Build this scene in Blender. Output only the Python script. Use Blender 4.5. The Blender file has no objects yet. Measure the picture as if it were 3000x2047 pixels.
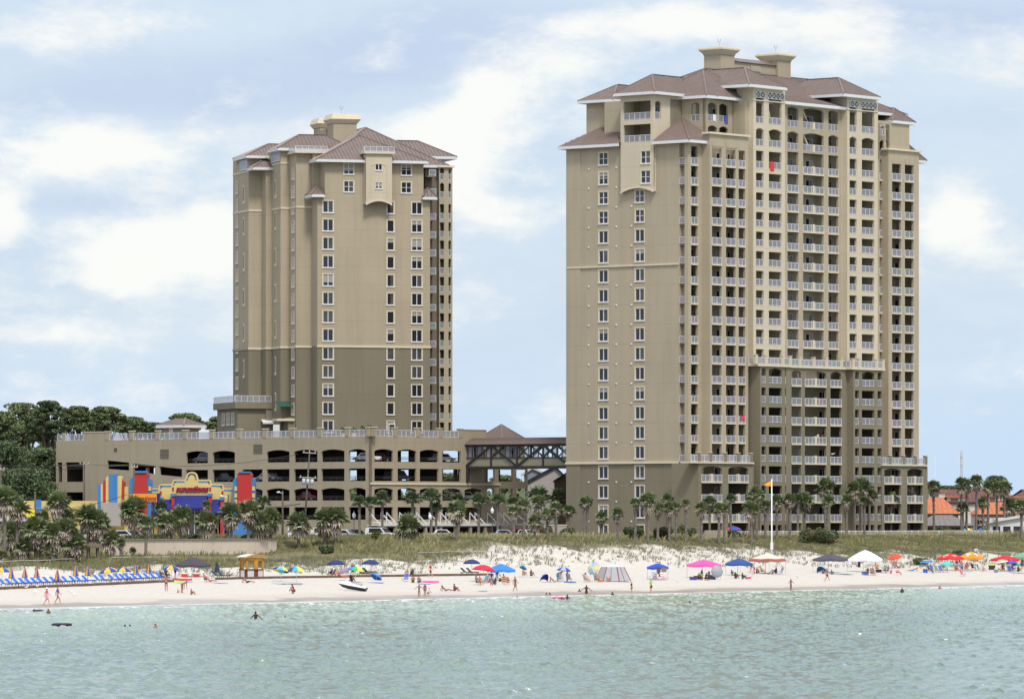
import bpy, math, random
import numpy as np
from mathutils import Vector, Matrix
F = 16000.0; CX = 1500.0; HY = 1525.0; H = 8.5
rnd = random.Random(7)
sc = bpy.context.scene
COL = sc.collection

# ---------------------------------------------------------------- materials
def lin(c):
    return tuple(((v / 255) / 12.92 if v / 255 <= 0.04045 else ((v / 255 + 0.055) / 1.055) ** 2.4) for v in c)
MATS = {}
def mat(name, rgb, rough=0.7, var=0.0, scale=1.0, bump=0.0, bscale=20.0, metal=0.0, alpha=1.0, rgb2=None, spec=0.5, distort=2.0):
    """rgb in 0..1 linear albedo; var mixes towards rgb2 (or a darker tone) by noise"""
    if name in MATS: return MATS[name]
    m = bpy.data.materials.new(name); m.use_nodes = True
    nt = m.node_tree; b = nt.nodes['Principled BSDF']
    b.inputs['Roughness'].default_value = rough
    b.inputs['Metallic'].default_value = metal
    b.inputs['Specular IOR Level'].default_value = spec
    b.inputs['Base Color'].default_value = (*rgb, 1)
    if alpha < 1: b.inputs['Alpha'].default_value = alpha
    if var > 0 or bump > 0:
        tc = nt.nodes.new('ShaderNodeNewGeometry')
    if var > 0:
        r2 = rgb2 or tuple(v * (1 - var) for v in rgb)
        n = nt.nodes.new('ShaderNodeTexNoise'); n.inputs['Scale'].default_value = scale
        n.inputs['Detail'].default_value = 6; n.inputs['Roughness'].default_value = 0.6
        nt.links.new(tc.outputs['Position'], n.inputs['Vector'])
        r = nt.nodes.new('ShaderNodeMapRange'); r.inputs[1].default_value = 0.35; r.inputs[2].default_value = 0.65
        nt.links.new(n.outputs['Fac'], r.inputs[0])
        mx = nt.nodes.new('ShaderNodeMix'); mx.data_type = 'RGBA'
        mx.inputs[6].default_value = (*rgb, 1); mx.inputs[7].default_value = (*r2, 1)
        nt.links.new(r.outputs[0], mx.inputs[0]); nt.links.new(mx.outputs[2], b.inputs['Base Color'])
    if bump > 0:
        n2 = nt.nodes.new('ShaderNodeTexNoise'); n2.inputs['Scale'].default_value = bscale; n2.inputs['Detail'].default_value = 4
        nt.links.new(tc.outputs['Position'], n2.inputs['Vector'])
        bp = nt.nodes.new('ShaderNodeBump'); bp.inputs['Strength'].default_value = bump; bp.inputs['Distance'].default_value = 0.1
        nt.links.new(n2.outputs['Fac'], bp.inputs['Height']); nt.links.new(bp.outputs['Normal'], b.inputs['Normal'])
    MATS[name] = m
    return m
def ribbed(name, rgb, pitch=0.45):
    """standing seam metal: seam direction follows the slope; colour a bit uneven"""
    return mat(name, rgb, 0.45, 0.18, 0.6, spec=0.4)
def paint(rgb255, rough=0.6, k=1.0):
    nm = 'paint_%d_%d_%d' % tuple(rgb255)
    return mat(nm, tuple(v * k for v in lin(rgb255)), rough)

# ---------------------------------------------------------------- mesh builder
class MB:
    def __init__(s): s.v = []; s.f = []; s.m = []; s.sm = []
    def add(s, vs, fs, m=0, smooth=False):
        b = len(s.v); s.v.extend(vs)
        for f in fs: s.f.append([b + i for i in f]); s.m.append(m); s.sm.append(smooth)
    def poly(s, pts, m=0): s.add([tuple(p) for p in pts], [list(range(len(pts)))], m)
    def box(s, x0, x1, y0, y1, z0, z1, m=0):
        s.add([(x0,y0,z0),(x1,y0,z0),(x1,y1,z0),(x0,y1,z0),(x0,y0,z1),(x1,y0,z1),(x1,y1,z1),(x0,y1,z1)],
              [(0,3,2,1),(4,5,6,7),(0,1,5,4),(1,2,6,5),(2,3,7,6),(3,0,4,7)], m)
    def prism(s, pts, z0, z1, m=0):          # plan polygon extruded upwards
        n = len(pts)
        s.add([(p[0],p[1],z0) for p in pts] + [(p[0],p[1],z1) for p in pts],
              [list(range(n))[::-1], list(range(n, 2*n))] + [(i,(i+1)%n,n+(i+1)%n,n+i) for i in range(n)], m)
    def slab(s, pts, y0, y1, m=0):           # elevation polygon (x,z) extruded in y
        n = len(pts)
        s.add([(p[0],y0,p[1]) for p in pts] + [(p[0],y1,p[1]) for p in pts],
              [list(range(n)), list(range(n, 2*n))[::-1]] + [(i,n+i,n+(i+1)%n,(i+1)%n) for i in range(n)], m)
    def bar(s, a, b, w, m=0, w2=None):
        a = Vector(a); b = Vector(b); d = (b - a)
        if d.length < 1e-6: return
        d.normalize(); up = Vector((0,0,1)) if abs(d.z) < 0.9 else Vector((1,0,0))
        x = d.cross(up).normalized() * w / 2; y = d.cross(x).normalized() * (w2 or w) / 2
        vs = [tuple(p + sx * x + sy * y) for p in (a, b) for sx, sy in ((-1,-1),(1,-1),(1,1),(-1,1))]
        s.add(vs, [(0,1,2,3),(7,6,5,4),(0,4,5,1),(1,5,6,2),(2,6,7,3),(3,7,4,0)], m)
    def tube(s, path, rad, n=8, m=0, smooth=True, cap=True):
        vs = []; fs = []; N = len(path)
        for i, p in enumerate(path):
            p = Vector(p); a = Vector(path[max(i-1,0)]); b = Vector(path[min(i+1,N-1)]); d = (b - a)
            d = d.normalized() if d.length > 0 else Vector((0,0,1))
            up = Vector((0,0,1)) if abs(d.z) < 0.9 else Vector((1,0,0))
            x = d.cross(up).normalized(); y = d.cross(x).normalized()
            r = rad[i] if hasattr(rad, '__len__') else rad
            for k in range(n):
                t = 2*math.pi*k/n; vs.append(tuple(p + x*r*math.cos(t) + y*r*math.sin(t)))
        for i in range(N-1):
            for k in range(n): fs.append((i*n+k, i*n+(k+1)%n, (i+1)*n+(k+1)%n, (i+1)*n+k))
        if cap: fs.append(list(range(n))[::-1]); fs.append(list(range((N-1)*n, N*n)))
        s.add(vs, fs, m, smooth)
    def lathe(s, prof, c=(0,0,0), n=12, m=0, smooth=True):
        vs = []; fs = []
        for r, z in prof:
            for k in range(n):
                t = 2*math.pi*k/n; vs.append((c[0]+r*math.cos(t), c[1]+r*math.sin(t), c[2]+z))
        for i in range(len(prof)-1):
            for k in range(n): fs.append((i*n+k, i*n+(k+1)%n, (i+1)*n+(k+1)%n, (i+1)*n+k))
        s.add(vs, fs, m, smooth)
    def hip(s, x0, x1, y0, y1, z, h, inset=None, ridge=None, m=0, fm=None, fh=0.45, ends='hh', over=0.0):
        """hip roof on a rectangle; ridge along the longer side unless told; ends: h hip, g gable; with white fascia band"""
        x0 -= over; x1 += over; y0 -= over; y1 += over
        lx, ly = x1-x0, y1-y0
        rx = ridge or ('x' if lx >= ly else 'y')
        if rx == 'x':
            i = (inset if inset is not None else ly/2)
            a = (x0 + (i if ends[0]=='h' else 0), (y0+y1)/2, z+h); b = (x1 - (i if ends[1]=='h' else 0), (y0+y1)/2, z+h)
            P = [(x0,y0,z),(x1,y0,z),(x1,y1,z),(x0,y1,z)]
            fs = [(P[0],P[1],b,a),(P[2],P[3],a,b),(P[3],P[0],a),(P[1],P[2],b)]
        else:
            i = (inset if inset is not None else lx/2)
            a = ((x0+x1)/2, y0 + (i if ends[0]=='h' else 0), z+h); b = ((x0+x1)/2, y1 - (i if ends[1]=='h' else 0), z+h)
            P = [(x0,y0,z),(x1,y0,z),(x1,y1,z),(x0,y1,z)]
            fs = [(P[0],P[1],a),(P[1],P[2],b,a),(P[2],P[3],b),(P[3],P[0],a,b)]
        for f in fs: s.seam(f, m)
        for f in fs:                         # ridge and hip caps
            if len(f) == 4: s.bar(f[2], f[3], 0.28, m, 0.16)
        for p, q in ((P[0],a),(P[3],a if rx=='x' else b),(P[1],b if rx=='x' else a),(P[2],b)): s.bar(p, q, 0.28, m, 0.16)
        s.poly([(p[0],p[1],z-0.02) for p in P][::-1], fm if fm is not None else m)
        if fm is not None:
            t = 0.12; zb = z - fh
            s.box(x0,x1,y0-0.0,y0+t,zb,z-0.01,fm); s.box(x0,x1,y1-t,y1,zb,z-0.01,fm)
            s.box(x0,x0+t,y0+t,y1-t,zb,z-0.01,fm); s.box(x1-t,x1,y0+t,y1-t,zb,z-0.01,fm)
            s.poly([(x0,y0,zb+.05),(x1,y0,zb+.05),(x1,y1,zb+.05),(x0,y1,zb+.05)], fm)
    def seam(s, pts, m, pitch=0.62, hgt=0.09):
        """roof plane whose first edge is the eave: plane plus raised standing seams running up the slope"""
        P = [Vector(p) for p in pts]; s.add([tuple(p) for p in P], [list(range(len(P)))], m)
        e = P[1]-P[0]; L = e.length
        if L < 1: return
        e.normalize(); nrm = None
        nrm = (P[1]-P[0]).cross(P[2]-P[0]).normalized()
        if nrm.z < 0: nrm = -nrm
        up = nrm.cross(e).normalized()
        if up.z < 0: up = -up
        n = int(L / pitch)
        # slope polygon in (e,up) coords
        Q = [((p-P[0]).dot(e), (p-P[0]).dot(up)) for p in P]
        for i in range(1, n+1):
            u = (i - 0.5) * L / n
            vs = []
            for k in range(len(Q)):
                (a, b), (c, d) = Q[k], Q[(k+1) % len(Q)]
                if (a-u)*(c-u) <= 0 and abs(a-c) > 1e-6: vs.append(b + (d-b)*(u-a)/(c-a))
            if len(vs) < 2: continue
            v0, v1 = min(vs), max(vs)
            if v1 - v0 < 0.4: continue
            A = P[0] + e*u + up*v0; B = P[0] + e*u + up*v1; w = e*0.05; t = nrm*hgt
            s.add([tuple(A-w), tuple(B-w), tuple(B+t), tuple(A+t), tuple(A+w), tuple(B+w)], [(0,1,2,3),(3,2,5,4)], m)
    def wall(s, axis, c, u0, u1, z0, z1, holes=(), th=0.35, m=0):
        """wall plane with openings; holes = (ua,ub,za,zb,arch) ; axis 'w': plane y=c ; axis 's': plane x=c; thickness goes inwards (+)"""
        def V(u, d, z): return (u, c+d, z) if axis == 'w' else (c+d, u, z)
        hs = [(max(min(h[0],h[1]),u0), min(max(h[0],h[1]),u1), max(h[2],z0), min(h[3],z1), h[4] if len(h) > 4 else 0) for h in holes]
        hs = [h for h in hs if h[1]-h[0] > 0.02 and h[3]-h[2] > 0.02]
        us = sorted(set([u0,u1] + [x for h in hs for x in h[:2]])); zs = sorted(set([z0,z1] + [x for h in hs for x in h[2:4]]))
        nu, nz = len(us)-1, len(zs)-1
        solid = [[True]*nz for _ in range(nu)]
        ui = {u:i for i,u in enumerate(us)}; zi = {z:i for i,z in enumerate(zs)}
        for h in hs:
            for i in range(ui[h[0]], ui[h[1]]):
                for j in range(zi[h[2]], zi[h[3]]): solid[i][j] = False
        for i in range(nu):
            j = 0
            while j < nz:
                if not solid[i][j]: j += 1; continue
                k = j
                while k < nz and solid[i][k]: k += 1
                a, b, p, q = us[i], us[i+1], zs[j], zs[k]
                s.poly([V(a,0,p),V(b,0,p),V(b,0,q),V(a,0,q)], m); s.poly([V(a,th,p),V(a,th,q),V(b,th,q),V(b,th,p)], m)
                s.poly([V(a,0,q),V(b,0,q),V(b,th,q),V(a,th,q)], m); s.poly([V(a,0,p),V(a,th,p),V(b,th,p),V(b,0,p)], m)
                j = k
        for i in range(nu+1):
            for j in range(nz):
                L = solid[i-1][j] if i > 0 else False; R = solid[i][j] if i < nu else False
                if L != R: s.poly([V(us[i],0,zs[j]),V(us[i],th,zs[j]),V(us[i],th,zs[j+1]),V(us[i],0,zs[j+1])], m)
        for h in hs:
            if h[4] > 0:
                a, b, zt, ar = h[0], h[1], h[3], h[4]; n = 8
                ps = [(a + (b-a)*i/n, zt - ar*(2*i/n-1)**2) for i in range(n+1)]
                for d in (0.0, th):
                    s.add([V(p[0],d,p[1]) for p in ps] + [V(p[0],d,zt) for p in ps], [(i,i+1,n+2+i,n+1+i) for i in range(n)], m)
                s.add([V(p[0],0,p[1]) for p in ps] + [V(p[0],th,p[1]) for p in ps], [(i,i+1,n+2+i,n+1+i) for i in range(n)], m)
    def mesh(s, name, mats):
        me = bpy.data.meshes.new(name); me.from_pydata(s.v, [], s.f)
        for m in mats: me.materials.append(m)
        me.polygons.foreach_set('material_index', s.m); me.polygons.foreach_set('use_smooth', s.sm)
        me.update(); return me
    def build(s, name, mats, parent=None, loc=(0,0,0), rz=0.0):
        return put(name, s.mesh(name, mats if isinstance(mats, (list, tuple)) else [mats]), parent, loc, rz)
def put(name, data, parent=None, loc=(0,0,0), rz=0.0, scale=None, label=None):
    o = bpy.data.objects.new(name, data); COL.objects.link(o)
    if parent is not None: o.parent = parent
    o.location = loc; o.rotation_euler = (0,0,rz)
    if scale is not None: o.scale = scale if hasattr(scale, '__len__') else (scale,)*3
    if label: o['label'] = label
    return o
def tag(o, label, cat, group=None):
    o['label'] = label; o['category'] = cat
    if group: o['group'] = group
    return o
def thing(name, label, cat, loc=(0,0,0), rz=0.0, group=None, scale=None):
    return tag(put(name, None, None, loc, rz, scale), label, cat, group)
def kind(o, k): o['kind'] = k; return o
def copy_tree(o, parent=None):
    c = o.copy(); COL.objects.link(c)
    if parent is not None: c.parent = parent
    for ch in list(o.children): copy_tree(ch, c)
    return c

# ---------------------------------------------------------------- camera geometry and terrain
def P(px, py, Y): return ((px-CX)/F*Y, Y, H + (HY-py)/F*Y)
def dt(X, Y): return (-.857*(X+40.8)+.515*(Y-544), .515*(X+40.8)+.857*(Y-544))   # inland distance, distance along the shore
def xy(d, t): return (-40.8 - .857*d + .515*t, 544 + .515*d + .857*t)
LP = [(-400,-9),(-60,-3),(-20,-1.1),(0,0),(5,.4),(24,1.2),(45,2.2),(60,2.9),(72,3.6),(87.3,4.0),(88.3,5.9),(95,6),(9000,6)]
RP = [(-400,-9),(-60,-3),(-20,-1.0),(0,0),(5,.35),(24,1.0),(42,2.0),(50,3.1),(58,4.8),(68,5.9),(80,6),(9000,6)]
def interp(T, x):
    if x <= T[0][0]: return T[0][1]
    for (a, b), (c, d) in zip(T, T[1:]):
        if x <= c: return b + (d-b)*(x-a)/(c-a)
    return T[-1][1]
def sstep(x, a, b):
    t = min(max((x-a)/(b-a), 0), 1); return t*t*(3-2*t)
def gz(X, Y):
    d, t = dt(X, Y); w = sstep(t, 157, 179)
    z = interp(LP, d)*(1-w) + interp(RP, d)*w
    if d > 2 and d < 80:
        z += 0.03*math.sin(t*.9+math.sin(d*.7)*2)*sstep(d,2,10)
        k = sstep(d,40,48)*(1-sstep(d,62,76))
        z += k*(0.28*math.sin(t*.21+d*.13)+0.22*math.sin(t*.47-d*.31+1)+.12*math.sin(t*1.1+d*.8))
    return z
def ground(px, py, dmax=1e9):
    """world point where the ray through the photo's pixel meets the ground (not deeper inland than dmax)"""
    Y = 400.0
    while Y < 1400:
        X = (px-CX)/F*Y; z = H + (HY-py)/F*Y
        g = max(gz(X, Y), 0.0)
        if z <= g or dt(X, Y)[0] > dmax: return (X, Y, g)
        Y += 0.5
    return (X, Y, g)

def merge(a, b, m):
    a.add(b.v, b.f, m)
class Fr:
    """local frame of a building: x along its front, y inwards"""
    def __init__(s, px, Y, deg):
        s.a = math.radians(deg); s.c = math.cos(s.a); s.n = math.sin(s.a); s.X0 = (px-CX)/F*Y; s.Y0 = Y
    def S(s, px, w=0.0):
        k = (px-CX)/F; return (k*(s.Y0+w*s.c)-s.X0+w*s.n)/(s.c-k*s.n)
    def W(s, px, q=0.0):
        k = (px-CX)/F; return (s.X0+q*s.c-k*(s.Y0+q*s.n))/(s.n+k*s.c)
    def Z(s, py, q=0.0, w=0.0): return H+(HY-py)/F*(s.Y0+q*s.n+w*s.c)
    def empty(s, name, label, cat, z=0.0): return thing(name, label, cat, (s.X0, s.Y0, z), s.a)
# ---------------------------------------------------------------- land
DL = ((125,145,10.0),(145,175,-6.0),(175,225,-3.0),(225,265,-7.0))
def axisgrid(lo, f0, f1, hi, step, g=1.35):
    a = list(np.arange(f0, f1+step/2, step)); s = step; x = f1
    while x < hi: s *= g; x += s; a.append(min(x, hi))
    s = step; x = f0; pre = []
    while x > lo: s *= g; x -= s; pre.append(max(x, lo))
    return np.array(sorted(set(np.round(pre[::-1] + a, 3))))
def vgz(Xs, Ys):
    D = -.857*(Xs+40.8)+.515*(Ys-544); Tt = .515*(Xs+40.8)+.857*(Ys-544)
    w = np.clip((Tt-157)/22, 0, 1); w = w*w*(3-2*w)
    z = np.interp(D, [p[0] for p in LP], [p[1] for p in LP])*(1-w) + np.interp(D, [p[0] for p in RP], [p[1] for p in RP])*w
    def ss(x, a, b): t = np.clip((x-a)/(b-a), 0, 1); return t*t*(3-2*t)
    m = ((D > 2) & (D < 80)).astype(float)
    z += m*0.03*np.sin(Tt*.9+np.sin(D*.7)*2)*ss(D,2,10)
    k = ss(D,40,48)*(1-ss(D,62,76))*m
    z += k*(0.28*np.sin(Tt*.21+D*.13)+0.22*np.sin(Tt*.47-D*.31+1)+.12*np.sin(Tt*1.1+D*.8))
    return z, D, Tt
def gridmesh(name, U, V, fn, material):
    UU, VV = np.meshgrid(U, V); X, Y, Z = fn(UU.ravel(), VV.ravel())
    nu, nv = len(U), len(V); co = np.stack([X, Y, Z], 1).astype(np.float32)
    i = np.arange(nu*nv).reshape(nv, nu); q = np.stack([i[:-1,:-1], i[:-1,1:], i[1:,1:], i[1:,:-1]], -1).reshape(-1, 4)
    me = bpy.data.meshes.new(name); me.vertices.add(len(co)); me.vertices.foreach_set('co', co.ravel())
    me.loops.add(q.size); me.loops.foreach_set('vertex_index', q.ravel().astype(np.int32))
    me.polygons.add(len(q)); me.polygons.foreach_set('loop_start', np.arange(0, q.size, 4, dtype=np.int32)); me.polygons.foreach_set('loop_total', np.full(len(q), 4, np.int32))
    me.polygons.foreach_set('use_smooth', np.ones(len(q), bool)); me.update(calc_edges=True); me.materials.append(material)
    return put(name, me)
def nodes(name):
    m = bpy.data.materials.new(name); m.use_nodes = True; return m, m.node_tree, m.node_tree.nodes['Principled BSDF']
def N(nt, t, **k):
    n = nt.nodes.new(t)
    for a, b in k.items():
        if a.startswith('i'): n.inputs[int(a[1:])].default_value = b
        else: setattr(n, a, b)
    return n
def math_(nt, op, a, b=0.0, c=None):
    n = nt.nodes.new('ShaderNodeMath'); n.operation = op
    for i, v in enumerate((a, b, c)):
        if v is None: continue
        if isinstance(v, (int, float)): n.inputs[i].default_value = v
        else: nt.links.new(v, n.inputs[i])
    return n.outputs[0]
def ramp_(nt, x, a, b, smooth=True):
    n = nt.nodes.new('ShaderNodeMapRange'); n.interpolation_type = 'SMOOTHSTEP' if smooth else 'LINEAR'
    nt.links.new(x, n.inputs[0]); n.inputs[1].default_value = a; n.inputs[2].default_value = b; return n.outputs[0]
def noise_(nt, vec, sc_, det=4, rough=.55):
    n = nt.nodes.new('ShaderNodeTexNoise'); n.inputs['Scale'].default_value = sc_; n.inputs['Detail'].default_value = det; n.inputs['Roughness'].default_value = rough
    nt.links.new(vec, n.inputs['Vector']); return n.outputs['Fac']
def mix_(nt, f, a, b):
    n = nt.nodes.new('ShaderNodeMix'); n.data_type = 'RGBA'
    if isinstance(f, float): n.inputs[0].default_value = f
    else: nt.links.new(f, n.inputs[0])
    for i, v in ((6, a), (7, b)):
        if isinstance(v, tuple): n.inputs[i].default_value = (*v, 1)
        else: nt.links.new(v, n.inputs[i])
    return n.outputs[2]
def shore_(nt):
    g = nt.nodes.new('ShaderNodeNewGeometry'); s = nt.nodes.new('ShaderNodeVectorMath'); s.operation = 'DOT_PRODUCT'
    nt.links.new(g.outputs['Position'], s.inputs[0]); s.inputs[1].default_value = (-.857, .515, 0)
    d = math_(nt, 'ADD', s.outputs['Value'], -.857*40.8-.515*544)
    s2 = nt.nodes.new('ShaderNodeVectorMath'); s2.operation = 'DOT_PRODUCT'; nt.links.new(g.outputs['Position'], s2.inputs[0]); s2.inputs[1].default_value = (.515, .857, 0)
    t = math_(nt, 'ADD', s2.outputs['Value'], .515*40.8-.857*544)
    return g.outputs['Position'], d, t
m, nt, b = nodes('sand_and_dune')
pos, d, t = shore_(nt)
n1 = noise_(nt, pos, .5, 6); n2 = noise_(nt, pos, .09, 4); n3 = noise_(nt, pos, 2.2, 5, .7)
sand = mix_(nt, ramp_(nt, n3, .3, .7), (.645,.605,.54), (.53,.495,.44))
# tracks near the shore, darker wet sand at the swash
edge = math_(nt, 'ADD', d, math_(nt, 'MULTIPLY', math_(nt, 'SUBTRACT', n2, .5), 12.0))
wetf = math_(nt, 'SUBTRACT', 1.0, ramp_(nt, edge, 3.2, 5.0))
damp = math_(nt, 'SUBTRACT', 1.0, ramp_(nt, edge, 5.0, 13.0))
sand = mix_(nt, math_(nt, 'MULTIPLY', damp, .55), sand, (.50,.44,.37))
wp_ = ramp_(nt, noise_(nt, pos, .045, 2), .42, .58); sand = mix_(nt, math_(nt, 'MULTIPLY', wetf, math_(nt, 'MULTIPLY_ADD', wp_, .45, .5)), sand, (.29,.245,.195))
# dune ground turns to litter and soil inland
de = math_(nt, 'ADD', d, math_(nt, 'MULTIPLY', math_(nt, 'SUBTRACT', n1, .5), 16.0))
lim = 56.0
for a_, b_, k_ in DL: lim = math_(nt, 'ADD', lim, math_(nt, 'MULTIPLY', ramp_(nt, t, a_, b_), k_))
veg = ramp_(nt, math_(nt, 'SUBTRACT', de, lim), -3.0, 4.0)
vg = mix_(nt, ramp_(nt, n2, .4, .6), (.145,.135,.055), (.20,.175,.09))
col = mix_(nt, veg, sand, vg)
far = ramp_(nt, d, 92, 100); col = mix_(nt, far, col, (.16,.155,.145))
nt.links.new(col, b.inputs['Base Color'])
nt.links.new(math_(nt, 'SUBTRACT', .95, math_(nt, 'MULTIPLY', wetf, .6)), b.inputs['Roughness'])
bp = N(nt, 'ShaderNodeBump'); bp.inputs['Strength'].default_value = .8; bp.inputs['Distance'].default_value = .25
dryf = ramp_(nt, d, 6, 14); hgt_ = math_(nt, 'MULTIPLY', noise_(nt, pos, 1.1, 5, .65), dryf)
nt.links.new(hgt_, bp.inputs['Height']); nt.links.new(bp.outputs['Normal'], b.inputs['Normal'])
U = axisgrid(-700, -35, 400, 6000, .8); V = axisgrid(-40, -6, 90, 5000, .55)
def fland(D, Tt):
    X = -40.8-.857*D+.515*Tt; Y = 544+.515*D+.857*Tt; return X, Y, vgz(X, Y)[0]
Ug, Vg = U, V
kind(gridmesh('ground', Vg, Ug, fland, m), 'structure')

# ---------------------------------------------------------------- water
m, nt, b = nodes('sea_water')
pos, d, t = shore_(nt)
n2 = noise_(nt, pos, .035, 3); n4 = noise_(nt, pos, .25, 4)
shal = ramp_(nt, math_(nt, 'ADD', d, math_(nt, 'MULTIPLY', math_(nt,'SUBTRACT',n2,.5), 60)), -110, -6)
c = mix_(nt, shal, (.135,.21,.17), (.34,.435,.345))
c = mix_(nt, math_(nt, 'MULTIPLY', ramp_(nt, n4, .45, .7), .5), c, (.20,.275,.20))
fo = noise_(nt, pos, 3.4, 6, .75); mp = N(nt, 'ShaderNodeMapping'); nt.links.new(pos, mp.inputs[0]); mp.inputs['Rotation'].default_value = (0,0,math.radians(-59)); mp.inputs['Scale'].default_value = (.5,1.5,1)
fo2 = noise_(nt, mp.outputs[0], 1.0, 5, .7)
near = ramp_(nt, d, -26, -1)
thr = math_(nt, 'SUBTRACT', math_(nt, 'ADD', math_(nt, 'MULTIPLY', fo2, .7), math_(nt, 'MULTIPLY', fo, .3)), math_(nt, 'MULTIPLY', near, -.09))
foam = ramp_(nt, thr, .615, .65)
swash = ramp_(nt, math_(nt, 'ADD', d, math_(nt, 'MULTIPLY', fo2, 3.0)), .6, 1.6)
for off_, amp_, wid_, lo_ in ((7.5,9.0,.55,.50),(3.2,4.0,.45,.42),(.9,1.5,.5,.30)):
    dd_ = math_(nt, 'ABSOLUTE', math_(nt, 'ADD', math_(nt, 'ADD', d, off_), math_(nt, 'MULTIPLY', math_(nt, 'SUBTRACT', noise_(nt, pos, .12, 4), .5), amp_)))
    ln_ = math_(nt, 'SUBTRACT', 1.0, ramp_(nt, dd_, wid_*.5, wid_*1.6)); foam = math_(nt, 'MAXIMUM', foam, math_(nt, 'MULTIPLY', ln_, ramp_(nt, noise_(nt, pos, .3, 4), lo_-.06, lo_+.05)))
foam = math_(nt, 'MAXIMUM', foam, math_(nt, 'MULTIPLY', swash, ramp_(nt, fo2, .42, .55)))
c = mix_(nt, foam, c, (.82,.84,.84))
nt.links.new(c, b.inputs['Base Color']); b.inputs['IOR'].default_value = 1.33
nt.links.new(math_(nt, 'MULTIPLY_ADD', foam, .5, .06), b.inputs['Roughness'])
bp = N(nt, 'ShaderNodeBump'); bp.inputs['Strength'].default_value = .6; bp.inputs['Distance'].default_value = .12
mp2 = N(nt, 'ShaderNodeMapping'); nt.links.new(pos, mp2.inputs[0]); mp2.inputs['Scale'].default_value = (2.6,1.3,1)
nt.links.new(noise_(nt, mp2.outputs[0], .9, 7, .68), bp.inputs['Height']); nt.links.new(bp.outputs['Normal'], b.inputs['Normal'])
r2 = np.random.RandomState(4)
waves = []
for i in range(42):
    lam = .6*(3.0)**(r2.rand()**1.1); th = math.radians(59+90 + r2.randn()*38); waves.append((2*math.pi/lam, th, lam**.75*(.5+r2.rand()), r2.rand()*6.28))
def fwater(X, Y):
    D = -.857*(X+40.8)+.515*(Y-544); Z = np.zeros_like(X)
    for k, th, a, ph in waves: 
        s = np.sin(k*(X*math.cos(th)+Y*math.sin(th))+ph); Z += a*s
    Z /= math.sqrt(sum(w_[2]**2 for w_ in waves)/2); md = .85+.2*np.sin(X*.07+Y*.031+1)*np.sin(Y*.053-X*.04); Z = md*(.026*Z + .10*np.clip(Z-1.15,0,2.2)**1.1)
    damp = np.clip((-D)/16+.03, .03, 1); damp = np.where(Y > 800, .0, damp); damp = np.where(np.abs(X) > 130, 0, damp)
    # gentle breaking ridges close in
    Tt = .515*(X+40.8)+.857*(Y-544)
    rid = np.exp(-((D+9+3*np.sin(Tt*.05))/1.1)**2)*.13*(.5+.5*np.sin(Tt*.09+1)) + np.exp(-((D+3.5+1.5*np.sin(Tt*.11))/.7)**2)*.05*(.5+.5*np.sin(Tt*.17))
    rid = np.where((np.abs(X) < 130) & (Y < 800), rid, 0)
    return X, Y, Z*damp*.85 + rid
kind(gridmesh('water', axisgrid(-3000, -60, 72, 3000, .24), axisgrid(-600, 255, 728, 3500, .28), fwater, m), 'structure')

# ---------------------------------------------------------------- sky, sun, camera
SUN_EL, SUN_AZ = 55, 163      # azimuth clockwise from +Y (the view direction)
w = bpy.data.worlds.new('World'); sc.world = w; w.use_nodes = True; nt = w.node_tree
bg = nt.nodes['Background']; bg.inputs['Strength'].default_value = 1.0
sky = nt.nodes.new('ShaderNodeTexSky'); sky.sky_type = 'NISHITA'; sky.sun_disc = False
sky.sun_elevation = math.radians(SUN_EL); sky.sun_rotation = math.radians(SUN_AZ); sky.dust_density = 1.5; sky.air_density = 1.0
skc = N(nt, 'ShaderNodeVectorMath', operation='SCALE'); nt.links.new(sky.outputs[0], skc.inputs[0]); skc.inputs['Scale'].default_value = .085
tc = nt.nodes.new('ShaderNodeTexCoord'); vec = tc.outputs['Generated']
sx = N(nt, 'ShaderNodeSeparateXYZ'); nt.links.new(vec, sx.inputs[0])
mp = N(nt, 'ShaderNodeMapping'); nt.links.new(vec, mp.inputs[0]); mp.inputs['Scale'].default_value = (13,13,34); mp.inputs['Location'].default_value = (3.1,0,.7)
mpw = N(nt, 'ShaderNodeMapping'); nt.links.new(vec, mpw.inputs[0]); mpw.inputs['Scale'].default_value = (40,40,85)
def blob(x, z, rx, rz):   # soft patch of sky around a direction
    a = math_(nt, 'DIVIDE', math_(nt, 'SUBTRACT', sx.outputs[0], x), rx); c_ = math_(nt, 'DIVIDE', math_(nt, 'SUBTRACT', sx.outputs[2], z), rz)
    r = math_(nt, 'ADD', math_(nt, 'MULTIPLY', a, a), math_(nt, 'MULTIPLY', c_, c_))
    front = ramp_(nt, sx.outputs[1], .3, .8)
    return math_(nt, 'MULTIPLY', math_(nt, 'POWER', 2.718, math_(nt, 'MULTIPLY', r, -1.0)), front)
def dirp(px, py): return ((px-CX)/F, (HY-py)/F)
def addall(L):
    s = L[0]
    for q in L[1:]: s = math_(nt, 'ADD', s, q)
    return s
def bl_(px, py, rx, ry, k):
    x, z = dirp(px, py); return math_(nt, 'MULTIPLY', blob(x, z, rx/F, ry/F), k)
nA = noise_(nt, mp.outputs[0], 1.0, 8, .62); nB = noise_(nt, mpw.outputs[0], 1.0, 8, .65)
for n_ in nt.nodes:
    if n_.type == 'TEX_NOISE': n_.inputs['Distortion'].default_value = .15
bright = addall([bl_(250,440,260,90,.50), bl_(440,750,310,110,.62), bl_(500,90,170,45,.35), bl_(120,110,160,60,.2), bl_(1340,420,230,140,.50), bl_(1440,270,120,70,.45), bl_(650,680,100,90,.4), bl_(1400,620,150,90,.32), bl_(20,640,70,110,.45), bl_(1700,210,230,100,.52), bl_(2000,75,420,55,.36), bl_(2800,660,130,85,.42), bl_(2450,210,200,50,.15), bl_(300,980,360,50,.15)])
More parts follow.
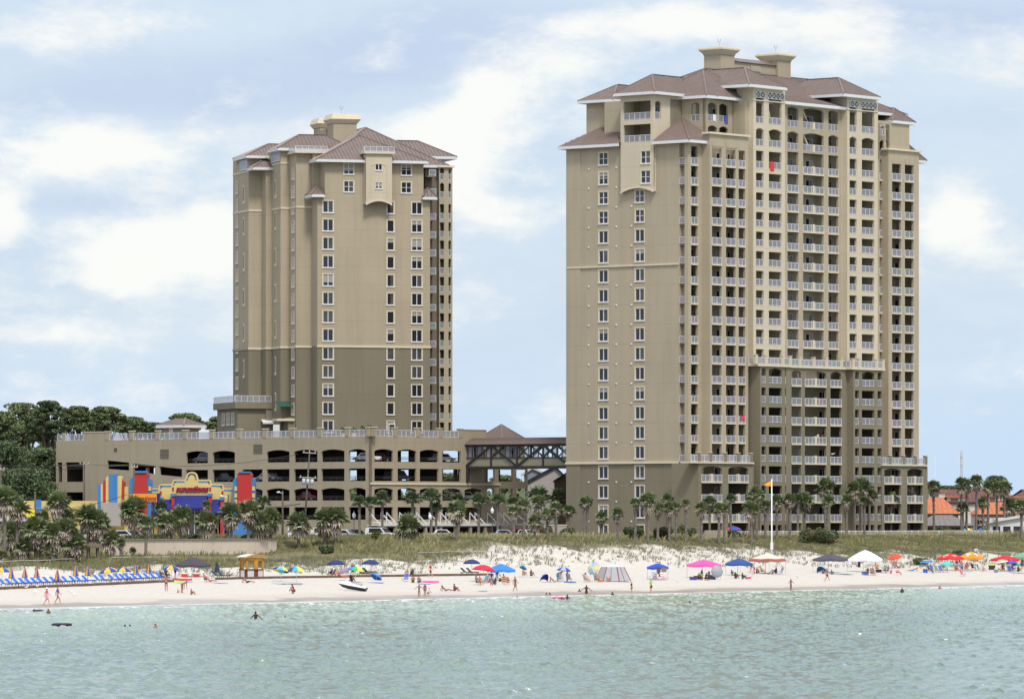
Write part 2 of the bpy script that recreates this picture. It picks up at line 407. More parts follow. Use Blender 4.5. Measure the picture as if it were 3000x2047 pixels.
grey = addall([bl_(450,290,620,100,.62), bl_(1350,90,420,120,.6), bl_(2700,60,650,80,.6), bl_(250,600,260,45,.5), bl_(1150,230,300,90,.4), bl_(2850,360,260,110,.28), bl_(700,160,500,70,.3), bl_(2150,150,300,40,.25), bl_(1450,800,200,70,.15)])
wz = math_(nt, 'ADD', math_(nt, 'MULTIPLY', math_(nt,'SUBTRACT',nA,.5), 1.25), math_(nt, 'MULTIPLY', math_(nt,'SUBTRACT',nB,.5), 1.1))
fb = ramp_(nt, math_(nt, 'ADD', bright, wz), .02, .42); fg = ramp_(nt, math_(nt, 'ADD', grey, math_(nt,'MULTIPLY',wz,.9)), .05, .75)
# general cover higher up and behind, so the light is that of a bright cloudy day
base = mix_(nt, ramp_(nt, nA, .35, .65), (.475,.575,.70), (.555,.635,.72))
lowf = ramp_(nt, sx.outputs[2], .0, .045); base = mix_(nt, lowf, (.47,.615,.79), base)
base = mix_(nt, .14, base, skc.outputs[0])
cc_ = mix_(nt, fg, base, (.42,.505,.645)); cc_ = mix_(nt, math_(nt,'MULTIPLY',fb,.95), cc_, (.735,.74,.715))
high = ramp_(nt, sx.outputs[2], .12, .5)
hc = mix_(nt, ramp_(nt, noise_(nt, vec, 3.0, 5), .4, .62), skc.outputs[0], (1.25,1.27,1.3)); 
fin = mix_(nt, high, cc_, hc)
nt.links.new(fin, bg.inputs['Color'])
sl = bpy.data.lights.new('sun', 'SUN'); sl.energy = 2.0; sl.angle = math.radians(11); sl.color = (1.0,.955,.89)
so = bpy.data.objects.new('sun', sl); COL.objects.link(so)
az = math.radians(SUN_AZ); el = math.radians(SUN_EL)
dv = Vector((math.sin(az)*math.cos(el), math.cos(az)*math.cos(el), math.sin(el))); so.rotation_euler = (-dv).to_track_quat('-Z','Y').to_euler(); so.location = dv*200
cam = bpy.data.cameras.new('camera'); cam.sensor_width = 36; cam.lens = F/3000*36; cam.shift_y = (HY-1023.5)/3000; cam.clip_start = 5; cam.clip_end = 20000
co = bpy.data.objects.new('camera', cam); COL.objects.link(co); co.location = (0,0,H); co.rotation_euler = (math.pi/2,0,0); sc.camera = co
sc.view_settings.view_transform = 'Standard'; sc.view_settings.look = 'None'; sc.view_settings.exposure = .42
sc.cycles.max_bounces = 6; sc.cycles.transparent_max_bounces = 16
# ---------------------------------------------------------------- palette
def stucco(name, rgb, off=47.55, pitch=3.01, amt=.09):
    """render coat: rain streaks, patched tone and a thin joint at each storey"""
    m = bpy.data.materials.new(name); m.use_nodes = True; MATS[name] = m; nt = m.node_tree; b = nt.nodes['Principled BSDF']; b.inputs['Roughness'].default_value = .9
    g = nt.nodes.new('ShaderNodeNewGeometry'); pos = g.outputs['Position']
    mp = nt.nodes.new('ShaderNodeMapping'); nt.links.new(pos, mp.inputs[0]); mp.inputs['Scale'].default_value = (.9,.9,.05)
    st = ramp_(nt, noise_(nt, mp.outputs[0], 1.0, 6, .65), .38, .72); pa = ramp_(nt, noise_(nt, pos, .10, 4, .6), .35, .65); fi = noise_(nt, pos, 3.0, 3)
    sx = nt.nodes.new('ShaderNodeSeparateXYZ'); nt.links.new(pos, sx.inputs[0])
    fr = math_(nt, 'FRACT', math_(nt, 'DIVIDE', math_(nt, 'SUBTRACT', sx.outputs[2], off-300*pitch-.1), pitch)); jn = math_(nt, 'LESS_THAN', fr, .022)
    k = math_(nt, 'SUBTRACT', 1.04, math_(nt, 'MULTIPLY', st, amt)); k = math_(nt, 'SUBTRACT', k, math_(nt, 'MULTIPLY', pa, .07)); k = math_(nt, 'ADD', k, math_(nt, 'MULTIPLY', math_(nt, 'SUBTRACT', fi, .5), .08)); k = math_(nt, 'SUBTRACT', k, math_(nt, 'MULTIPLY', jn, .14))
    v = nt.nodes.new('ShaderNodeVectorMath'); v.operation = 'SCALE'; v.inputs[0].default_value = rgb; nt.links.new(k, v.inputs['Scale']); nt.links.new(v.outputs[0], b.inputs['Base Color'])
    return m
STUCCO = stucco('stucco_tan', (.41,.348,.25))
STUCCO_D = stucco('stucco_olive', (.215,.188,.130))
STUCCO_L = stucco('stucco_cream', (.57,.495,.37), amt=.06)
GARAGEM = stucco('stucco_garage', (.36,.305,.215), 11.7, 3.02)
ROOFM = mat('roof_metal', (.19,.142,.122), 0.42, .15, .7, spec=.5)
ROOF2 = mat('roof_metal_dark', (.10,.08,.065), 0.5, .2, .7)
WHITE = mat('white_paint', (.70,.70,.71), 0.5, .05, 1)
TRIM = mat('cream_trim', (.66,.58,.43), 0.7, .05, 1)
GLASS = mat('dark_glass', (.018,.02,.024), 0.08, spec=.6)
GLASS2 = mat('curtain_glass', (.10,.10,.095), 0.15, .5, .9)
BLIND = mat('blind', (.34,.32,.28), .5)
RG = [mat('rail_glass_grey', (.33,.33,.36), .25, alpha=.62), mat('rail_glass_lilac', (.34,.315,.375), .25, alpha=.66), mat('rail_glass_green', (.28,.34,.32), .25, alpha=.66)]
BLACKM = mat('black_metal', (.03,.028,.027), .5)
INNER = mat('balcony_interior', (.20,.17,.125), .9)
WOODM = mat('weathered_wood', (.22,.19,.155), .9, .35, 3)

def rail_mesh(width, tints, h=1.07, step=1.0):
    b = MB(); n = max(1, round(width/step)); t = .06
    b.box(0,width,-.03,.03,h-.07,h,0); b.box(0,width,-.02,.02,.06,.11,0)
    for i in range(n+1):
        x = width*i/n; b.box(x-t/2,x+t/2,-.035,.035,0,h,0)
    for i in range(n):
        b.poly([(width*i/n,0,.11),(width*(i+1)/n,0,.11),(width*(i+1)/n,0,h-.07),(width*i/n,0,h-.07)], 1+tints[i % len(tints)])
    return b
def limit(parent, items, name, cap=100):
    """items: (size, MB-maker key, mesh, loc, rz); the largest cap become parts, the rest one part of kind stuff"""
    items.sort(key=lambda i: -i[0])
    for it in items[:cap]: put(name, it[1], parent, it[2], it[3])
    rest = items[cap:]
    if rest:
        V = []; Fc = []; M = []; base = 0; mats = list(rest[0][1].materials)
        for _, me, loc, rz in rest:
            T = Matrix.Translation(loc) @ Matrix.Rotation(rz, 4, 'Z')
            V.extend([tuple(T @ v.co) for v in me.vertices])
            Fc.extend([[base+i for i in p.vertices] for p in me.polygons]); M.extend([p.material_index for p in me.polygons]); base += len(me.vertices)
        me = bpy.data.meshes.new(name); me.from_pydata(V, [], Fc)
        for m in mats: me.materials.append(m)
        me.polygons.foreach_set('material_index', M); me.update()
        kind(put(name, me, parent), 'stuff')
RC = {}
def rail(width, rz):
    w = round(width, 2); tn = [rnd.choice((0,0,0,1,1,2)) for _ in range(4)]; v = rnd.randrange(4)
    if (w, v) not in RC: RC[(w, v)] = rail_mesh(w, tn).mesh('balcony_railing', [WHITE] + RG)
    return RC[(w, v)]
WC = {}
def window(parent, axis, c, u, z, w, h, cols=2, rows=1, trim=.16, glass=None):
    """window in a wall opening: frame part with its pane; u,z = lower-left corner of the opening"""
    key = (round(w,2), round(h,2), cols, rows, trim)
    if key not in WC:
        b = MB(); f = .07
        for (x0,x1,z0,z1) in ((-trim,w+trim,h,h+trim),(-trim,0,-.02,h),(w,w+trim,-.02,h)): b.box(x0,x1,-.05,.03,z0,z1,0)
        b.box(-trim,w+trim,-.12,.03,-.16,-.02,1)
        for (x0,x1,z0,z1) in ((0,w,h-f,h),(0,w,-.02,f),(0,f,f,h-f),(w-f,w,f,h-f)): b.box(x0,x1,.02,.12,z0,z1,1)
        for i in range(1,cols): b.box(w*i/cols-.06,w*i/cols+.06,.01,.13,f,h-f,1)
        for i in range(1,rows): b.box(f,w-f,.03,.11,h*i/rows-.035,h*i/rows+.035,1)
        g = MB(); g.box(f*.5,w-f*.5,.09,.10,f*.5,h-f*.5,0); P_ = [g.mesh('pane', [GLASS]), g.mesh('pane', [GLASS2])]
        for fz in (.35, .7):
            g = MB(); g.box(f*.5,w-f*.5,.09,.10,f*.5,h*(1-fz),0); g.box(f*.5,w-f*.5,.08,.10,h*(1-fz)+.01,h-f*.5,1); P_.append(g.mesh('pane', [GLASS, BLIND]))
        g = MB(); g.box(f*.5,w*.5,.09,.10,f*.5,h-f*.5,0); g.box(w*.5+.01,w-f*.5,.08,.10,f*.5,h-f*.5,1); P_.append(g.mesh('pane', [GLASS, GLASS2]))
        WC[key] = (b.mesh('window', [TRIM, WHITE]), P_)
    fr, panes = WC[key]
    loc = (u, c, z) if axis == 'w' else (c, u + w, z)
    rz = 0 if axis == 'w' else -math.pi/2
    o = put('window', fr, parent, loc, rz)
    put('pane', panes[rnd.choice((0,0,0,0,1,1,2,3,4,4))], o)
    return o
DC = {}
def door_mesh(w=1.9, h=2.25):
    cv = rnd.choice((0,0,1,2)); k = (round(w,1), h, cv)
    if k not in DC:
        b = MB()
        for x0,x1,z0,z1 in ((0,w,h-.07,h),(0,.07,0,h-.07),(w-.07,w,0,h-.07),(w/2-.04,w/2+.04,0,h-.07)): b.box(x0,x1,-.05,.0,z0,z1,0)
        b.box(.07,w/2-.04,-.02,-.01,0,h-.07,1 if cv != 1 else 2); b.box(w/2+.04,w-.07,-.02,-.01,0,h-.07,1 if cv != 2 else 2)
        DC[k] = b.mesh('balcony_door', [WHITE, GLASS, BLIND])
    return DC[k]

# ---------------------------------------------------------------- right tower
R = Fr(2016, 829, 50.5)
RT = R.empty('apartment_tower', 'tall tan beachfront tower on the right with brown roofs and many white railed balconies', 'building', 0)
ZK = lambda k: 47.55 + 3.01*k
FL = [ZK(k) for k in range(-14, 6)] + [66.0, 69.5]      # floor levels
ZB = 5.0
D = R.W(1660, 0); L = R.S(2692, -1.6); LC = R.S(2663, 1.9); CW = R.W(1990, 0)
up = MB(); low = MB(); crm = MB(); band = MB(); inn = MB()
rails = []; doors = []
def split_wall(axis, c, u0, u1, z0, z1, holes, th, zs, mlow, mup):
    if z0 < zs: mlow.wall(axis, c, u0, u1, z0, min(zs, z1), [h for h in holes if h[2] < zs], th)
    if z1 > zs: mup.wall(axis, c, u0, u1, max(zs, z0), z1, [h for h in holes if h[3] > zs], th)
# end wall with its two window columns
WHT = 1.85
we0, we1 = CW + .0, D
holes = []; wins = []
for k, z in enumerate(FL):
    for pa, pb in ((1780.5,1755),(1887,1861.5)):
        if z > 57 and pa > 1800: pa, pb = (1883,1859)
        if z > 62.9: continue
        if z > 58.5 and pa > 1800: continue
        a, b = R.W(pa), R.W(pb)
        if z+.55 < ZB: continue
        holes.append((a, b, z+.58, z+.58+WHT)); wins.append((a, b, z+.58, z > 52))
split_wall('s', 0, we0, we1, ZB, 65.8, holes, .3, ZK(-10), low, up)
for a, b, z, cr in wins: window(RT, 's', 0, a, z, b-a, WHT, 2, 2 if cr else 1)
up.box(.3, LC, CW, D-.3, ZK(-10), 65.75, 0); low.box(.3, LC, CW, D-.3, ZB, ZK(-10)-.005, 0)
ws = R.W(1702); up.box(-.12, 0, ws, D, ZK(-10), 65.7, 0); low.box(-.12, 0, ws, D, ZB, ZK(-10), 0)
band.box(-.28, 0, CW+.1, D+.1, ZK(-10)-.22, ZK(-10)+.1, 0); band.box(-.2, 0, CW+.1, D+.05, ZK(0)-.15, ZK(0)+.08, 0)
vent = MB(); vent.lathe([(0,-.1),(.14,-.1),(.14,0)], n=8); vm = vent.mesh('wall_vent', [WHITE])
for z in FL[:-2]:
    for px in (1725, 1806, 1850):
        if px == 1850 and z > 57: continue
        o = put('wall_vent', vm, RT, (0 if px > 1702 else -.12, R.W(px), z-.02)); o.rotation_euler = (0, math.pi/2, 0)
# corner column and its little side balcony
for mb, a, b in ((low, ZB, ZK(-10)), (up, ZK(-10), 65.8)):
    mb.box(0, R.S(2025), 0, .68, a, b, 0)
for z in FL[1:-2]:
    inn.box(.12, R.S(2060), .5, CW, z-.2, z, 0)
    wdt = CW-.68
    rails.append((wdt*13, rail(wdt, 0), (0.06, CW, z), -math.pi/2))
# front sections: (plane w, px0, px1, openings, style, z0, z1, material)
def section(w, p0, p1, ops, style, z0, z1, mb, core, arch_top=False, sp=.55, s0=None, s1=None, railw=None, posts=False, doorsoff=(), top_open=True):
    a0 = R.S(p0, w) if s0 is None else s0; a1 = R.S(p1, w) if s1 is None else s1
    fl = [z for z in FL if z > z0-.6 and z < z1-1.5]
    holes = []
    for i, z in enumerate(fl):
        nxt = [q for q in FL if q > z+.1]
        zt = min((nxt[0] if nxt else z1+.2), z1+.3)
        last = (zt >= z1 - .6)
        for pa, pb in ops:
            a, b = R.S(pa, w), R.S(pb, w)
            if style == 'p' or z > 65: holes.append((a, b, z+.12, zt-sp, .35 if (z > 65 or (arch_top and last)) else 0))
            else: holes.append((a, b, z-.22, (min(zt-.22, z1-.4) if not 67 < z1 < 68 else min(zt-.22, 65.15)), .35 if (arch_top and last) else 0))
    mb.wall('w', w, a0, a1, z0, z1, holes, .4)
    for z in fl:
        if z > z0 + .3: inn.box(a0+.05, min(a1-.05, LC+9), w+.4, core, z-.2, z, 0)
        for pa, pb in ops:
            a, b = R.S(pa, w), R.S(pb, w); wd = b-a
            if style != 'p' and z < 65 and z > z0+.3:
                band.box(a-.02, b+.02, w-.12, w+.42, z-.22, z, 0)
            if z < 6: continue
            me = rail(wd-.04, 0); rails.append((wd*11, me, (a+.02, w+(.12 if style=='p' or z>65 else -.02), z+(.12 if style=='p' or z>65 else 0)), 0))
            if posts and wd > 4: band.box((a+b)/2-.22, (a+b)/2+.22, w-.1, w+.25, z, z+1.2, 0)
            dw = min(1.9, wd*.8)
            if core <= 2.2: doors.append((dw*9, door_mesh(dw), (a+wd*.5+.6, core-.01, z+.02), 0))
    mb.box(a0, a0+.3, w+.4, core, z0, z1, 0); 
    if not (a1 > LC): mb.box(a1-.3, a1, w+.4, core, z0, z1, 0)
ZP = ZK(-5); ZQ = ZK(-10)
section(0, 2016.5, 2061, [(2025,2044)], 's', ZQ, 65.8, up, CW, s0=R.S(2025)-.02)
section(0, 2016.5, 2061, [(2025,2044)], 's', ZB, ZQ, low, CW, s0=R.S(2025)-.02)
wA = -1.6
for (mb, z0, z1) in ((up, ZQ, 67.3),):
    section(wA, 2080, 2192, [(2086,2114),(2127,2155),(2164,2183)], 's', z0, z1, mb, CW)
sA0 = R.S(2080, wA)
# small side opening of section A
b = MB()
rets = [(R.W(2074,sA0), R.W(2061,sA0))]
# crown moulding with blind arches over section A
band.box(sA0-.5, R.S(2192,wA)+.2, wA-.35, wA+1.2, 67.3, 67.6, 0)
for pa, pb in ((2086,2118),(2127,2159)):
    a, c_ = R.S(pa,wA), R.S(pb,wA); n=8
    up.slab([(a,65.4),(c_,65.4)] + [(c_-(c_-a)*i/n, 66.7-.5*(2*i/n-1)**2) for i in range(n+1)], wA-.08, wA+.02, 0)
section(-.6, 2183, 2209, [], 's', ZB, 73.0, up, CW)
wB = -1.5; 
section(wB, 2207, 2300, [(2215,2237.5),(2252.5,2290)], 'p', ZP, 75.0, crm, CW, True, sp=.62)
section(-.3, 2296, 2484, [(2307,2339),(2353,2413),(2427,2456)], 's', ZP, 73.2, up, CW, True, posts=True)
section(wB, 2482, 2572, [(2489,2510),(2525,2561.5)], 'p', ZP, 75.0, crm, CW, True, sp=.62)
section(-.3, 2568, 2606, [(2577,2596)], 's', ZQ, 71.5, up, CW)
# section B and open end corner
section(wA, 2603, 2692, [(2613.5,2640),(2651,2676.5)], 's', ZQ, 67.3, up, CW, s0=R.S(2603,wA))
band.box(R.S(2603,wA)-.4, L+.3, wA-.35, wA+1.2, 67.3, 67.6, 0)
for pa, pb in ((2613.5,2640),(2651,2678)):
    a, c_ = R.S(pa,wA), R.S(pb,wA); n=8
    up.slab([(a,65.2),(c_,65.2)] + [(c_-(c_-a)*i/n, 66.6-.5*(2*i/n-1)**2) for i in range(n+1)], wA-.08, wA+.02, 0)
up.box(L-.35, L, wA+.4, wA+1.1, ZQ, 67.3, 0)
# lower, darker projecting storeys
wC = -3.3; wD = -2.1
section(wC, 2227, 2304, [(2231,2244),(2252.5,2291),(2300,2303.4)], 'p', ZB, ZP-.3, low, CW, True, sp=.55, s1=R.S(2318,wC))
section(wC, 2227, 2304, [(2301,2313)], 'p', ZB, ZB+.01, low, CW, s0=R.S(2317,wC), s1=R.S(2318,wC))
section(wD, 2318, 2500, [(2319,2347),(2358,2420.5),(2433,2465)], 's', ZB, ZP-.3, low, CW, True, posts=True, s0=R.S(2316,wD))
section(wC, 2500, 2587.6, [(2505,2517),(2525,2562),(2571,2583.5)], 'p', ZB, ZP-.3, low, CW, True, sp=.55)
# terrace on top of it with parapet posts
for w_, pa, pb, posts_ in ((wC-.3,2222,2320,(2218,2247,2296,2318)), (wD-.3,2318,2492,(2346,2387,2424,2468)), (wC-.3,2495,2594,(2502,2521,2571,2590))):
    a, c_ = R.S(pa,w_), R.S(pb,w_)
    band.box(a, c_, w_, w_+2.2, ZP-.3, ZP-.02, 0); crm.box(a+.2, c_-.2, w_+.2, -.4, ZP-.02, ZP+.0, 0)
    xs = sorted([R.S(p,w_) for p in posts_])
    for x in xs: crm.box(x-.28, x+.28, w_+.05, w_+.5, ZP, ZP+1.35, 0); band.box(x-.35, x+.35, w_, w_+.57, ZP+1.35, ZP+1.45, 0)
    e = [a] + xs + [c_]
    for x0, x1 in zip(e, e[1:]):
        if x1-x0 > .9: rails.append(((x1-x0)*11, rail(x1-x0-.6, 0), (x0+.3, w_+.2, ZP), 0))
    rails.append((20, rail(1.6,0), (a+.1, w_+1.9, ZP), -math.pi/2))
# podium in front of sections A and B
section(-3.4, 2046, 2208, [(2055,2114.6),(2134,2192)], 's', ZB, ZQ-.25, low, CW, True, posts=True)
section(-3.4, 2584, 2717.5, [(2591,2639),(2658,2703)], 's', ZB, ZQ-.25, low, CW, True, posts=True)
for pa, pb, posts_ in ((2024,2210,(2050,2084,2127,2165,2203)), (2586,2719,(2610,2650,2684,2715))):
    w_ = -3.7; a, c_ = R.S(pa,w_), R.S(pb,w_)
    band.box(a, c_, w_, -1.7, ZQ-.25, ZQ-.02, 0)
    xs = sorted([R.S(p,w_) for p in posts_])
    for x in xs: low.box(x-.3, x+.3, w_+.05, w_+.5, ZQ-.02, ZQ+1.35, 0); band.box(x-.36, x+.36, w_, w_+.57, ZQ+1.35, ZQ+1.45, 0)
    e = [a] + xs + [c_]
    for x0, x1 in zip(e, e[1:]):
        if x1-x0 > .9: rails.append(((x1-x0)*11, rail(x1-x0-.6, 0), (x0+.3, w_+.2, ZQ), 0))
# upper set back block
sb = -.6; wb = R.W(1915, sb); wb2 = R.W(1818, sb); sc_ = R.S(1998, wb); wf = R.W(2064, sc_); wu = R.W(1718, 3.5)
LU = LC - 3.0
up.box(3.5, LU, wb, wu, 65.8, 73.0, 0)
s_mid = R.W(1771, 2.0); up.box(2.0, 3.5, wb2-.5, s_mid, 66, 73, 0)
up.wall('s', sc_, wf, wb, 65.8, 73.0, [(wf+1.0, wf+2.6, 69.6, 72.5, .3)], .35)
rails.append((14, rail(1.5,0), (sc_+.1, wf+2.55, 69.6), -math.pi/2))
fh = []
for z in (66.0, 69.5):
    for pa, pb in ((2074,2100.5),(2107,2132.5),(2153,2184)):
        a, c_ = R.S(pa, wf), R.S(pb, wf); fh.append((a, c_, z+.1, z+3.0, .35))
        rails.append(((c_-a)*11, rail(c_-a-.04,0), (a+.02, wf+.1, z+.1), 0)); doors.append((14, door_mesh(1.9), (a+.7, wf+1.9, z+.1), 0))
up.wall('w', wf, sc_, R.S(2215,wf), 65.8, 73.0, fh, .35)
up.box(sc_+.35, LU, wf+2.0, wb+.1, 65.8, 73.0, 0)
for z in (66.0, 69.5): inn.box(sc_+.3, R.S(2215,wf), wf+.3, wf+2, z-.2, z, 0)
# the projecting bay on the end wall, two open balconies above a pair of windows
cb = MB(); aw = R.W(1906,sb); bw = R.W(1826.5,sb)
hz = [(aw, bw, 66.3, 69.0, 0), (aw, bw, 69.75, 72.55, 0)]
w1a, w1b = R.W(1905,sb), R.W(1878,sb)
hw = [(w1a, w1b, ZK(5)+.4, ZK(5)+2.3, 0), (w1a, w1b, ZK(4)+.4, ZK(4)+2.3, 0)]
cb.wall('s', sb, wb, wb2, 59.4, 73.4, hz + hw, .3)
for h in hw: window(RT, 's', sb, h[0], h[2], h[1]-h[0], 1.9, 2, 2, .12)
n = 10; yc = [wb+(wb2-wb)*i/n for i in range(n+1)]; zc = [59.4-.75+.75*(1-(2*i/n-1)**2) for i in range(n+1)]
for i in range(n): cb.poly([(sb,yc[i],zc[i]),(sb,yc[i+1],zc[i+1]),(sb,yc[i+1],59.4),(sb,yc[i],59.4)],0); band.bar((sb,yc[i],zc[i]),(sb,yc[i+1],zc[i+1]),.25,0)
for y_ in (wb, wb2-.02): cb.box(sb, .0, y_, y_+.02, 58.7, 65.5, 0)
cb.box(sb+.3, 0.02, wb+.02, wb2-.02, 59.45, 65.8, 0)
cb.wall('w', wb, sb+.3, sc_, 65.9, 73.4, [(R.S(1919.5,wb), R.S(1937,wb), 69.75, 72.5, .3)], .3)
cb.wall('w', wb2-.3, sb+.3, 3.6, 65.9, 73.4, [], .3)
rails.append((40, rail(bw-aw-.1,0), (sb+.08, bw-.05, 66.3), -math.pi/2)); rails.append((40, rail(bw-aw-.1,0), (sb+.08, bw-.05, 69.75), -math.pi/2)); rails.append((12, rail(1.2,0), (R.S(1920,wb), wb+.1, 69.75), 0))
for z in (66.1, 69.6): inn.box(sb+.05, 3.5, wb+.1, wb2-.3, z-.2, z+.05, 0); doors.append((30, door_mesh(2.2,2.25), (3.45, aw+2.9, z+.06), -math.pi/2))
cb.build('projecting_bay', STUCCO_L, RT); AWR = aw
lou = MB(); lou.box(0,1.15,-.05,.0,0,1.05,0)
for i in range(7): lou.box(.08,1.07,-.09,-.05,.1+i*.13,.16+i*.13,1)
lm = lou.mesh('louvre', [TRIM, mat('louvre_grey',(.3,.29,.26),.7)])
for z in (66.9, 70.5): put('louvre', lm, RT, (3.48, R.W(1725,3.5), z+.6), -math.pi/2)
# lattice vents under the bay roofs
lat = MB()
def lattice(x0, x1, z0, z1, w_, n):
    lat.box(x0, x1, w_-.03, w_-.01, z0, z1, 1)
    for z in (z0, z1): lat.box(x0, x1, w_-.09, w_-.03, z-.05, z+.05, 0)
    for i in range(n+1): x = x0+(x1-x0)*i/n; lat.box(x-.05, x+.05, w_-.09, w_-.03, z0, z1, 0)
    for i in range(n):
        a, c_ = x0+(x1-x0)*i/n, x0+(x1-x0)*(i+1)/n
        lat.bar((a,w_-.07,z0),(c_,w_-.07,z1),.08,0); lat.bar((a,w_-.07,z1),(c_,w_-.07,z0),.08,0)
for b0, (pa, pb, pc, pd) in enumerate(((2214,2240.5,2249,2297),(2490,2515,2522,2568))):
    lat = MB(); lattice(R.S(pa,wB), R.S(pb,wB), 73.55, 74.5, wB, 2); lat.build('lattice_vent', [WHITE, BLACKM], RT)
    lat = MB(); lattice(R.S(pc,wB), R.S(pd,wB), 73.55, 74.5, wB, 4); lat.build('lattice_vent', [WHITE, BLACKM], RT)
for pa, pb in ((2207,2300),(2482,2572)): band.box(R.S(pa,wB)-.1, R.S(pb,wB)+.1, wB-.12, wB, 73.05, 73.2, 0)
# diagonal braces seen in the top bays
for pa, pb, w_ in ((2254,2268,wB),(2357,2382,-.3)):
    for z in (66.2, 69.7): crm.bar((R.S(pa,w_),w_+.5,z+2.7),(R.S(pb,w_)+.3,w_+.9,z+.1),.32,0)
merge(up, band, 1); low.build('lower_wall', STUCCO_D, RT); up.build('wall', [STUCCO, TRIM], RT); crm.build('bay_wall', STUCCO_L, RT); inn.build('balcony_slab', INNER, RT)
limit(RT, rails, 'balcony_railing'); limit(RT, doors, 'balcony_door')
# roofs
rf = MB(); LU2 = LU + .6
def roof(name, *a, **k):
    q = MB(); q.hip(*a, m=0, fm=1, **k); return q.build(name, [ROOFM, WHITE], RT)
wm = (wf+wu)/2
roof('main_roof', 8.0, LU+.8, wf-1.3, wu-1.0, 73.45, 5.4, inset=10.5, ridge='x')
roof('hip_roof', 2.3, 16, R.W(1795,2.3), wu+.8, 73.45, 2.7, inset=5.5, ridge='x')
roof('hip_roof', sb-1.0, 15, wb-1.0, wb2+.7, 73.85, 3.0, inset=4.5, ridge='x')
roof('hip_roof', sc_-1.0, sc_+13, wf-1.2, wb+6, 73.45, 4.6, inset=6.5, ridge='x')
roof('bay_roof', R.S(2201,wB-1)-.5, R.S(2307,wB-1), wB-1.0, 13, 75.4, 3.0, inset=4.6, ridge='y')
roof('bay_roof', R.S(2477,wB-1)-.5, R.S(2580,wB-1), wB-1.0, 13, 75.4, 3.0, inset=4.6, ridge='y')
q = MB(); q.box(R.S(2300,-1.4), R.S(2488,-1.4), -1.4, -1.28, 73.0, 73.45, 1); q.seam([(R.S(2300,-1.4),-1.4,73.45),(R.S(2488,-1.4),-1.4,73.45),(R.S(2488,-1.4),6,75.6),(R.S(2300,-1.4),6,75.6)],0); q.box(R.S(2300,-1.4), R.S(2488,-1.4), -1.28, 3, 73.0, 73.1, 1)
q.build('centre_roof', [ROOFM, WHITE], RT)
# notch pyramid roof
q = MB(); ax = (sc_, wb, 70.4); e0 = (-1.1, wb, 66.25); e1 = (-1.1, -1.1, 66.25); e2 = (sc_+.6, -1.1, 66.25)
q.seam([e1, e0, ax], 0); q.seam([e1, e2, ax], 0); q.bar(e1, ax, .3, 0, .18); q.box(-1.1,-.98,-1.1,wb,65.8,66.24,1); q.box(-.98,sc_+.6,-1.1,-.98,65.8,66.24,1); q.poly([(-1.1,-1.1,65.85),(sc_+.6,-1.1,65.85),(sc_+.6,wb,65.85),(-1.1,wb,65.85)],1)
q.build('corner_roof', [ROOFM, WHITE], RT)
q = MB(); e0 = (-1.1, wb2, 66.25); e1 = (-1.1, D+.9, 66.25)
q.seam([e0, e1, (3.6, D-4, 69.3), (3.6, wb2, 69.3)], 0); q.seam([e1, (6, D+.9, 66.25), (6, D-4, 69.3), (3.6, D-4, 69.3)], 0); q.box(-1.1,-.98,wb2,D+.9,65.8,66.24,1); q.box(-.98,5,D+.78,D+.9,65.8,66.24,1); q.poly([(-1.1,wb2,65.85),(5,wb2,65.85),(5,D+.9,65.85),(-1.1,D+.9,65.85)],1)
q.build('shoulder_roof', [ROOFM, WHITE], RT)
q = MB(); q.hip(LC-6, LC+1.6, -.5, 10, 66.25, 3.2, inset=2, ridge='y', m=0, fm=1); q.build('shoulder_roof', [ROOFM, WHITE], RT)
q = MB(); q.hip(LU-5, LU+1.4, -.6, 9, 72.2, 2.2, inset=2, ridge='y', m=0, fm=1); q.build('hip_roof', [ROOFM, WHITE], RT)
up2 = MB(); up2.wall('w', -.3, R.S(2572,-.3), LU, 65.8, 72, [(R.S(2577,-.3), R.S(2590,-.3), 66.3, 69, .3),(R.S(2577,-.3), R.S(2590,-.3), 69.7, 71.6, .3)], .3); up2.box(LU-.4,LU,0,8,65.8,72,0); up2.box(R.S(2572,-.3), LU-.4, 1.6, 8, 65.8, 72, 0); up2.build('wall', STUCCO, RT)
# roof plant towers
wp = wm + .3
pt = MB()
x1 = R.S(2113, wp-1.7); x2 = R.S(2279, wp-1.7)
for x in (x1, x2):
    pt.box(x, x+3.4, wp-1.7, wp+1.7, 74, 81.3, 0)
    pt.prism([(x-.1,wp-1.8),(x+3.5,wp-1.8),(x+3.5,wp+1.8),(x-.1,wp+1.8)], 81.3, 81.5, 0)
    a = [(x-.1,wp-1.8),(x+3.5,wp-1.8),(x+3.5,wp+1.8),(x-.1,wp+1.8)]; b_ = [(x-.65,wp-2.35),(x+4.05,wp-2.35),(x+4.05,wp+2.35),(x-.65,wp+2.35)]
    pt.add([(p[0],p[1],81.5) for p in a]+[(p[0],p[1],82.1) for p in b_]+[(p[0],p[1],82.3) for p in b_]+[(p[0]*.97+(x+1.7)*.03,p[1]*.97+wp*.03,82.5) for p in b_],
           [(i,(i+1)%4,4+(i+1)%4,4+i) for i in range(4)]+[(4+i,4+(i+1)%4,8+(i+1)%4,8+i) for i in range(4)]+[(8+i,8+(i+1)%4,12+(i+1)%4,12+i) for i in range(4)]+[(12,13,14,15)],1)
pt.box(x1+3.4, x2, wp-1.2, wp+1.2, 74, 80.6, 0); pt.poly([(x1+3.4,wp-1.5,80.5),(x2,wp-1.5,80.5),(x2,wp,81.2),(x1+3.4,wp,81.2)],2); pt.poly([(x1+3.4,wp-1.5,80.5),(x2,wp-1.5,80.5),(x2,wp-1.2,80.4),(x1+3.4,wp-1.2,80.4)],2)
pt.build('roof_plant_tower', [STUCCO, TRIM, ROOFM], RT)
g = MB(); g.box(0,2.6,-.05,0,0,.9,0)
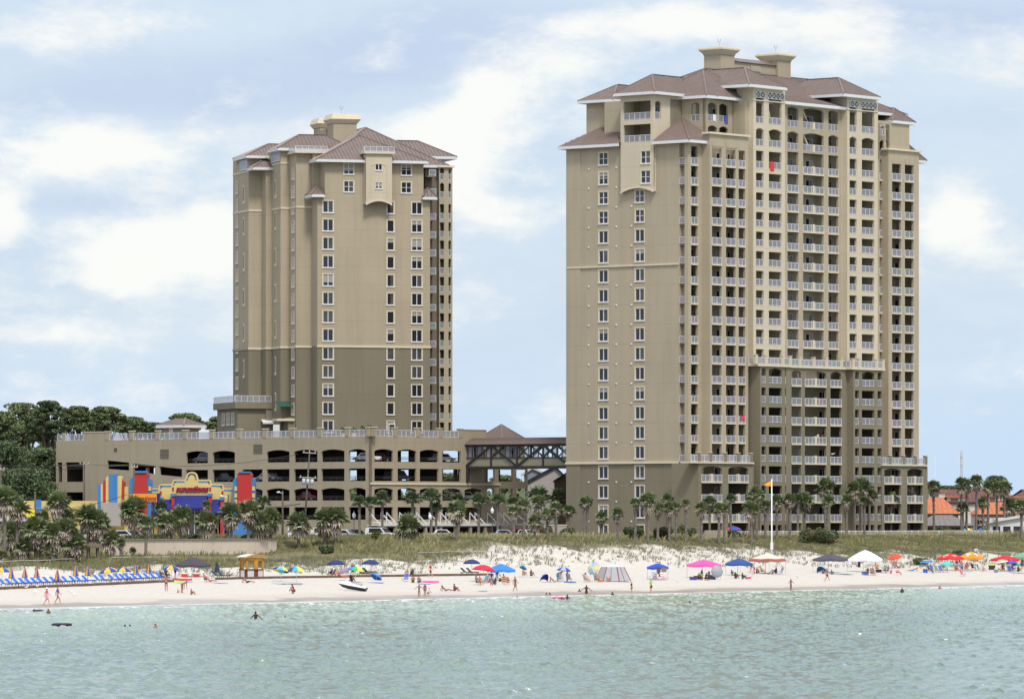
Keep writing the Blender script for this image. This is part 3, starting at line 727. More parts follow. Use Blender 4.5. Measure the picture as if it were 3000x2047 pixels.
for i in range(5): g.box(.05,2.55,-.1,-.05,.08+i*.17,.16+i*.17,1)
g.build('louvre', [mat('louvre_grey',(0,0,0)), TRIM], RT, (x1+8.2, wp-1.22, 79.2))
def weathervane(T, loc):
    b = MB(); b.bar((0,0,0),(0,0,.9),.03); b.tube([(-.22,0,1.3),(-.2,0,1.05),(0,0,.9),(.2,0,1.05),(.22,0,1.3)],.025,5); b.lathe([(0,-.06),(.06,0),(0,.06)],(-.22,0,1.32),6); b.lathe([(0,-.06),(.06,0),(0,.06)],(.22,0,1.32),6)
    b.build('anemometer', BLACKM, T, loc, -T.rotation_euler.z)
for x in (x1, x2): weathervane(RT, (x+1.7, wp, 82.5))
# towels over the rails
def towel(T, px, w_, z, rgb, lab, wd=.8, hg=1.3):
    b = MB(); b.box(0, wd, -.09, -.05, -hg, .03, 0); b.box(0, wd, -.09, .08, .0, .04, 0)
    x = R.S(px, w_)
    M = RT.matrix_basis.copy(); M = Matrix.Translation((R.X0, R.Y0, 0)) @ Matrix.Rotation(R.a, 4, 'Z')
    p = M @ Vector((x, w_, z)); o = b.build('beach_towel', paint(rgb, .9), None, tuple(p), R.a); tag(o, lab, 'towel')
towel(RT, 2255, wB+.06, ZK(5)+1.25, (205,60,58), 'red beach towel over a rail high on the left cream bay of the tall tower', 1.0, 1.5)
towel(RT, 2088, wf+.04, 70.7, (225,228,235), 'white towel hanging over the top floor balcony rail left of the blue striped towel', .7, 1.0)
towel(RT, 2122, wf+.04, 70.7, (70,90,160), 'blue and white striped towel over a top floor balcony rail', .8, 1.3)
towel(RT, 2170, wA-.08, ZK(-8)-.01+1.07, (240,50,110), 'bright pink towel on a balcony rail low on the tall tower', 1.0, .5)
# ---------------------------------------------------------------- left tower
T = Fr(930, 900, 17)
LT = T.empty('condominium_tower', 'shorter tan tower on the left rising behind the parking garage, dark below and light above', 'building')
ZT = lambda k: 37.3 + 3.02*k
up = MB(); low = MB(); band = MB(); crm = MB(); inn = MB(); rails = []
ZS = ZT(0); ZG = 20.5
FT = [ZT(k) for k in range(-5, 8)]
def both(f):
    f(low, ZG, ZS); 
def lbox(x0,x1,y0,y1,zt=None,z0=None):
    z0 = ZG if z0 is None else z0
    low.box(x0,x1,y0,y1,z0,ZS); up.box(x0,x1,y0,y1,ZS+.002,zt)
    band.box(x0-.12,x1+.1,y0-.12,y1,ZS-.2,ZS+.12)
xe = T.S(1260); zs2 = 62.0
holes = []; wl = []
for z in FT:
    for pa, pb, c in ((946.5,976,2),(1134.5,1154,1),(1206.5,1236,2)):
        a, b_ = T.S(pa), T.S(pb)
        holes.append((a, b_, z+.85, z+2.75)); wl.append((a, b_, z+.85, 1.9, c, 1))
low.wall('w', 0, 0, xe, ZG, ZS, [h for h in holes if h[2] < ZS], .3); up.wall('w', 0, 0, xe, ZS, zs2, [h for h in holes if h[2] > ZS], .3)
band.box(-.1, xe+.1, -.14, 0, ZS-.22, ZS+.12)
# upper two storeys, set in
x0u, x1u = T.S(952), T.S(1241)
h2 = []
for py in (510, 562):
    z = T.Z(py, 5)
    for pa, pb in ((1008,1036),(1176.5,1205)): a, b_ = T.S(pa), T.S(pb); h2.append((a, b_, z, z+1.75)); wl.append((a, b_, z, 1.75, 2, 2))
up.wall('w', .05, x0u, x1u, zs2, 67.6, h2, .3)
for a, b_, z, h, c, r in wl: window(LT, 'w', .05 if r == 2 else 0, a, z, b_-a, h, c, r)
low.box(0, xe, .3, 4, ZG, ZS); up.box(0, xe, .3, 4, ZS, zs2); low.box(0, xe, 4, 26, ZG, ZS); up.box(0, xe, 4, 26, ZS, 67.6); up.box(x0u, x1u, .35, 4, zs2, 67.6)
# protruding window bay
xa, xb = T.S(1072,-1.65), T.S(1148.5,-1.65)
hs = []
for py in (500, 553.5): z = T.Z(py, 8); hs.append((T.S(1099.5,-1.65), T.S(1119.5,-1.65), z, z+1.0))
cb = MB(); cb.wall('w', -1.65, xa, xb, 61.3, 69.0, hs, .3)
for h in hs: window(LT, 'w', -1.65, h[0], h[2], h[1]-h[0], 1.0, 2, 1, .08)
cb.box(xa, xa+.02, -1.63, .1, 60.7, 69.0); cb.box(xb-.02, xb, -1.63, .1, 60.7, 69.0); cb.box(xa+.03, xb-.03, -1.3, .0, 61.35, 68.9)
n = 10; X = [xa+(xb-xa)*i/n for i in range(n+1)]; Zc = [61.3-.7*(2*i/n-1)**2 for i in range(n+1)]
for i in range(n): cb.poly([(X[i],-1.65,Zc[i]),(X[i+1],-1.65,Zc[i+1]),(X[i+1],-1.65,61.3),(X[i],-1.65,61.3)]); band.bar((X[i],-1.65,Zc[i]),(X[i+1],-1.65,Zc[i+1]),.22)
ar = [(xa+.9,61.9)] + [(xa+.9+(xb-xa-1.8)*i/n, 67.4-.4*(2*i/n-1)**2) for i in range(n+1)] + [(xb-.9,61.9)]
for (a, c), (e, f) in zip(ar, ar[1:]): cb.bar((a,-1.66,c),(e,-1.66,f),.1)
cb.box(xa-.4, xb+.4, -2.05, 3, 69.0, 69.35, 1)
cb.build('protruding_bay', [STUCCO_L, TRIM], LT)
rails += [(60, rail_mesh(xb-xa+.6,[0,0,0,0],.85).mesh('roof_railing',[WHITE]+RG), (xa-.3,-1.95,69.35), 0), (30, rail_mesh(2.6,[0,0],.85).mesh('roof_railing',[WHITE]+RG), (xa-.3,1.1,69.35), -math.pi/2)]
# stepped blocks to the left: (front plane w, px0, px1, depth end w, top)
def step(w0, p0, w1, xr, zt):
    x0 = T.S(p0, w0); lbox(x0, xr, w0, w1, zt); return x0
x1 = step(3.8, 867.5, 26, 0, 69.2)
up.box(0.002, T.S(962,3.8), 3.0, 8.5, 62.0, 69.2)
x2 = step(8.0, 822, 26, x1, 70.1)
x3 = step(13.6, 779, 26, x2, 67.2)
x4 = step(16.4, 728, 27, x3, 69.2)
# stair towers with slots on their left faces
def stair(px_front, w0, w1, xr, zt):
    x0 = T.S(px_front, w0); lbox(x0, xr, w0, w1, zt); return x0
y5 = T.W(683, x4)
slot = MB(); slot.box(-.06,0,0,.8,0,2.9,0); slot.box(-.10,-.06,.25,.55,.3,2.6,1); slot.box(-.12,0,-.08,.88,-.2,0,0); slm = slot.mesh('wall_slot', [TRIM, BLACKM])
for py in (596,689,793,896,1000,1104): put('wall_slot', slm, LT, (x4, T.W(716, x4), T.Z(py, x4, 22)))
for py in (577,670,776,882,989,1095,1200): put('wall_slot', slm, LT, (x2, T.W(809, x2), T.Z(py, x2, 11)))
low.box(x4, x3, 27, y5, ZG, ZS); up.box(x4, x3, 27, y5, ZS, 68.6)
band.box(x4-.1, x4, 16.3, y5, 66.8, 67.05); band.box(x2-.1, x2, 7.9, 13.6, 67.7, 67.95); band.box(x2-.1, x1, 7.9, 8.0, 67.7, 67.95); rails.append((9, rail(3.0,0), (x4+.1, y5-.1, 68.6), -math.pi/2))
band.box(x4-.12, x4, 16.3, y5, ZS-.2, ZS+.12); band.box(x4-.1, x4, 16.3, y5, 60.2, 60.5); band.box(x4-.1, x3, 16.3, 16.4, 60.2, 60.5)
band.box(x2-.1, x2, 7.9, 13.6, 60.2, 60.5); band.box(x2-.1, x1, 7.9, 8.0, 60.2, 60.5); band.box(x1-.1, x1, 3.7, 8, 60.2, 60.5); band.box(x1-.1, 0, 3.7, 3.8, 60.2, 60.5)
for z in FT + [ZT(8), ZT(9)]:
    if z > ZT(7.5): z -= .3
    window(LT, 's', x1-.05, T.W(862.5, x1), z+.85, 1.45, 1.8, 2, 2 if z > 60 else 1, .14)
    if z > ZT(-4): window(LT, 's', x4-.05, T.W(698, x4), z-.5, 1.3, 1.9, 2, 2 if z > 60 else 1, .14)
# vents
for k in range(-5, 8):
    for px in (1058, 1097):
        o = put('wall_vent', vm, LT, (T.S(px), 0, ZT(k)+.05)); o.rotation_euler = (math.pi/2, 0, 0)
# upper grilles under the left roofs
gl = MB()
gl.box(-.1,0,0,5.2,0,1.5,0)
for i in range(6): gl.box(-.16,-.1,i*1.0,i*1.0+.12,0,1.5,1)
gl.box(-.18,-.1,0,5.2,-.1,.05,1); gl.box(-.18,-.1,0,5.2,1.45,1.6,1); gm = gl.mesh('roof_grille', [mat('grille_glass',(.3,.33,.38),.3), WHITE])
put('roof_grille', gm, LT, (x2, T.W(821,x2)+.1, 68.3)); put('roof_grille', gm, LT, (x4, T.W(727,x4)+.1, 67.3))
# left low terrace building
xt = T.S(793, 14); tb = MB()
yt0, yt1 = 15.0, 28.0; xt0 = x4 - 2.5
tb.box(xt0, x2-.01, yt0-1, yt1, ZG, 27.2, 0); tb.box(xt0-.6, x2-.02, yt0-1.6, yt1+.5, 27.2, 28.3, 0); tb.box(x2+.5, x1, 5, 7.99, ZG, 25.6, 0); tb.box(x2-1.5, x1, 4.6, 8, 25.0, 25.4, 1)
tb.build('terrace_wing', [STUCCO_D, TRIM], LT)
rails.append((90, rail(yt1-yt0+1.4,0), (xt0-.5, yt1+.4, 28.3), -math.pi/2)); rails.append((90, rail(x2-xt0+.3,0), (xt0-.5, yt0-1.5, 28.3), 0))
aw = MB(); aw.add([(0,0,0),(2.2,0,0),(2.2,-1.4,-.5),(0,-1.4,-.5),(0,-1.4,-.75),(2.2,-1.4,-.75)],[(0,1,2,3),(3,2,5,4)],0); aw.build('awning', WHITE, LT, (xt0+4, yt0-1, 25.4))
for i in range(3):
    window(LT, 's', xt0-.05, yt0+1+i*3.2, 24.6, 2.0, 1.9, 3, 2, .1); window(LT, 's', xt0-.05, yt0+1+i*3.2, 21.2, 2.0, 2.2, 3, 2, .1)
cn = MB(); cn.add([(0,0,0),(2.6,0,0),(2.6,-2.0,-.9),(0,-2.0,-.9)],[(0,1,2,3)],0); cn.build('green_canopy', paint((40,80,70)), LT, (T.S(846,8)-2.4, 7.9, 28.3))
dr = MB(); dr.box(0,1.15,-.06,0,0,2.3,0); dr.box(.15,1.0,-.08,-.06,.2,2.1,1); dr.build('door', [WHITE, GLASS], LT, (T.S(1138), -.0, 22.3))
wd_ = MB(); wd_.box(0,1.1,-.06,0,0,2.1,0); wd_.build('door', [WHITE], LT, (T.S(800,4.6), 4.6, 22.3))
# right hand recess with small balconies, then the column frame
inn.box(xe, xe+3.0, 3.0, 8, ZG, 67.0, 0)
for z in FT + [63.3-.8, 66.0-.3]:
    inn.box(xe-.3, T.S(1277,.7), .7, 3.0, z-.2, z, 0)
    rails.append((25, rail(T.S(1276,.7)-xe-.0,0), (xe+.05,.72,z), 0)); rails.append((10, rail(2.2,0), (T.S(1276,.7), 2.95, z), -math.pi/2))
xa, xb = T.S(1286.5, 1.8), T.S(1325.5, 1.8)
hs = []
for k, z in enumerate(FT + [62.0, 65.0]):
    for pa, pb in ((1288.5,1301),(1314,1321.5)):
        a, b_ = T.S(pa,1.8), T.S(pb,1.8); hs.append((a,b_,z+.15,z+2.65, .35 if z > 60 else 0))
        rails.append(((b_-a)*17, rail(b_-a-.04,0), (a+.02,1.9,z+.12), 0))
    inn.box(xa+.1, xb-.1, 2.15, 4.5, z-.2, z, 0)
up.wall('w', 1.8, xa, xb, ZG, 67.2, hs, .35); up.box(xa, xb, 4.5, 20, ZG, 67.2, 0); up.box(xb-.3, xb, 2.15, 4.5, ZG, 67.2); up.box(xa,xa+.3,2.15,4.5,ZG,67.2)
band.box(xa-.3, xb+.3, 1.4, 1.8, 67.2, 67.5)
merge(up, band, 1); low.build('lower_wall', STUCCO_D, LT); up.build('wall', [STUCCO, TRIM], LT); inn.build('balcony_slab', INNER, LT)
# roofs
q = MB(); band2 = MB()
def troof(name, *a, **k):
    q = MB(); q.hip(*a, m=0, fm=1, **k); q.build(name, [ROOFM, WHITE], LT)
troof('front_roof', T.S(927,-1.2), T.S(1256,-1.2), -1.2, 17, 68.0, 4.7, inset=8.5, ridge='y')
troof('main_roof', T.S(945,2), T.S(1316,2), 2.0, 33, 67.6, 6.9, inset=12.5, ridge='y')
troof('hip_roof', T.S(1100,14), T.S(1339,14), 14.0, 25, 69.9, 2.9, inset=5.3, ridge='x')
troof('hip_roof', x2-.7, x2+13, 7.2, 14.5, 70.3, 2.5, inset=4.6, ridge='x')
troof('hip_roof', x4-.7, x4+12, 15.4, y5-2.5, 69.5, 2.3, inset=5.0, ridge='x')
troof('hip_roof', x3-2.4, x3+5, 12.9, 17, 67.4, 1.2, inset=2, ridge='x')
q = MB(); q.hip(-1.2, T.S(952,-.8), -.9, 3.4, zs2+.2, 1.35, inset=1.8, ridge='y', m=0, fm=1); q.build('step_roof', [ROOFM, WHITE], LT)
q = MB(); q.hip(T.S(1238,-.8), xe+1.0, -.9, 3.0, zs2+.1, 1.6, inset=1.2, ridge='y', m=0, fm=1); q.build('step_roof', [ROOFM, WHITE], LT)
cb = MB(); cb.box(x1-.5, T.S(965,3.0), 2.6, 10, 69.2, 69.5, 0); cb.build('parapet_cap', TRIM, LT)
rails += [(80, rail_mesh(T.S(963,3)-x1,[0,0,0,0],.9).mesh('roof_railing',[WHITE]+RG), (x1-.3,2.8,69.5), 0), (40, rail_mesh(7,[0,0],.9).mesh('roof_railing',[WHITE]+RG), (x1-.35,9.8,69.5), -math.pi/2)]
limit(LT, rails, 'balcony_railing')
pt = MB()
for px0, px1, w_, zt in ((977,1045,17,76.9),(937,973,25,76.7)):
    a, c_ = T.S(px0,w_), T.S(px1,w_); dp = 4
    if px0 < 950: c_ = a + 3.8
    pt.box(a, c_, w_, w_+dp, 69, zt-1.6, 0)
    p1_ = [(a-.1,w_-.1),(c_+.1,w_-.1),(c_+.1,w_+dp+.1),(a-.1,w_+dp+.1)]; p2_ = [(a-.6,w_-.6),(c_+.6,w_-.6),(c_+.6,w_+dp+.6),(a-.6,w_+dp+.6)]; mx_ = (a+c_)/2
    pt.add([(p[0],p[1],zt-1.6) for p in p1_]+[(p[0],p[1],zt-.9) for p in p2_]+[(p[0]*.85+mx_*.15,p[1]*.9+(w_+2)*.1,zt) for p in p2_],
           [(i,(i+1)%4,4+(i+1)%4,4+i) for i in range(4)]+[(4+i,4+(i+1)%4,8+(i+1)%4,8+i) for i in range(4)]+[(8,9,10,11)],1)
pt.box(T.S(955,21), T.S(985,21), 21, 27, 70, 74.6, 0)
pt.build('roof_plant_tower', [STUCCO, TRIM], LT); weathervane(LT, (T.S(1000,19), 19, 76.9))

# ---------------------------------------------------------------- parking garage
G = Fr(1085, 850, 47)
GA = G.empty('parking_garage', 'long tan five storey parking garage with dark arched openings below the left tower', 'building')
LV = [8.7, 11.7, 14.72, 17.74]; DK = 21.65
gw = MB(); gs = MB(); gr = MB(); rails = []
WE = G.W(164); GB = 5.0
h = []
cols = [(1071,1022),(1009,941),(930,861),(848,781),(769,710),(688,623),(609,545)]
for li, z in enumerate(LV):
    for i, (pa, pb) in enumerate(cols):
        if li == 3 and i == 4: continue
        h.append((G.W(pa), G.W(pb), z, z+1.95, .3 if li in (3,1) else 0))
for pa, pb in ((243,192),(182,168)):
    h.append((G.W(pa), G.W(pb), 14.9+.0, 18.1)); h.append((G.W(pa), G.W(pb), 10.9, 13.2))
# sloping ramp openings
ramp = []
for (pa, pb, yt0_, yb0, yt1_, yb1) in ((378,314,1354.5,1378,1348,1373),(455,390,1364,1388.5,1357,1381.5),(533,467,1373,1397,1366,1390.5)):
    a, b_ = G.W(pa), G.W(pb)
    za = (G.Z(yt0_,0,a), G.Z(yb0,0,a)); zb = (G.Z(yt1_,0,b_), G.Z(yb1,0,b_))
    z0, z1 = min(za[1],zb[1]), max(za[0],zb[0]); h.append((a, b_, z0, z1))
    gw.poly([(0,a,za[0]),(0,b_,z1),(0,a,z1)]); gw.poly([(0.3,a,za[0]),(0.3,b_,z1),(0,b_,z1),(0,a,za[0])])
    gw.poly([(0,b_,zb[1]),(0,a,z0),(0,b_,z0)]); gw.poly([(0.3,b_,zb[1]),(0.3,a,z0),(0,a,z0),(0,b_,zb[1])])
gw.wall('s', 0, 0, WE, GB, DK, h, .35)
SE = G.S(1425); SF = G.S(1463); SG = G.S(1546, 3)
h = []
for li, z in enumerate(LV):
    for i, (pa, pb) in enumerate(((1097,1152),(1165,1220),(1230,1285),(1296,1350),(1361,1413),(1425.5,1448))):
        if i > 3 and li in (2,3): continue
        h.append((G.S(pa), G.S(pb), z, z+1.95, .3 if li in (3,1) else 0))
gw.wall('w', 0, 0, SF, GB, 14.7, [q_ for q_ in h if q_[2] < 14.6] + [(1.5,SF-1.5,5.0,7.4)], .35)
gw.wall('w', 0, 0, SE, 14.7, DK, [q_ for q_ in h if q_[2] > 14.6], .35)
gs.box(-.05, SF+.15, -.18, 0, 14.15, 14.45, 1); gs.box(0, SF, -.06, 0, 8.15, 8.3, 1)
# recessed open end bay
h = [];
for z in (11.7, 14.72):
    for pa, pb in ((1427,1449),(1461,1502),(1513,1543)): h.append((G.S(pa,3), G.S(pb,3), z+.1, z+2.0))
gw.wall('w', 3, SE-1, SG, GB, 17.3, [q_ for q_ in h if q_[0] > SE-1], .35)
for z in LV[:3] + [17.5]: gs.box(SE-1, SG, 3.36, 16, z-.3, z, 0)
for y_ in (9, 15.6):
    for px in (1507, 1545): x = G.S(px,3)-.5; gs.box(x, x+.5, y_, y_+.5, GB, 17.3, 0)
gw.box(SE-1, SG, 3.36, 16, 17.0, 17.3, 0)
# slabs, back walls, inner columns
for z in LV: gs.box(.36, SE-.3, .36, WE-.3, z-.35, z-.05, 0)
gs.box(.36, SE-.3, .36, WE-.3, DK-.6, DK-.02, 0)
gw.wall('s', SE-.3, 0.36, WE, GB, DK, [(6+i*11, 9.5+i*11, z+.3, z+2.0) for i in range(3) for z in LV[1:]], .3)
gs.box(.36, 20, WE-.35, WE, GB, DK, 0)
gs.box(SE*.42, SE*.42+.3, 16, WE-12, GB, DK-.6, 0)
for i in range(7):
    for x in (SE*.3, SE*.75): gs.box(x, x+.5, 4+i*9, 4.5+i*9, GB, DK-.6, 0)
# dark cable barriers
for z in LV:
    for k in (.35,.62): gr.box(.4,.45,0.5,G.W(545),z+k,z+k+.09); gr.box(.5,SE-.5,.4,.45,z+k,z+k+.09)
    for i in range(30): gr.box(.4,.47,1+i*1.35,1.06+i*1.35,z,z+.7); 
gr.build('cable_barrier', BLACKM, GA)
# parapet posts and deck rails
def prow(axis, pxs, big=()):
    us = [(G.W(p) if axis == 's' else G.S(p)) for p in pxs]
    for u, p in zip(us, pxs):
        hw = .95 if p in big else .42
        if axis == 's': gw.box(-.06,.5,u-hw,u+hw,DK,DK+1.35,0); gs.box(-.14,.58,u-hw-.1,u+hw+.1,DK+1.35,DK+1.48,1)
        else: gw.box(u-hw,u+hw,-.06,.5,DK,DK+1.35,0); gs.box(u-hw-.1,u+hw+.1,-.14,.58,DK+1.35,DK+1.48,1)
    for u, v in zip(us, us[1:]):
        a, b_ = min(u,v)+.45, max(u,v)-.45
        if b_-a < .6: continue
        if axis == 's': rails.append((b_-a, rail(b_-a, 0), (.15, b_, DK), -math.pi/2))
        else: rails.append((b_-a, rail(b_-a,0), (a,.15,DK), 0))
prow('s', (1085,1016,936,855,775,699,619,541,461,384,314), (1085,)); prow('w', (1085,1158,1225,1291,1350))
a, b_ = G.W(314), G.W(245); gw.box(0,.3,a,b_,DK,DK+1.3,0); gs.box(-.08,.38,a,b_,DK+1.3,DK+1.42,1)
rails.append((9, rail(G.W(190)-G.W(243),0), (.15,G.W(190),DK),-math.pi/2)); gw.box(0,.4,G.W(188),G.W(182),DK,DK+1.3); rails.append((4, rail(G.W(166)-G.W(182),0), (.15,G.W(166),DK),-math.pi/2))
a, b_ = G.S(1348), SE; gw.box(a,b_,0,.3,DK,DK+1.25,0); gs.box(a-.1,b_+.1,-.08,.38,DK+1.25,DK+1.35,1); gw.box(b_-.3,b_,.3,9,DK,DK+1.25,0)
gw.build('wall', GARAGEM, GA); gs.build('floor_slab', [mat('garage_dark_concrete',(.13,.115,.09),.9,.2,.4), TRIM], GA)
limit(GA, rails, 'deck_railing')
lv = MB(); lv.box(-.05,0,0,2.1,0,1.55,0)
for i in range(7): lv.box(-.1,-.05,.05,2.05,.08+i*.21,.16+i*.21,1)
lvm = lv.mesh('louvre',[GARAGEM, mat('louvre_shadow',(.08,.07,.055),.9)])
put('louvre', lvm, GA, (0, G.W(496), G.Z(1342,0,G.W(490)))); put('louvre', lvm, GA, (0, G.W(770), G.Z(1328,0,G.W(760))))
o = put('louvre', lvm, GA, (0, G.W(344), G.Z(1322,0,G.W(340)))); o.scale = (1,.35,.4)
# canopy with white triangular brackets
cn = MB(); a, b_ = G.S(1102,-2), SG
cn.box(a, b_, -2.6, -.01, 7.75, 7.95, 0); cn.box(a, b_, -2.68, -2.6, 7.7, 8.1, 0)
x = a+.4; i = 0
while x < b_-.5:
    cn.bar((x,-.15,7.95),(x,-.15,9.8),.12); cn.bar((x,-.15,9.8),(x,-2.4,8.0),.12); x += (2.6,1.2,2.9)[i%3]; i += 1
cn.build('canopy', [WHITE], GA)
cc = MB(); cc.box(0, .45, 0, .45, 5.0, 7.75, 0); ccm = cc.mesh('canopy_column', [GARAGEM]); x = a+.3
while x < b_: put('canopy_column', ccm, GA, (x, -2.5, 0)); x += 3.4
# stair house with hipped roof at the right end and small pavilion on the deck
q = MB(); x = G.S(1470, 9); q.box(x-2.6,x+2.6,6.5,11.7,17.3,20.6,0); q.box(x-1.6,x+1.6,6.4,6.5,17.9,20.2,1); q.build('stair_house', [GARAGEM, BLACKM], GA)
q = MB(); q.hip(x-3.4,x+3.4,5.7,12.5,21.3,2.8,inset=3.4,m=0,fm=1); q.build('stair_roof', [ROOFM, WHITE], GA)
y_ = G.W(500, 3); q = MB(); q.box(3.0,6.5,y_-2.9,y_+1.9,DK,DK+2.0,0); q.box(2.9,3.0,y_-.6,y_+.3,DK,DK+1.9,1); q.build('deck_pavilion', [GARAGEM, WHITE], GA)
q = MB(); q.hip(2.2,7.3,y_-3.9,y_+2.7,DK+2.35,1.15,inset=2.3,m=0,fm=1); q.build('deck_roof', [ROOFM, WHITE], GA)

# ---------------------------------------------------------------- bridge
p0 = Vector(P(1364, 1366, 866)); p1 = Vector(P(1668, 1365, 852)); bl = math.hypot(p1.x-p0.x, p1.y-p0.y); ba = math.atan2(p1.y-p0.y, p1.x-p0.x)
BR = thing('footbridge', 'covered footbridge with dark crossed trusses and curved ribbed roof joining garage and tall tower', 'bridge', (p0.x, p0.y, 17.0), ba)
fr = MB(); hgt = 3.35
for y_ in (0, 3.4):
    fr.box(0, bl, y_-.12, y_+.12, -.3, .12); fr.box(0, bl, y_-.1, y_+.1, hgt-.12, hgt+.15); fr.box(0, bl, y_-.06, y_+.06, 1.35, 1.5)
    n = 4
    for i in range(n+1): x = bl*i/n; fr.box(max(x-.14,0), min(x+.14,bl), y_-.1, y_+.1, .12, hgt-.12)
    for i in range(n):
        x0, x1 = bl*i/n, bl*(i+1)/n
        if i % 2 == 0: fr.bar((x0,y_-.02,.1),(x1,y_-.02,hgt),.3)
        else: fr.bar((x0,y_-.02,hgt),(x1,y_-.02,.1),.3)
        if i: fr.bar((x0,y_-.03,hgt),((x0+x1)/2,y_-.03,1.5),.22); fr.bar((x0+.2,y_-.03,1.5),((x0+x1)/2,y_-.03,hgt),.18)
    for i in range(22): x = bl*(i+.5)/22; fr.box(x-.04,x+.04,y_-.05,y_+.05,1.5,hgt-.12)
fr.box(0, bl, 0, 3.4, -.25, -.1); fr.bar((.5,0,-2.4),(.5,0,-.2),.4); fr.bar((4.3,0,-2.4),(4.3,0,-.2),.4)
fr.build('truss', BLACKM, BR)
b = MB()
for y_ in (.05, 3.3): b.box(.1, bl-.1, y_, y_+.06, .12, 1.36)
b.build('side_panel', mat('panel_tan',(.27,.25,.175),.8), BR)
b = MB()
for i in range(11): x = bl*i/11; b.box(x+.25, x+bl/11-.25, .05, .07, 1.5, hgt-.15)
b.build('window', mat('bridge_glass',(.35,.38,.42),.1,alpha=.35), BR)
b = MB(); n = 9; arc = [(1.7-2.35*math.cos(math.pi*(.12+.76*i/n)), hgt-.35+1.5*math.sin(math.pi*(.12+.76*i/n))) for i in range(n+1)]
x0, x1 = -.6, bl
for i in range(n): b.poly([(x0,*arc[i]),(x1,*arc[i]),(x1,*arc[i+1]),(x0,*arc[i+1])])
for k in range(int((x1-x0)/.45)):
    x = x0+.2+k*.45
    for i in range(n): b.bar((x,arc[i][0],arc[i][1]+.04),(x,arc[i+1][0],arc[i+1][1]+.04),.06,0,.12)
b.build('roof', ROOFM, BR)
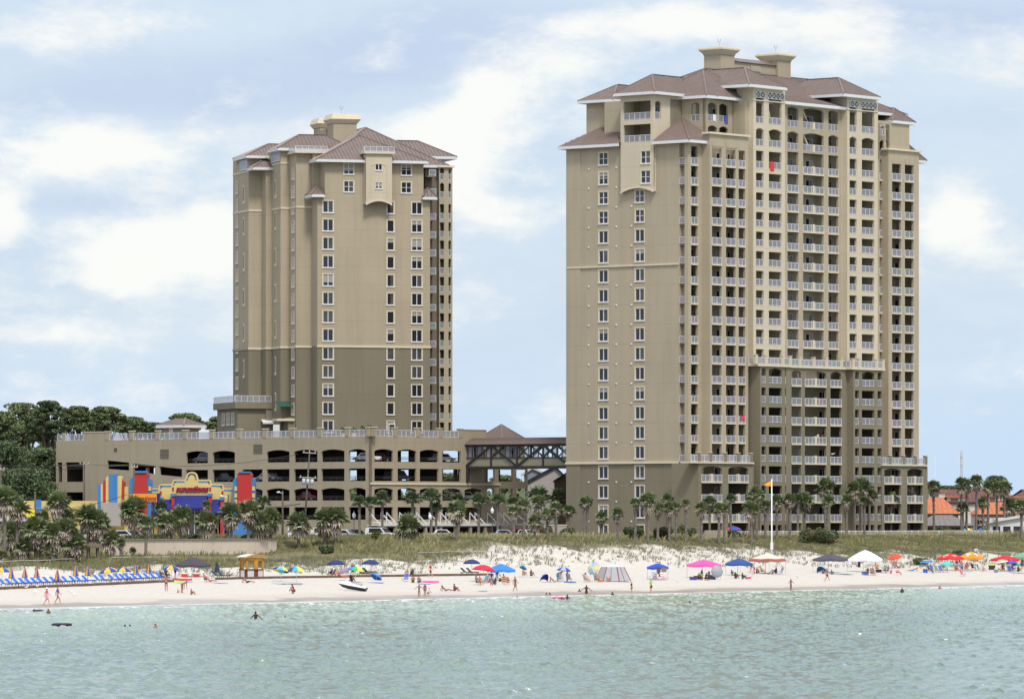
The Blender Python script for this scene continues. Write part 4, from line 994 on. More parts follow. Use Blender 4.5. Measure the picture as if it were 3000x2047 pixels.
# ---------------------------------------------------------------- beach shop
def shop():
    Y0 = 772.0
    X = lambda px: (px-CX)/F*Y0
    Zp = lambda py: H+(HY-py)/F*Y0
    root = thing('beach_shop', 'bright yellow, blue and red beach shop with stepped parapet and blue awnings', 'shop', (X(430), Y0, 0))
    ox = X(430)
    YEL = mat('shop_yellow', lin((214,190,118)), .8, .08, .3); BLU = mat('shop_light_blue', lin((65,125,185)), .8, .06, .3); RED = mat('shop_red', lin((180,48,45)), .8, .06, .3); NAVY = mat('shop_navy', lin((25,35,120)), .8, .1, .6)
    S = lambda pts: [(X(a)-ox, Zp(b)) for a, b in pts]
    # body block behind
    b = MB(); b.box(X(440)-ox, X(690)-ox, 1.0, 24, 4.5, Zp(1432)); b.box(X(160)-ox-8, X(440)-ox, 6, 22, 4.5, Zp(1466)); b.build('wall', YEL, root)
    def arc(cx, cy, rx, ry, a0, a1, n=6): return [(cx+rx*math.cos(math.radians(a0+(a1-a0)*i/n)), cy-ry*math.sin(math.radians(a0+(a1-a0)*i/n))) for i in range(n+1)]
    out = [(444,1600),(444,1429),(464,1429)] + arc(474,1424,9,7,180,90,4) + [(502,1417)] + arc(514,1412,9,8,180,90,4) + [(541,1404)] + arc(562,1396,17,15,180,0,10) + [(581,1404),(606,1404)] + arc(610,1412,9,8,90,0,4) + [(620,1416),(644,1417)] + arc(646,1424,9,7,90,0,4) + [(656,1429),(690,1430),(690,1600)]
    b = MB(); b.slab(S(out), 0, .9, 0)
    inn_ = [(a*1.0, c) for a, c in out[1:-1]]
    for (a, c), (e, f) in zip(inn_, inn_[1:]):
        p_, q_ = Vector((X(a)-ox, Zp(c))), Vector((X(e)-ox, Zp(f))); dv_ = q_-p_
        if dv_.length < .02: continue
        nn = Vector((dv_.y, -dv_.x)).normalized(); o1, o2 = nn*.22, nn*.42
        b.poly([(p_.x+o1.x,-.03,p_.y+o1.y),(q_.x+o1.x,-.03,q_.y+o1.y),(q_.x+o2.x,-.03,q_.y+o2.y),(p_.x+o2.x,-.03,p_.y+o2.y)],1)
    b.build('parapet_facade', [YEL, BLU], root)
    b = MB(); b.lathe([(0,-.2),(.45,-.15),(.5,0)], n=12); o = b.build('medallion', mat('shop_cream', lin((225,205,140)), .7), root, (X(562)-ox, 0, Zp(1396))); o.rotation_euler = (math.pi/2,0,0)
    for px, y0, y1 in ((507,1427,1437),(616,1427,1437),(471,1438,1448),(652,1438,1448)):
        b = MB(); b.box(-.13,.13,-.12,0,0,.5*(y1-y0)/10*1.0); b.build('red_accent', RED, root, (X(px)-ox,0,Zp(y1)))
    for px in (508,616,651,472):
        yt = 1445 if px in (508,616) else 1456
        b = MB(); b.box(-.22,.22,-1.1,0,5,Zp(yt)-.4,0); b.box(-.32,.32,-1.25,0,Zp(yt)-.4,Zp(yt),1); b.build('pilaster', [RED, BLU], root, (X(px)-ox,0,0))
    for a, c, yt, yb in ((513,611,1450,1487),(622,650,1462,1499),(476,503,1462,1487),(656,684,1471,1499),(444,470,1444,1497)):
        b = MB(); z1, z0 = Zp(yt), Zp(yb); x0, x1 = X(a)-ox, X(c)-ox
        b.add([(x0,-.02,z1),(x1,-.02,z1),(x1+.15,-1.5,z0),(x0-.15,-1.5,z0),(x0-.15,-1.5,z0-.25),(x1+.15,-1.5,z0-.25),(x0-.15,-.02,z0),(x1+.15,-.02,z0)],[(0,1,2,3),(3,2,5,4),(0,3,6),(1,2,7)],0)
        b.build('awning', NAVY, root)
    b = MB()
    for i in range(9):
        x = X(520)-ox+i*.72*1.15; b.box(x, x+.7, -.05, 0, 5.9, Zp(1490), 0)
        b.box(x+.72, x+.8, -.09, 0, 5.9, Zp(1490), 1)
    for i in range(3): x = X(628)-ox+i*.6; b.box(x, x+.5, -.05, 0, 5.9, 8.6, 0)
    b.build('shop_window', [GLASS2, WHITE], root)
    # red towers with light blue shoulders
    for cx, r0, r1, w0, w1, top in ((413,395,435,381,445,1379),(716,698,739,684,748,1381)):
        k = 1.0
        b = MB(); wings = arc(r0-0, 1399+6, (r0-w0), 12, 180, 90, 5)
        b.slab(S([(w0,1600)] + arc(r0, 1412, r0-w0, 14, 180, 90, 5) + arc(r1, 1412, w1-r1, 14, 90, 0, 5) + [(w1,1600)]), -1.6, 2.2, 0)
        b.build('tower_wing', BLU, root)
        b = MB(); b.slab(S([(r0,1502 if cx > 500 else 1600)] + [(r0,1398)] + arc(r0+6, 1392, 7, 8, 180, 90, 4) + arc(r1-6, 1392, 7, 8, 90, 0, 4) + [(r1,1398),(r1,1502 if cx > 500 else 1600)]), -2.0, 2.4, 0)
        b.build('tower_panel', RED, root)
        b = MB(); b.slab(S([(r0+4,1385),(r0+4,top),(r1-4,top),(r1-4,1385)]), -2.2, 2.5, 0); b.build('tower_cap', BLU, root)
        for y_ in ((1431,1451,1469) if cx > 500 else (1431,)):
            for xx in ((w0+9,w1-4) if cx > 500 else (w1-4,)): b = MB(); b.box(-.2,.2,-.12,0,-.3,.3); b.build('square_stud', YEL, root, (X(xx)-ox,-1.6,Zp(y_)))
    # striped tower at the far left
    b = MB(); T_ = lambda pts, m, y0, y1: b.slab(S(pts), y0, y1, m)
    T_([(287,1600),(287,1418),(297,1418),(297,1600)],1,-1.0,2)
    T_([(297,1600),(297,1418),(304,1417),(304,1600)],0,-1.0,2)
    T_([(304,1472),(304,1418)] + arc(310,1412,6,6,180,90,3) + [(312,1407),(312,1472)],2,-1.2,2)
    T_([(312,1472),(312,1402)] + arc(321,1402,9,8,180,90,4) + [(321,1472)],0,-1.3,2)
    T_([(321,1471),(321,1389),(346,1389),(346,1471)],1,-1.5,2.2)
    T_([(346,1472),(346,1394)] + arc(350,1402,9,9,90,0,4) + [(357,1472)],0,-1.3,2)
    T_([(357,1472),(357,1407)] + [(361,1407),(365,1411),(366,1472)],2,-1.2,2)
    T_([(366,1600),(366,1425),(381,1425),(381,1600)],0,-1.0,2)
    b.build('striped_tower', [YEL, BLU, RED], root)
    b = MB(); b.slab(S([(299,1540),(299,1472),(357,1471),(357,1540)]), -2.2, 1.0, 0); b.build('grey_annex', mat('annex_grey', (.40,.37,.33), .9, .1, .3), root)
    for px in (228,165,): b = MB(); b.box(-.35,.35,-.2,0,4.5,Zp(1462)); b.build('blue_pilaster', BLU, root, (X(px)-ox-3,6,0))
    b = MB(); b.box(X(160)-ox-8.2, X(300)-ox, 5.7, 6, Zp(1490), Zp(1488)); b.build('ledge', mat('annex_grey',(0,0,0)), root)
    # lettering
    def text(s, size, mt, loc, parent, name, shear=.25, ext=.06, off=0.0, width=None, sx_=1.0):
        cu = bpy.data.curves.new(name, 'FONT'); cu.body = s; cu.size = size; cu.extrude = ext; cu.shear = shear; cu.offset = off; cu.align_x = 'CENTER'; cu.space_character = 1.08
        o_ = bpy.data.objects.new(name, cu); COL.objects.link(o_); bpy.context.view_layer.update()
        me = bpy.data.meshes.new_from_object(o_.evaluated_get(bpy.context.evaluated_depsgraph_get())); bpy.data.objects.remove(o_)
        me.materials.clear(); me.materials.append(mt)
        ob = put(name, me, parent, loc); ob.rotation_euler = (math.pi/2,0,0)
        if width:
            xs = [v.co.x for v in me.vertices]; k = width/(max(xs)-min(xs)); ob.scale = (k,1,1)
        return ob
    LR = mat('letter_red', lin((165,20,45)), .4); LN = mat('letter_navy', lin((30,35,110)), .5)
    wd = X(611)-X(515)
    text('sunsations', 1.15, LN, (X(562)-ox+.03,-.10,Zp(1439.5)), root, 'lettering', off=.075, ext=.05, width=wd)
    text('sunsations', 1.15, LR, (X(562)-ox,-.22,Zp(1439)), root, 'lettering', off=.035, ext=.05, width=wd*.97)
    # street sign standing in front
    Y1 = 752.0; X1 = lambda px: (px-CX)/F*Y1; Z1 = lambda py: H+(HY-py)/F*Y1
    sg = thing('shop_sign', 'orange billboard with dark red lettering beside the utility pole in front of the shop', 'sign', (X1(422), Y1, 6.0))
    b = MB(); a, c = X1(382)-X1(422), X1(460)-X1(422); z0, z1 = Z1(1473)-6, Z1(1444)-6
    b.box(a, c+.35, -.25, .25, z0, z1, 1); b.box(a+.05, c-.02, -.29, -.25, z0+.06, z1-.06, 0); b.build('sign_board', [mat('sign_orange', lin((225,150,30)), .5), NAVY], sg)
    b = MB(); b.box(a+.4,a+.6,-.12,.12,-1,z0); b.box(c-.6,c-.4,-.12,.12,-1,z0); b.build('sign_post', BLACKM, sg)
    text('sunsations', .82, LR, ((a+c)/2,-.33,Z1(1464.5)-6), sg, 'lettering', off=.02, ext=.03, width=(c-a)*.93)
    text('Department Store', .26, LN, ((a+c)/2+.6,-.33,Z1(1470.5)-6), sg, 'lettering', off=.008, ext=.02, shear=0, width=(c-a)*.62)
shop()

# ---------------------------------------------------------------- seawall, kerb, other buildings
SANDW = mat('seawall_render', (.68,.57,.46), .9, .12, .25)
SW = thing('seawall', 'long plain sandy pink retaining wall behind the palms below the shop', 'wall', (0,0,0))
b = MB(); pts = [xy(88.0, 128), xy(88.0, 146), xy(88.0, 163)]
for i in range(17):
    t0, t1 = 126+i*2.2, 126+(i+1)*2.2
    (xa, ya), (xb, yb) = xy(87.2, t0), xy(87.2, t1-.04); (xc, yc), (xd, yd) = xy(88.6, t0), xy(88.6, t1-.04)
    b.prism([(xa,ya),(xb,yb),(xd,yd),(xc,yc)], 3.0, 6.05, 0)
b.build('wall_panel', SANDW, SW)
b = MB(); (xa, ya), (xb, yb) = xy(87.0, 126), xy(87.0, 163.4); (xc, yc), (xd, yd) = xy(88.9, 126), xy(88.9, 163.4)
b.prism([(xa,ya),(xb,yb),(xd,yd),(xc,yc)], 6.05, 6.17, 0); b.build('coping', mat('coping_grey', (.30,.27,.23), .9, .3, 1.5), SW)
def gable_house(name, lab, px0, px1, Y, yb, ytop, yapex, apex_px, depth, wm, rm, cat='building', over=.5):
    X0_, X1_ = (px0-CX)/F*Y, (px1-CX)/F*Y; z = lambda py: H+(HY-py)/F*Y; xa = (apex_px-CX)/F*Y
    r = thing(name, lab, cat, (X0_, Y, 0)); b = MB(); w_ = X1_-X0_
    b.slab([(0,yb),(w_,yb),(w_,z(ytop[1])),(xa-X0_,z(yapex)),(0,z(ytop[0]))], 0, depth, 0); b.build('wall', wm, r)
    b = MB(); za, zl, zr = z(yapex), z(ytop[0]), z(ytop[1])
    b.slab([(-over,zl-.25),(xa-X0_,za+.05),(xa-X0_,za+.4),(-over,zl+.1)], -.4, depth+.3, 0); b.slab([(xa-X0_,za+.05),(w_+over,zr-.25),(w_+over,zr+.1),(xa-X0_,za+.4)], -.4, depth+.3, 0)
    b.build('roof', rm, r); return r
GREYW = mat('grey_stucco', (.52,.48,.45), .9, .06, .4)
gable_house('grey_house', 'large plain grey gabled wall seen between the garage and the tall tower', 1545, 1650, 900, 5, (1410,1392), 1370, 1626, 14, GREYW, BLACKM, over=.2)
gable_house('brown_house', 'dark brown gable tucked against the left edge of the tall tower', 1625, 1672, 862, 5, (1409,1391), 1390, 1660, 8, mat('brown_wall', (.14,.09,.06), .8, .1, 1), BLACKM, over=.2)
gable_house('flat_roof_house', 'low building with pale roof seen under the footbridge beyond the grey wall', 1535, 1600, 930, 5, (1390,1390), 1374, 1560, 10, mat('far_blue_wall', (.25,.28,.32), .8), mat('pale_roof', (.6,.58,.55), .8))
lw = thing('garden_wall', 'low pale wall under the brown gable left of the tall tower', 'wall', P(1650,1570,842)[:2]+(4.5,)); b = MB(); b.box(-5.4,.5,0,.4,0,3.3,0); b.build('wall_panel', mat('pale_wall', (.36,.33,.29), .9), lw); b = MB(); b.box(-5.5,.6,-.08,.48,3.3,3.42,0); b.build('coping', TRIM, lw)
ORT = mat('orange_tiles', (.60,.20,.09), .8, .35, 2.0, .5, 6); MAR = mat('maroon_roof', (.165,.07,.058), .8, .25, 1.2); CRW = mat('cream_wall', (.62,.57,.50), .8, .05, .5)
def long_house(name, lab, px0, px1, Y, py_eave, py_ridge, depth, wm, rm, dorm=(), shear=0.0, ang=0.0, dn=None):
    X0_ = (px0-CX)/F*Y; w_ = (px1-px0)/F*Y; z = lambda py: H+(HY-py)/F*Y; r = thing(name, lab, 'building', (X0_, Y, 0), ang)
    b = MB(); b.box(.4,w_-.4,.4,depth-.4,5,z(py_eave),0); b.build('wall', wm, r)
    b = MB(); ze, zr = z(py_eave), z(py_ridge); m_ = depth/2
    b.seam([(0,0,ze),(w_,0,ze),(w_-shear,m_,zr),(shear,m_,zr)],0,pitch=.8,hgt=.05); b.poly([(w_,depth,ze),(0,depth,ze),(shear,m_,zr),(w_-shear,m_,zr)]); b.poly([(0,0,ze),(shear,m_,zr),(0,depth,ze)]); b.poly([(w_,0,ze),(w_,depth,ze),(w_-shear,m_,zr)]); b.box(0,w_,-.05,.1,ze-.3,ze,1)
    b.build('roof', [rm, BLACKM], r)
    for (a, c, yb_, yt_) in dorm:
        x0, x1 = (a-px0)/F*Y, (c-px0)/F*Y; zb, zt = z(yb_), z(yt_)
        b = MB(); b.box(x0,x1,.8,m_,zb,zt,0); b.box(x0+(x1-x0)*.2,x0+(x1-x0)*.6,.74,.8,zb+.15*(zt-zb),zt-.25*(zt-zb),1); b.slab([(x0-.3,zt),(x1+.3,zt),(x1+.3,zt+.2),(x0-.3,zt+.35)],.4,m_,2); b.build('dormer', [CRW, mat('shutter_maroon',(.16,.08,.08),.7), ORT], r)
    return r
long_house('maroon_roof_house', 'house with long maroon roof and white dormers beyond the palms right of the tall tower', 2690, 2965, 1020, 1470, 1432, 16, CRW, MAR, [(2722,2770,1458,1440),(2775,2830,1472,1456),(2893,2932,1470,1453),(2935,2975,1470,1453)], 1.5)
long_house('maroon_roof_house', 'second maroon roofed house cut off by the right edge of the picture', 2958, 3060, 990, 1472, 1432, 16, CRW, MAR, [(2975,3030,1474,1458)], 3.5)
long_house('orange_roof_house', 'house with broad orange tile roof below the maroon roofs', 2690, 2815, 930, 1504, 1456, 16, mat('tan_wall',(.24,.20,.16),.9), ORT, [], 2.5)
long_house('orange_roof_house', 'house with orange tile roof and dark windows at the far right edge behind palms', 2860, 3060, 935, 1506, 1470, 16, CRW, ORT, [], 2.0)
rr = long_house('pavilion', 'low pavilion with brown ribbed metal roof beside the tall tower', 2690, 2852, 905, 1539, 1508, 14, mat('pavilion_wall',(.09,.075,.06),.9), mat('brown_seam_roof',(.20,.165,.15),.5,.2,1), [], 3.0)
rr2 = long_house('pavilion', 'smaller brown hip roof right of the low pavilion behind the palms', 2866, 2912, 912, 1539, 1520, 8, mat('pavilion_wall',(0,0,0)), mat('brown_seam_roof',(0,0,0)), [], 2.3)
wb_ = thing('white_building', 'low white building with sloping white roof edge at the far right', 'building', P(2900,1570,900)[:2]+(5,)); b = MB(); b.box(0,9,0,8,0,4.0,0); b.add([(-.3,-.5,3.1),(9,-.5,4.7),(9,-.5,5.1),(-.3,-.5,3.5),(-.3,8,3.1),(9,8,4.7),(9,8,5.1),(-.3,8,3.5)],[(0,1,2,3),(3,2,6,7),(4,5,6,7),(0,1,5,4)],0); b.build('wall', WHITE, wb_)
b = MB()
for i in range(5): b.box(.5+i*1.7,1.7+i*1.7,-.04,0,1.2,2.6,0)
b.build('window', GLASS, wb_)

# ---------------------------------------------------------------- foliage
FG = mat('palm_green', (.235,.285,.13), .55, .45, 1.3); FG2 = mat('palm_green_dark', (.17,.22,.105), .6, .4, 1.3)
FDD = mat('dead_frond', (.50,.43,.34), .85, .45, 2.5); TRK = mat('palm_trunk', (.22,.19,.16), .95, .4, 3, .6, 9)
def frond(b, r, az, el, L, droop, m, fan=.55, nl=9):
    d = Vector((math.cos(az)*math.cos(el), math.sin(az)*math.cos(el), math.sin(el))); side = Vector((-math.sin(az), math.cos(az), 0))
    base = d*.12; hub = d*L*.45 + Vector((0,0,-droop*.12)); b.bar(base, hub, .035, m)
    nrm = d.cross(side).normalized()
    for i in range(nl):
        a = (i/(nl-1)-.5)*2*1.35; dd = (d*math.cos(a)+side*math.sin(a)); ll = L*fan*(1-.25*abs(a)/1.35)*r.uniform(.85,1.1)
        tip = hub + dd*ll + Vector((0,0,-droop*(.35+.3*abs(a)) *ll)) + nrm*r.uniform(-.08,.08); mid = hub+dd*ll*.5; wv = (side*math.cos(a)-d*math.sin(a))*.08
        b.add([tuple(hub), tuple(mid+wv+Vector((0,0,-.03))), tuple(tip), tuple(mid-wv+Vector((0,0,.02)))], [(0,1,2,3)], m)
PC = []
for v in range(5):
    r = random.Random(50+v); g = MB(); dd_ = MB()
    for i in range(46):
        az = r.uniform(0,6.283); el = r.uniform(-.25,1.35) if i > 12 else r.uniform(.4,1.4)
        frond(g, r, az, el, r.uniform(.8,1.05), .25+.5*(1.3-el)/1.5, 0)
    for i in range(48 if v != 3 else 20):
        az = r.uniform(0,6.283); el = r.uniform(-1.3,.25)
        frond(dd_, r, az, el, r.uniform(.62,.95), .9, 0, .5, 6)
    PC.append((g.mesh('crown',[FG]), dd_.mesh('dead_fronds',[FDD]), g.mesh('crown',[FG2])))
PT = []
for v in range(3):
    b = MB(); r = random.Random(v); path = []; rad = []
    lean = r.uniform(-.05,.05)
    for i in range(13): u = i/12; path.append((lean*math.sin(u*2.2), .02*math.sin(u*3+v), u)); rad.append((1.12 if i == 0 else 1.0 - .12*u + (.18 if u > .85 else 0)) * (1+.05*(i%2)))
    b2 = MB(); b2.tube(path, [x*.19 for x in rad], 8)
    PT.append((b2, path[-1]))
def palm(px, py, cy, rpx, dark=0, label='', dmax=None):
    dm = dmax or (79 if px > 1655 else 118)
    X, Y, z = ground(px, py, dm)
    rr_ = rpx/F*Y*(1.65 if px < 300 else 1.38); zc = H+(HY-cy)/F*Y; hgt = max(zc - z, .5)
    root = thing('palm_tree', label, 'palm tree', (X, Y, z-.15), rnd.uniform(0,6.28), 'palm trees behind the dunes')
    vi = rnd.randrange(3); b2, tipp = PT[vi]
    tb_ = MB(); tr = .8+.28*rr_/1.5
    tb_.add([(v[0]-0+ (v[0]-tipp[0]*v[2])*(tr-1), v[1], v[2]*(hgt+.15)) for v in b2.v], b2.f, 0, True)
    for i in range(int(hgt*3)):     # leaf bases near the top
        a = rnd.uniform(0,6.28); zz = rnd.uniform(.5,1.0)*(hgt); q = Vector((tipp[0]*zz/hgt+.17*math.cos(a), tipp[1]*zz/hgt+.17*math.sin(a), zz)); tb_.bar(q, q+Vector((math.cos(a)*.12, math.sin(a)*.12, .22)), .06)
    tb_.build('trunk', TRK, root)
    c = PC[rnd.randrange(5)]
    loc = (tipp[0], tipp[1], hgt+.15)
    put('crown', c[2] if dark else c[0], root, loc, rnd.uniform(0,6.28), (rr_, rr_, rr_*.95)); 
    if not dark or rnd.random() < .6: put('dead_fronds', c[1], root, (loc[0],loc[1],loc[2]-.05*rr_), rnd.uniform(0,6.28), (rr_*.92, rr_*.92, rr_*(1.05 if not dark else .7)))
    return root
PALMS = [(13,1648,1463,33,0),(50,1645,1491,30,0),(34,1640,1562,34,0),(6,1655,1628,15,0),(105,1645,1551,33,0),(123,1640,1521,22,0),(120,1640,1583,28,0),(163,1645,1562,33,0),(170,1640,1474,31,0),(190,1640,1521,29,0),(194,1645,1548,28,0),(217,1645,1592,32,0),(258,1640,1515,34,0),(286,1640,1530,32,0),(70,1645,1600,26,0),(148,1645,1610,22,0),
(322,1633,1580,32,0),(354,1635,1590,15,0),(390,1590,1496,44,0),(388,1632,1612,11,0),(427,1632,1532,24,0),(470,1570,1485,24,1),(487,1621,1528,31,0),(502,1621,1530,25,0),(531,1618,1514,36,0),(606,1575,1478,15,0),(606,1613,1528,34,0),(677,1617,1505,35,0),(727,1613,1496,34,0),(758,1617,1530,37,0),(792,1615,1520,34,0),(770,1570,1471,21,1),
(876,1608,1532,35,0),(952,1599,1524,38,0),(982,1597,1518,36,0),(1053,1569,1471,21,1),(1084,1571,1471,20,1),(1120,1574,1460,24,1),(1208,1572,1462,25,1),(1196,1582,1543,38,0),(1263,1566,1457,29,1),(1277,1566,1485,20,1),(1338,1585,1494,31,0),(1343,1565,1465,24,1),(1402,1572,1467,24,1),(1458,1570,1465,21,1),(1502,1570,1473,20,1),(1506,1585,1496,18,0),(1534,1585,1479,20,0),(1566,1587,1527,22,0),(1577,1565,1452,31,1),(1577,1574,1473,24,0),(1604,1580,1508,21,0),(1629,1575,1486,19,0),(1635,1565,1459,28,1),(1666,1568,1496,20,0),
(1710,1567,1471,16,0),(1721,1569,1468,17,0),(1762,1574,1515,19,0),(1809,1592,1503,20,0),(1861,1582,1474,17,0),(1898,1592,1468,28,0),(1927,1585,1489,19,0),(1955,1575,1461,18,1),(1961,1585,1487,20,0),(1981,1587,1484,14,0),(2009,1590,1474,15,0),(2054,1595,1489,21,0),(2079,1575,1473,22,1),(2106,1595,1489,19,0),(2122,1592,1489,16,0),(2141,1570,1463,18,1),(2202,1595,1492,28,0),(2206,1575,1463,26,1),(2217,1580,1446,26,0),(2242,1577,1481,20,0),(2276,1580,1467,21,0),(2314,1580,1464,21,0),(2337,1570,1463,20,1),(2357,1570,1467,26,0),(2418,1570,1426,28,0),(2425,1575,1467,21,0),(2480,1574,1464,20,0),(2504,1570,1432,25,0),(2524,1570,1426,28,0),(2548,1570,1450,23,0),(2532,1572,1470,18,1),(2610,1568,1464,25,0),(2662,1566,1415,24,0),(2679,1566,1426,22,0),(2691,1566,1436,21,0),(2708,1566,1429,20,0),(2736,1565,1426,21,0),
(2816,1562,1418,22,0),(2831,1562,1421,19,0),(2860,1560,1410,21,0),(2895,1560,1426,17,0),(2921,1562,1430,20,0),(2943,1563,1427,22,0),(2880,1560,1470,17,0),(2820,1560,1489,20,1),(2959,1568,1485,28,0),(2992,1578,1481,21,0),(2971,1566,1476,18,0)]
ORD = ['first','second','third','fourth','fifth','sixth','seventh','eighth','ninth','tenth','eleventh','twelfth','thirteenth','fourteenth','fifteenth','sixteenth','seventeenth','eighteenth','nineteenth','twentieth']
SEGS = [(0,300,'in the dense grove at the left edge'),(300,700,'in front of the bright beach shop'),(700,1085,'before the left face of the garage'),(1085,1480,'before the white garage canopy'),(1480,1690,'before the grey house gap'),(1690,2030,'before the tall tower end wall'),(2030,2330,'before the tall tower left balconies'),(2330,2600,'before the tall tower middle balconies'),(2600,2770,'at the right corner of the tall tower'),(2770,3010,'before the orange and maroon roofs')]
for a, c, ph in SEGS:
    grp = sorted([p for p in PALMS if a <= p[0] < c], key=lambda p: (p[0], p[2]))
    for i, p in enumerate(grp):
        rr_ = p[3]; size = 'stout bushy' if rr_ >= 33 else ('small' if rr_ <= 16 else ('slim' if rr_ <= 21 else 'tall'))
        look = 'dark green ' if p[4] else ''
        palm(*p, label='%s %spalm, %s from the left %s' % (size, look, ORD[i], ph))
# pines and broad trees
PG = [mat('pine_green', (.19,.24,.10), .8, .5, .5), mat('pine_green_dark', (.135,.185,.08), .8, .5, .5), mat('broad_green', (.15,.20,.085), .7, .5, .8)]
BARK = mat('bark', (.10,.075,.055), .95, .3, 2)
def puffs(b, r, cs, leaf, per):
    for (cx, cy, cz, rx, rz) in cs:
        for i in range(per):
            th = r.uniform(0,6.283); u = r.uniform(-1,1); k = r.uniform(.55,1.0)**.5; s = math.sqrt(1-u*u)
            p = Vector((cx+rx*k*s*math.cos(th), cy+rx*k*s*math.sin(th), cz+rz*k*u))
            a = Vector((r.uniform(-1,1), r.uniform(-1,1), r.uniform(-.6,.6))).normalized(); c = a.cross(Vector((r.uniform(-1,1), r.uniform(-1,1), r.uniform(-1,1)))).normalized()
            l = leaf*r.uniform(.6,1.3)
            b.add([tuple(p-a*l-c*l*.45), tuple(p+a*l*.2-c*l*.6), tuple(p+a*l), tuple(p+c*l*.55)], [(0,1,2,3)], 0)
def tree(name, px, Y, pytop, wpx, label, gi=0, seed=0, flat=.5, base=6.0, fill=26, pylow=None, group='pines and trees behind the garage', puffk=1.0):
    r = random.Random(seed); X = (px-CX)/F*Y; zt = H+(HY-pytop)/F*Y; W_ = wpx/F*Y/2; hgt = zt-base
    zl = (H+(HY-pylow)/F*Y - base) if pylow else hgt*.55
    root = thing(name, label, 'tree', (X, Y, base), 0, group)
    b = MB(); path = [(0,0,-.3),(r.uniform(-.4,.4),0,hgt*.35),(r.uniform(-.8,.8),r.uniform(-.5,.5),hgt*.7)]; b.tube(path, [.38,.28,.16], 7)
    cs = []
    for i in range(fill):
        u = r.random(); zz = zl + (hgt-zl)*(u**.8); frac = (zz-zl)/(hgt-zl+.01); Rr = W_*math.sqrt(max(1-(2*frac-.75)**2*.62,.1)); th = r.uniform(0,6.283); rad = Rr*math.sqrt(r.random())
        pr = r.uniform(.12,.32)*W_*puffk; c = (rad*math.cos(th), rad*math.sin(th)*.8, min(zz, hgt-pr*flat), pr, pr*flat); cs.append(c)
        if i % 3 == 0: b.tube([path[-1 if frac > .5 else 1], (c[0]*.5,c[1]*.5,(c[2]+hgt*.5)*.55), (c[0],c[1],c[2]-.1)], [.13,.09,.04], 5)
    b.build('trunk', BARK, root)
    g = MB(); puffs(g, r, cs, .24*max(1,W_/7), 90); g.build('crown', PG[gi], root)
tr = [('pine_tree',-10,930,1205,150,0,1290,'spreading pine at the left edge of the picture'),('pine_tree',70,945,1180,150,0,1300,'tall umbrella crowned pine second from the left edge'),('pine_tree',140,940,1174,110,1,1290,'tallest dark pine left of the garage'),('pine_tree',225,950,1190,100,0,1262,'pine rising directly above the left corner of the garage'),
('pine_tree',310,955,1191,120,0,1268,'wide pine above the ramp end of the garage'),('pine_tree',385,955,1222,90,0,1270,'airy pine with sky showing through left of the deck pavilion'),('broadleaf_tree',20,900,1290,140,1,1440,'dark rounded tree low at the left edge'),('broadleaf_tree',120,905,1310,130,2,1450,'pale leafed bushy tree left of the garage corner'),
('broadleaf_tree',70,890,1370,170,1,1500,'dark lower thicket tree left of the garage'),('broadleaf_tree',170,1000,1290,120,1,1420,'shadowy tree immediately beside the garage corner'),('pine_tree',545,975,1211,100,0,1262,'rounded pine just right of the deck pavilion'),('pine_tree',645,985,1221,80,0,1262,'pine touching the left edge of the left tower'),('pine_tree',440,1000,1238,90,1,1275,'low dark pine behind the deck pavilion'),
('broadleaf_tree',2915,1450,1393,74,1,1450,'lone round dark tree above the maroon roofs'),('broadleaf_tree',2775,1900,1422,60,1,1440,'small distant tree right of the tall tower'),('pine_tree',1480,1100,1392,90,0,1440,'tree seen through the open garage end bay'),('broadleaf_tree',1595,905,1455,90,1,1560,'dark tree before the grey house'),('broadleaf_tree',1300,1010,1385,170,2,1500,'leafy tree seen through the garage openings')]
for i, (nm, px, Y, pt_, w_, gi, pl, lab) in enumerate(tr):
    tree(nm, px, Y, pt_, w_, lab, gi, 20+i, .42 if nm == 'pine_tree' else .75, fill=110 if nm == 'pine_tree' else 80, pylow=pl, group='trees around the garage and houses', puffk=1.0 if nm == 'pine_tree' else 1.3)
# far woods as one mass
g = MB(); r = random.Random(3); cs = []
for i in range(260): Y = r.uniform(1020,1300); px = r.uniform(-40,1700) if i % 3 else r.uniform(2700,3040); zt = (r.uniform(3,5) if px > 2600 else r.uniform(5,10)) if px > 300 else r.uniform(5,19); cs.append(((px-CX)/F*Y, Y, 6+zt*.6, r.uniform(3,5), zt*.6))
puffs(g, r, cs, 1.1, 110); o = g.build('woodland', PG[1]); kind(o, 'stuff')
# planters on the deck
for px, py, wpx, lab in ((1073,1247,36,'round green shrub on the garage deck beside the crane shaped post'),(1037,1250,16,'small dark shrub on the garage deck'),(1008,1255,22,'low green plant on the garage deck')):
    Y = 868; X, _, z = P(px, 1262, Y); rt = thing('deck_shrub', lab, 'shrub', (X, Y, 21.7)); g = MB(); w_ = wpx/F*Y/2; puffs(g, r, [(0,0,1.0+w_*.4,w_,w_*.8)], .22, 160); g.build('foliage', PG[2], rt); b = MB(); b.lathe([(.3,0),(.42,.7),(.38,.7)], n=10); b.build('planter', TRIM, rt)
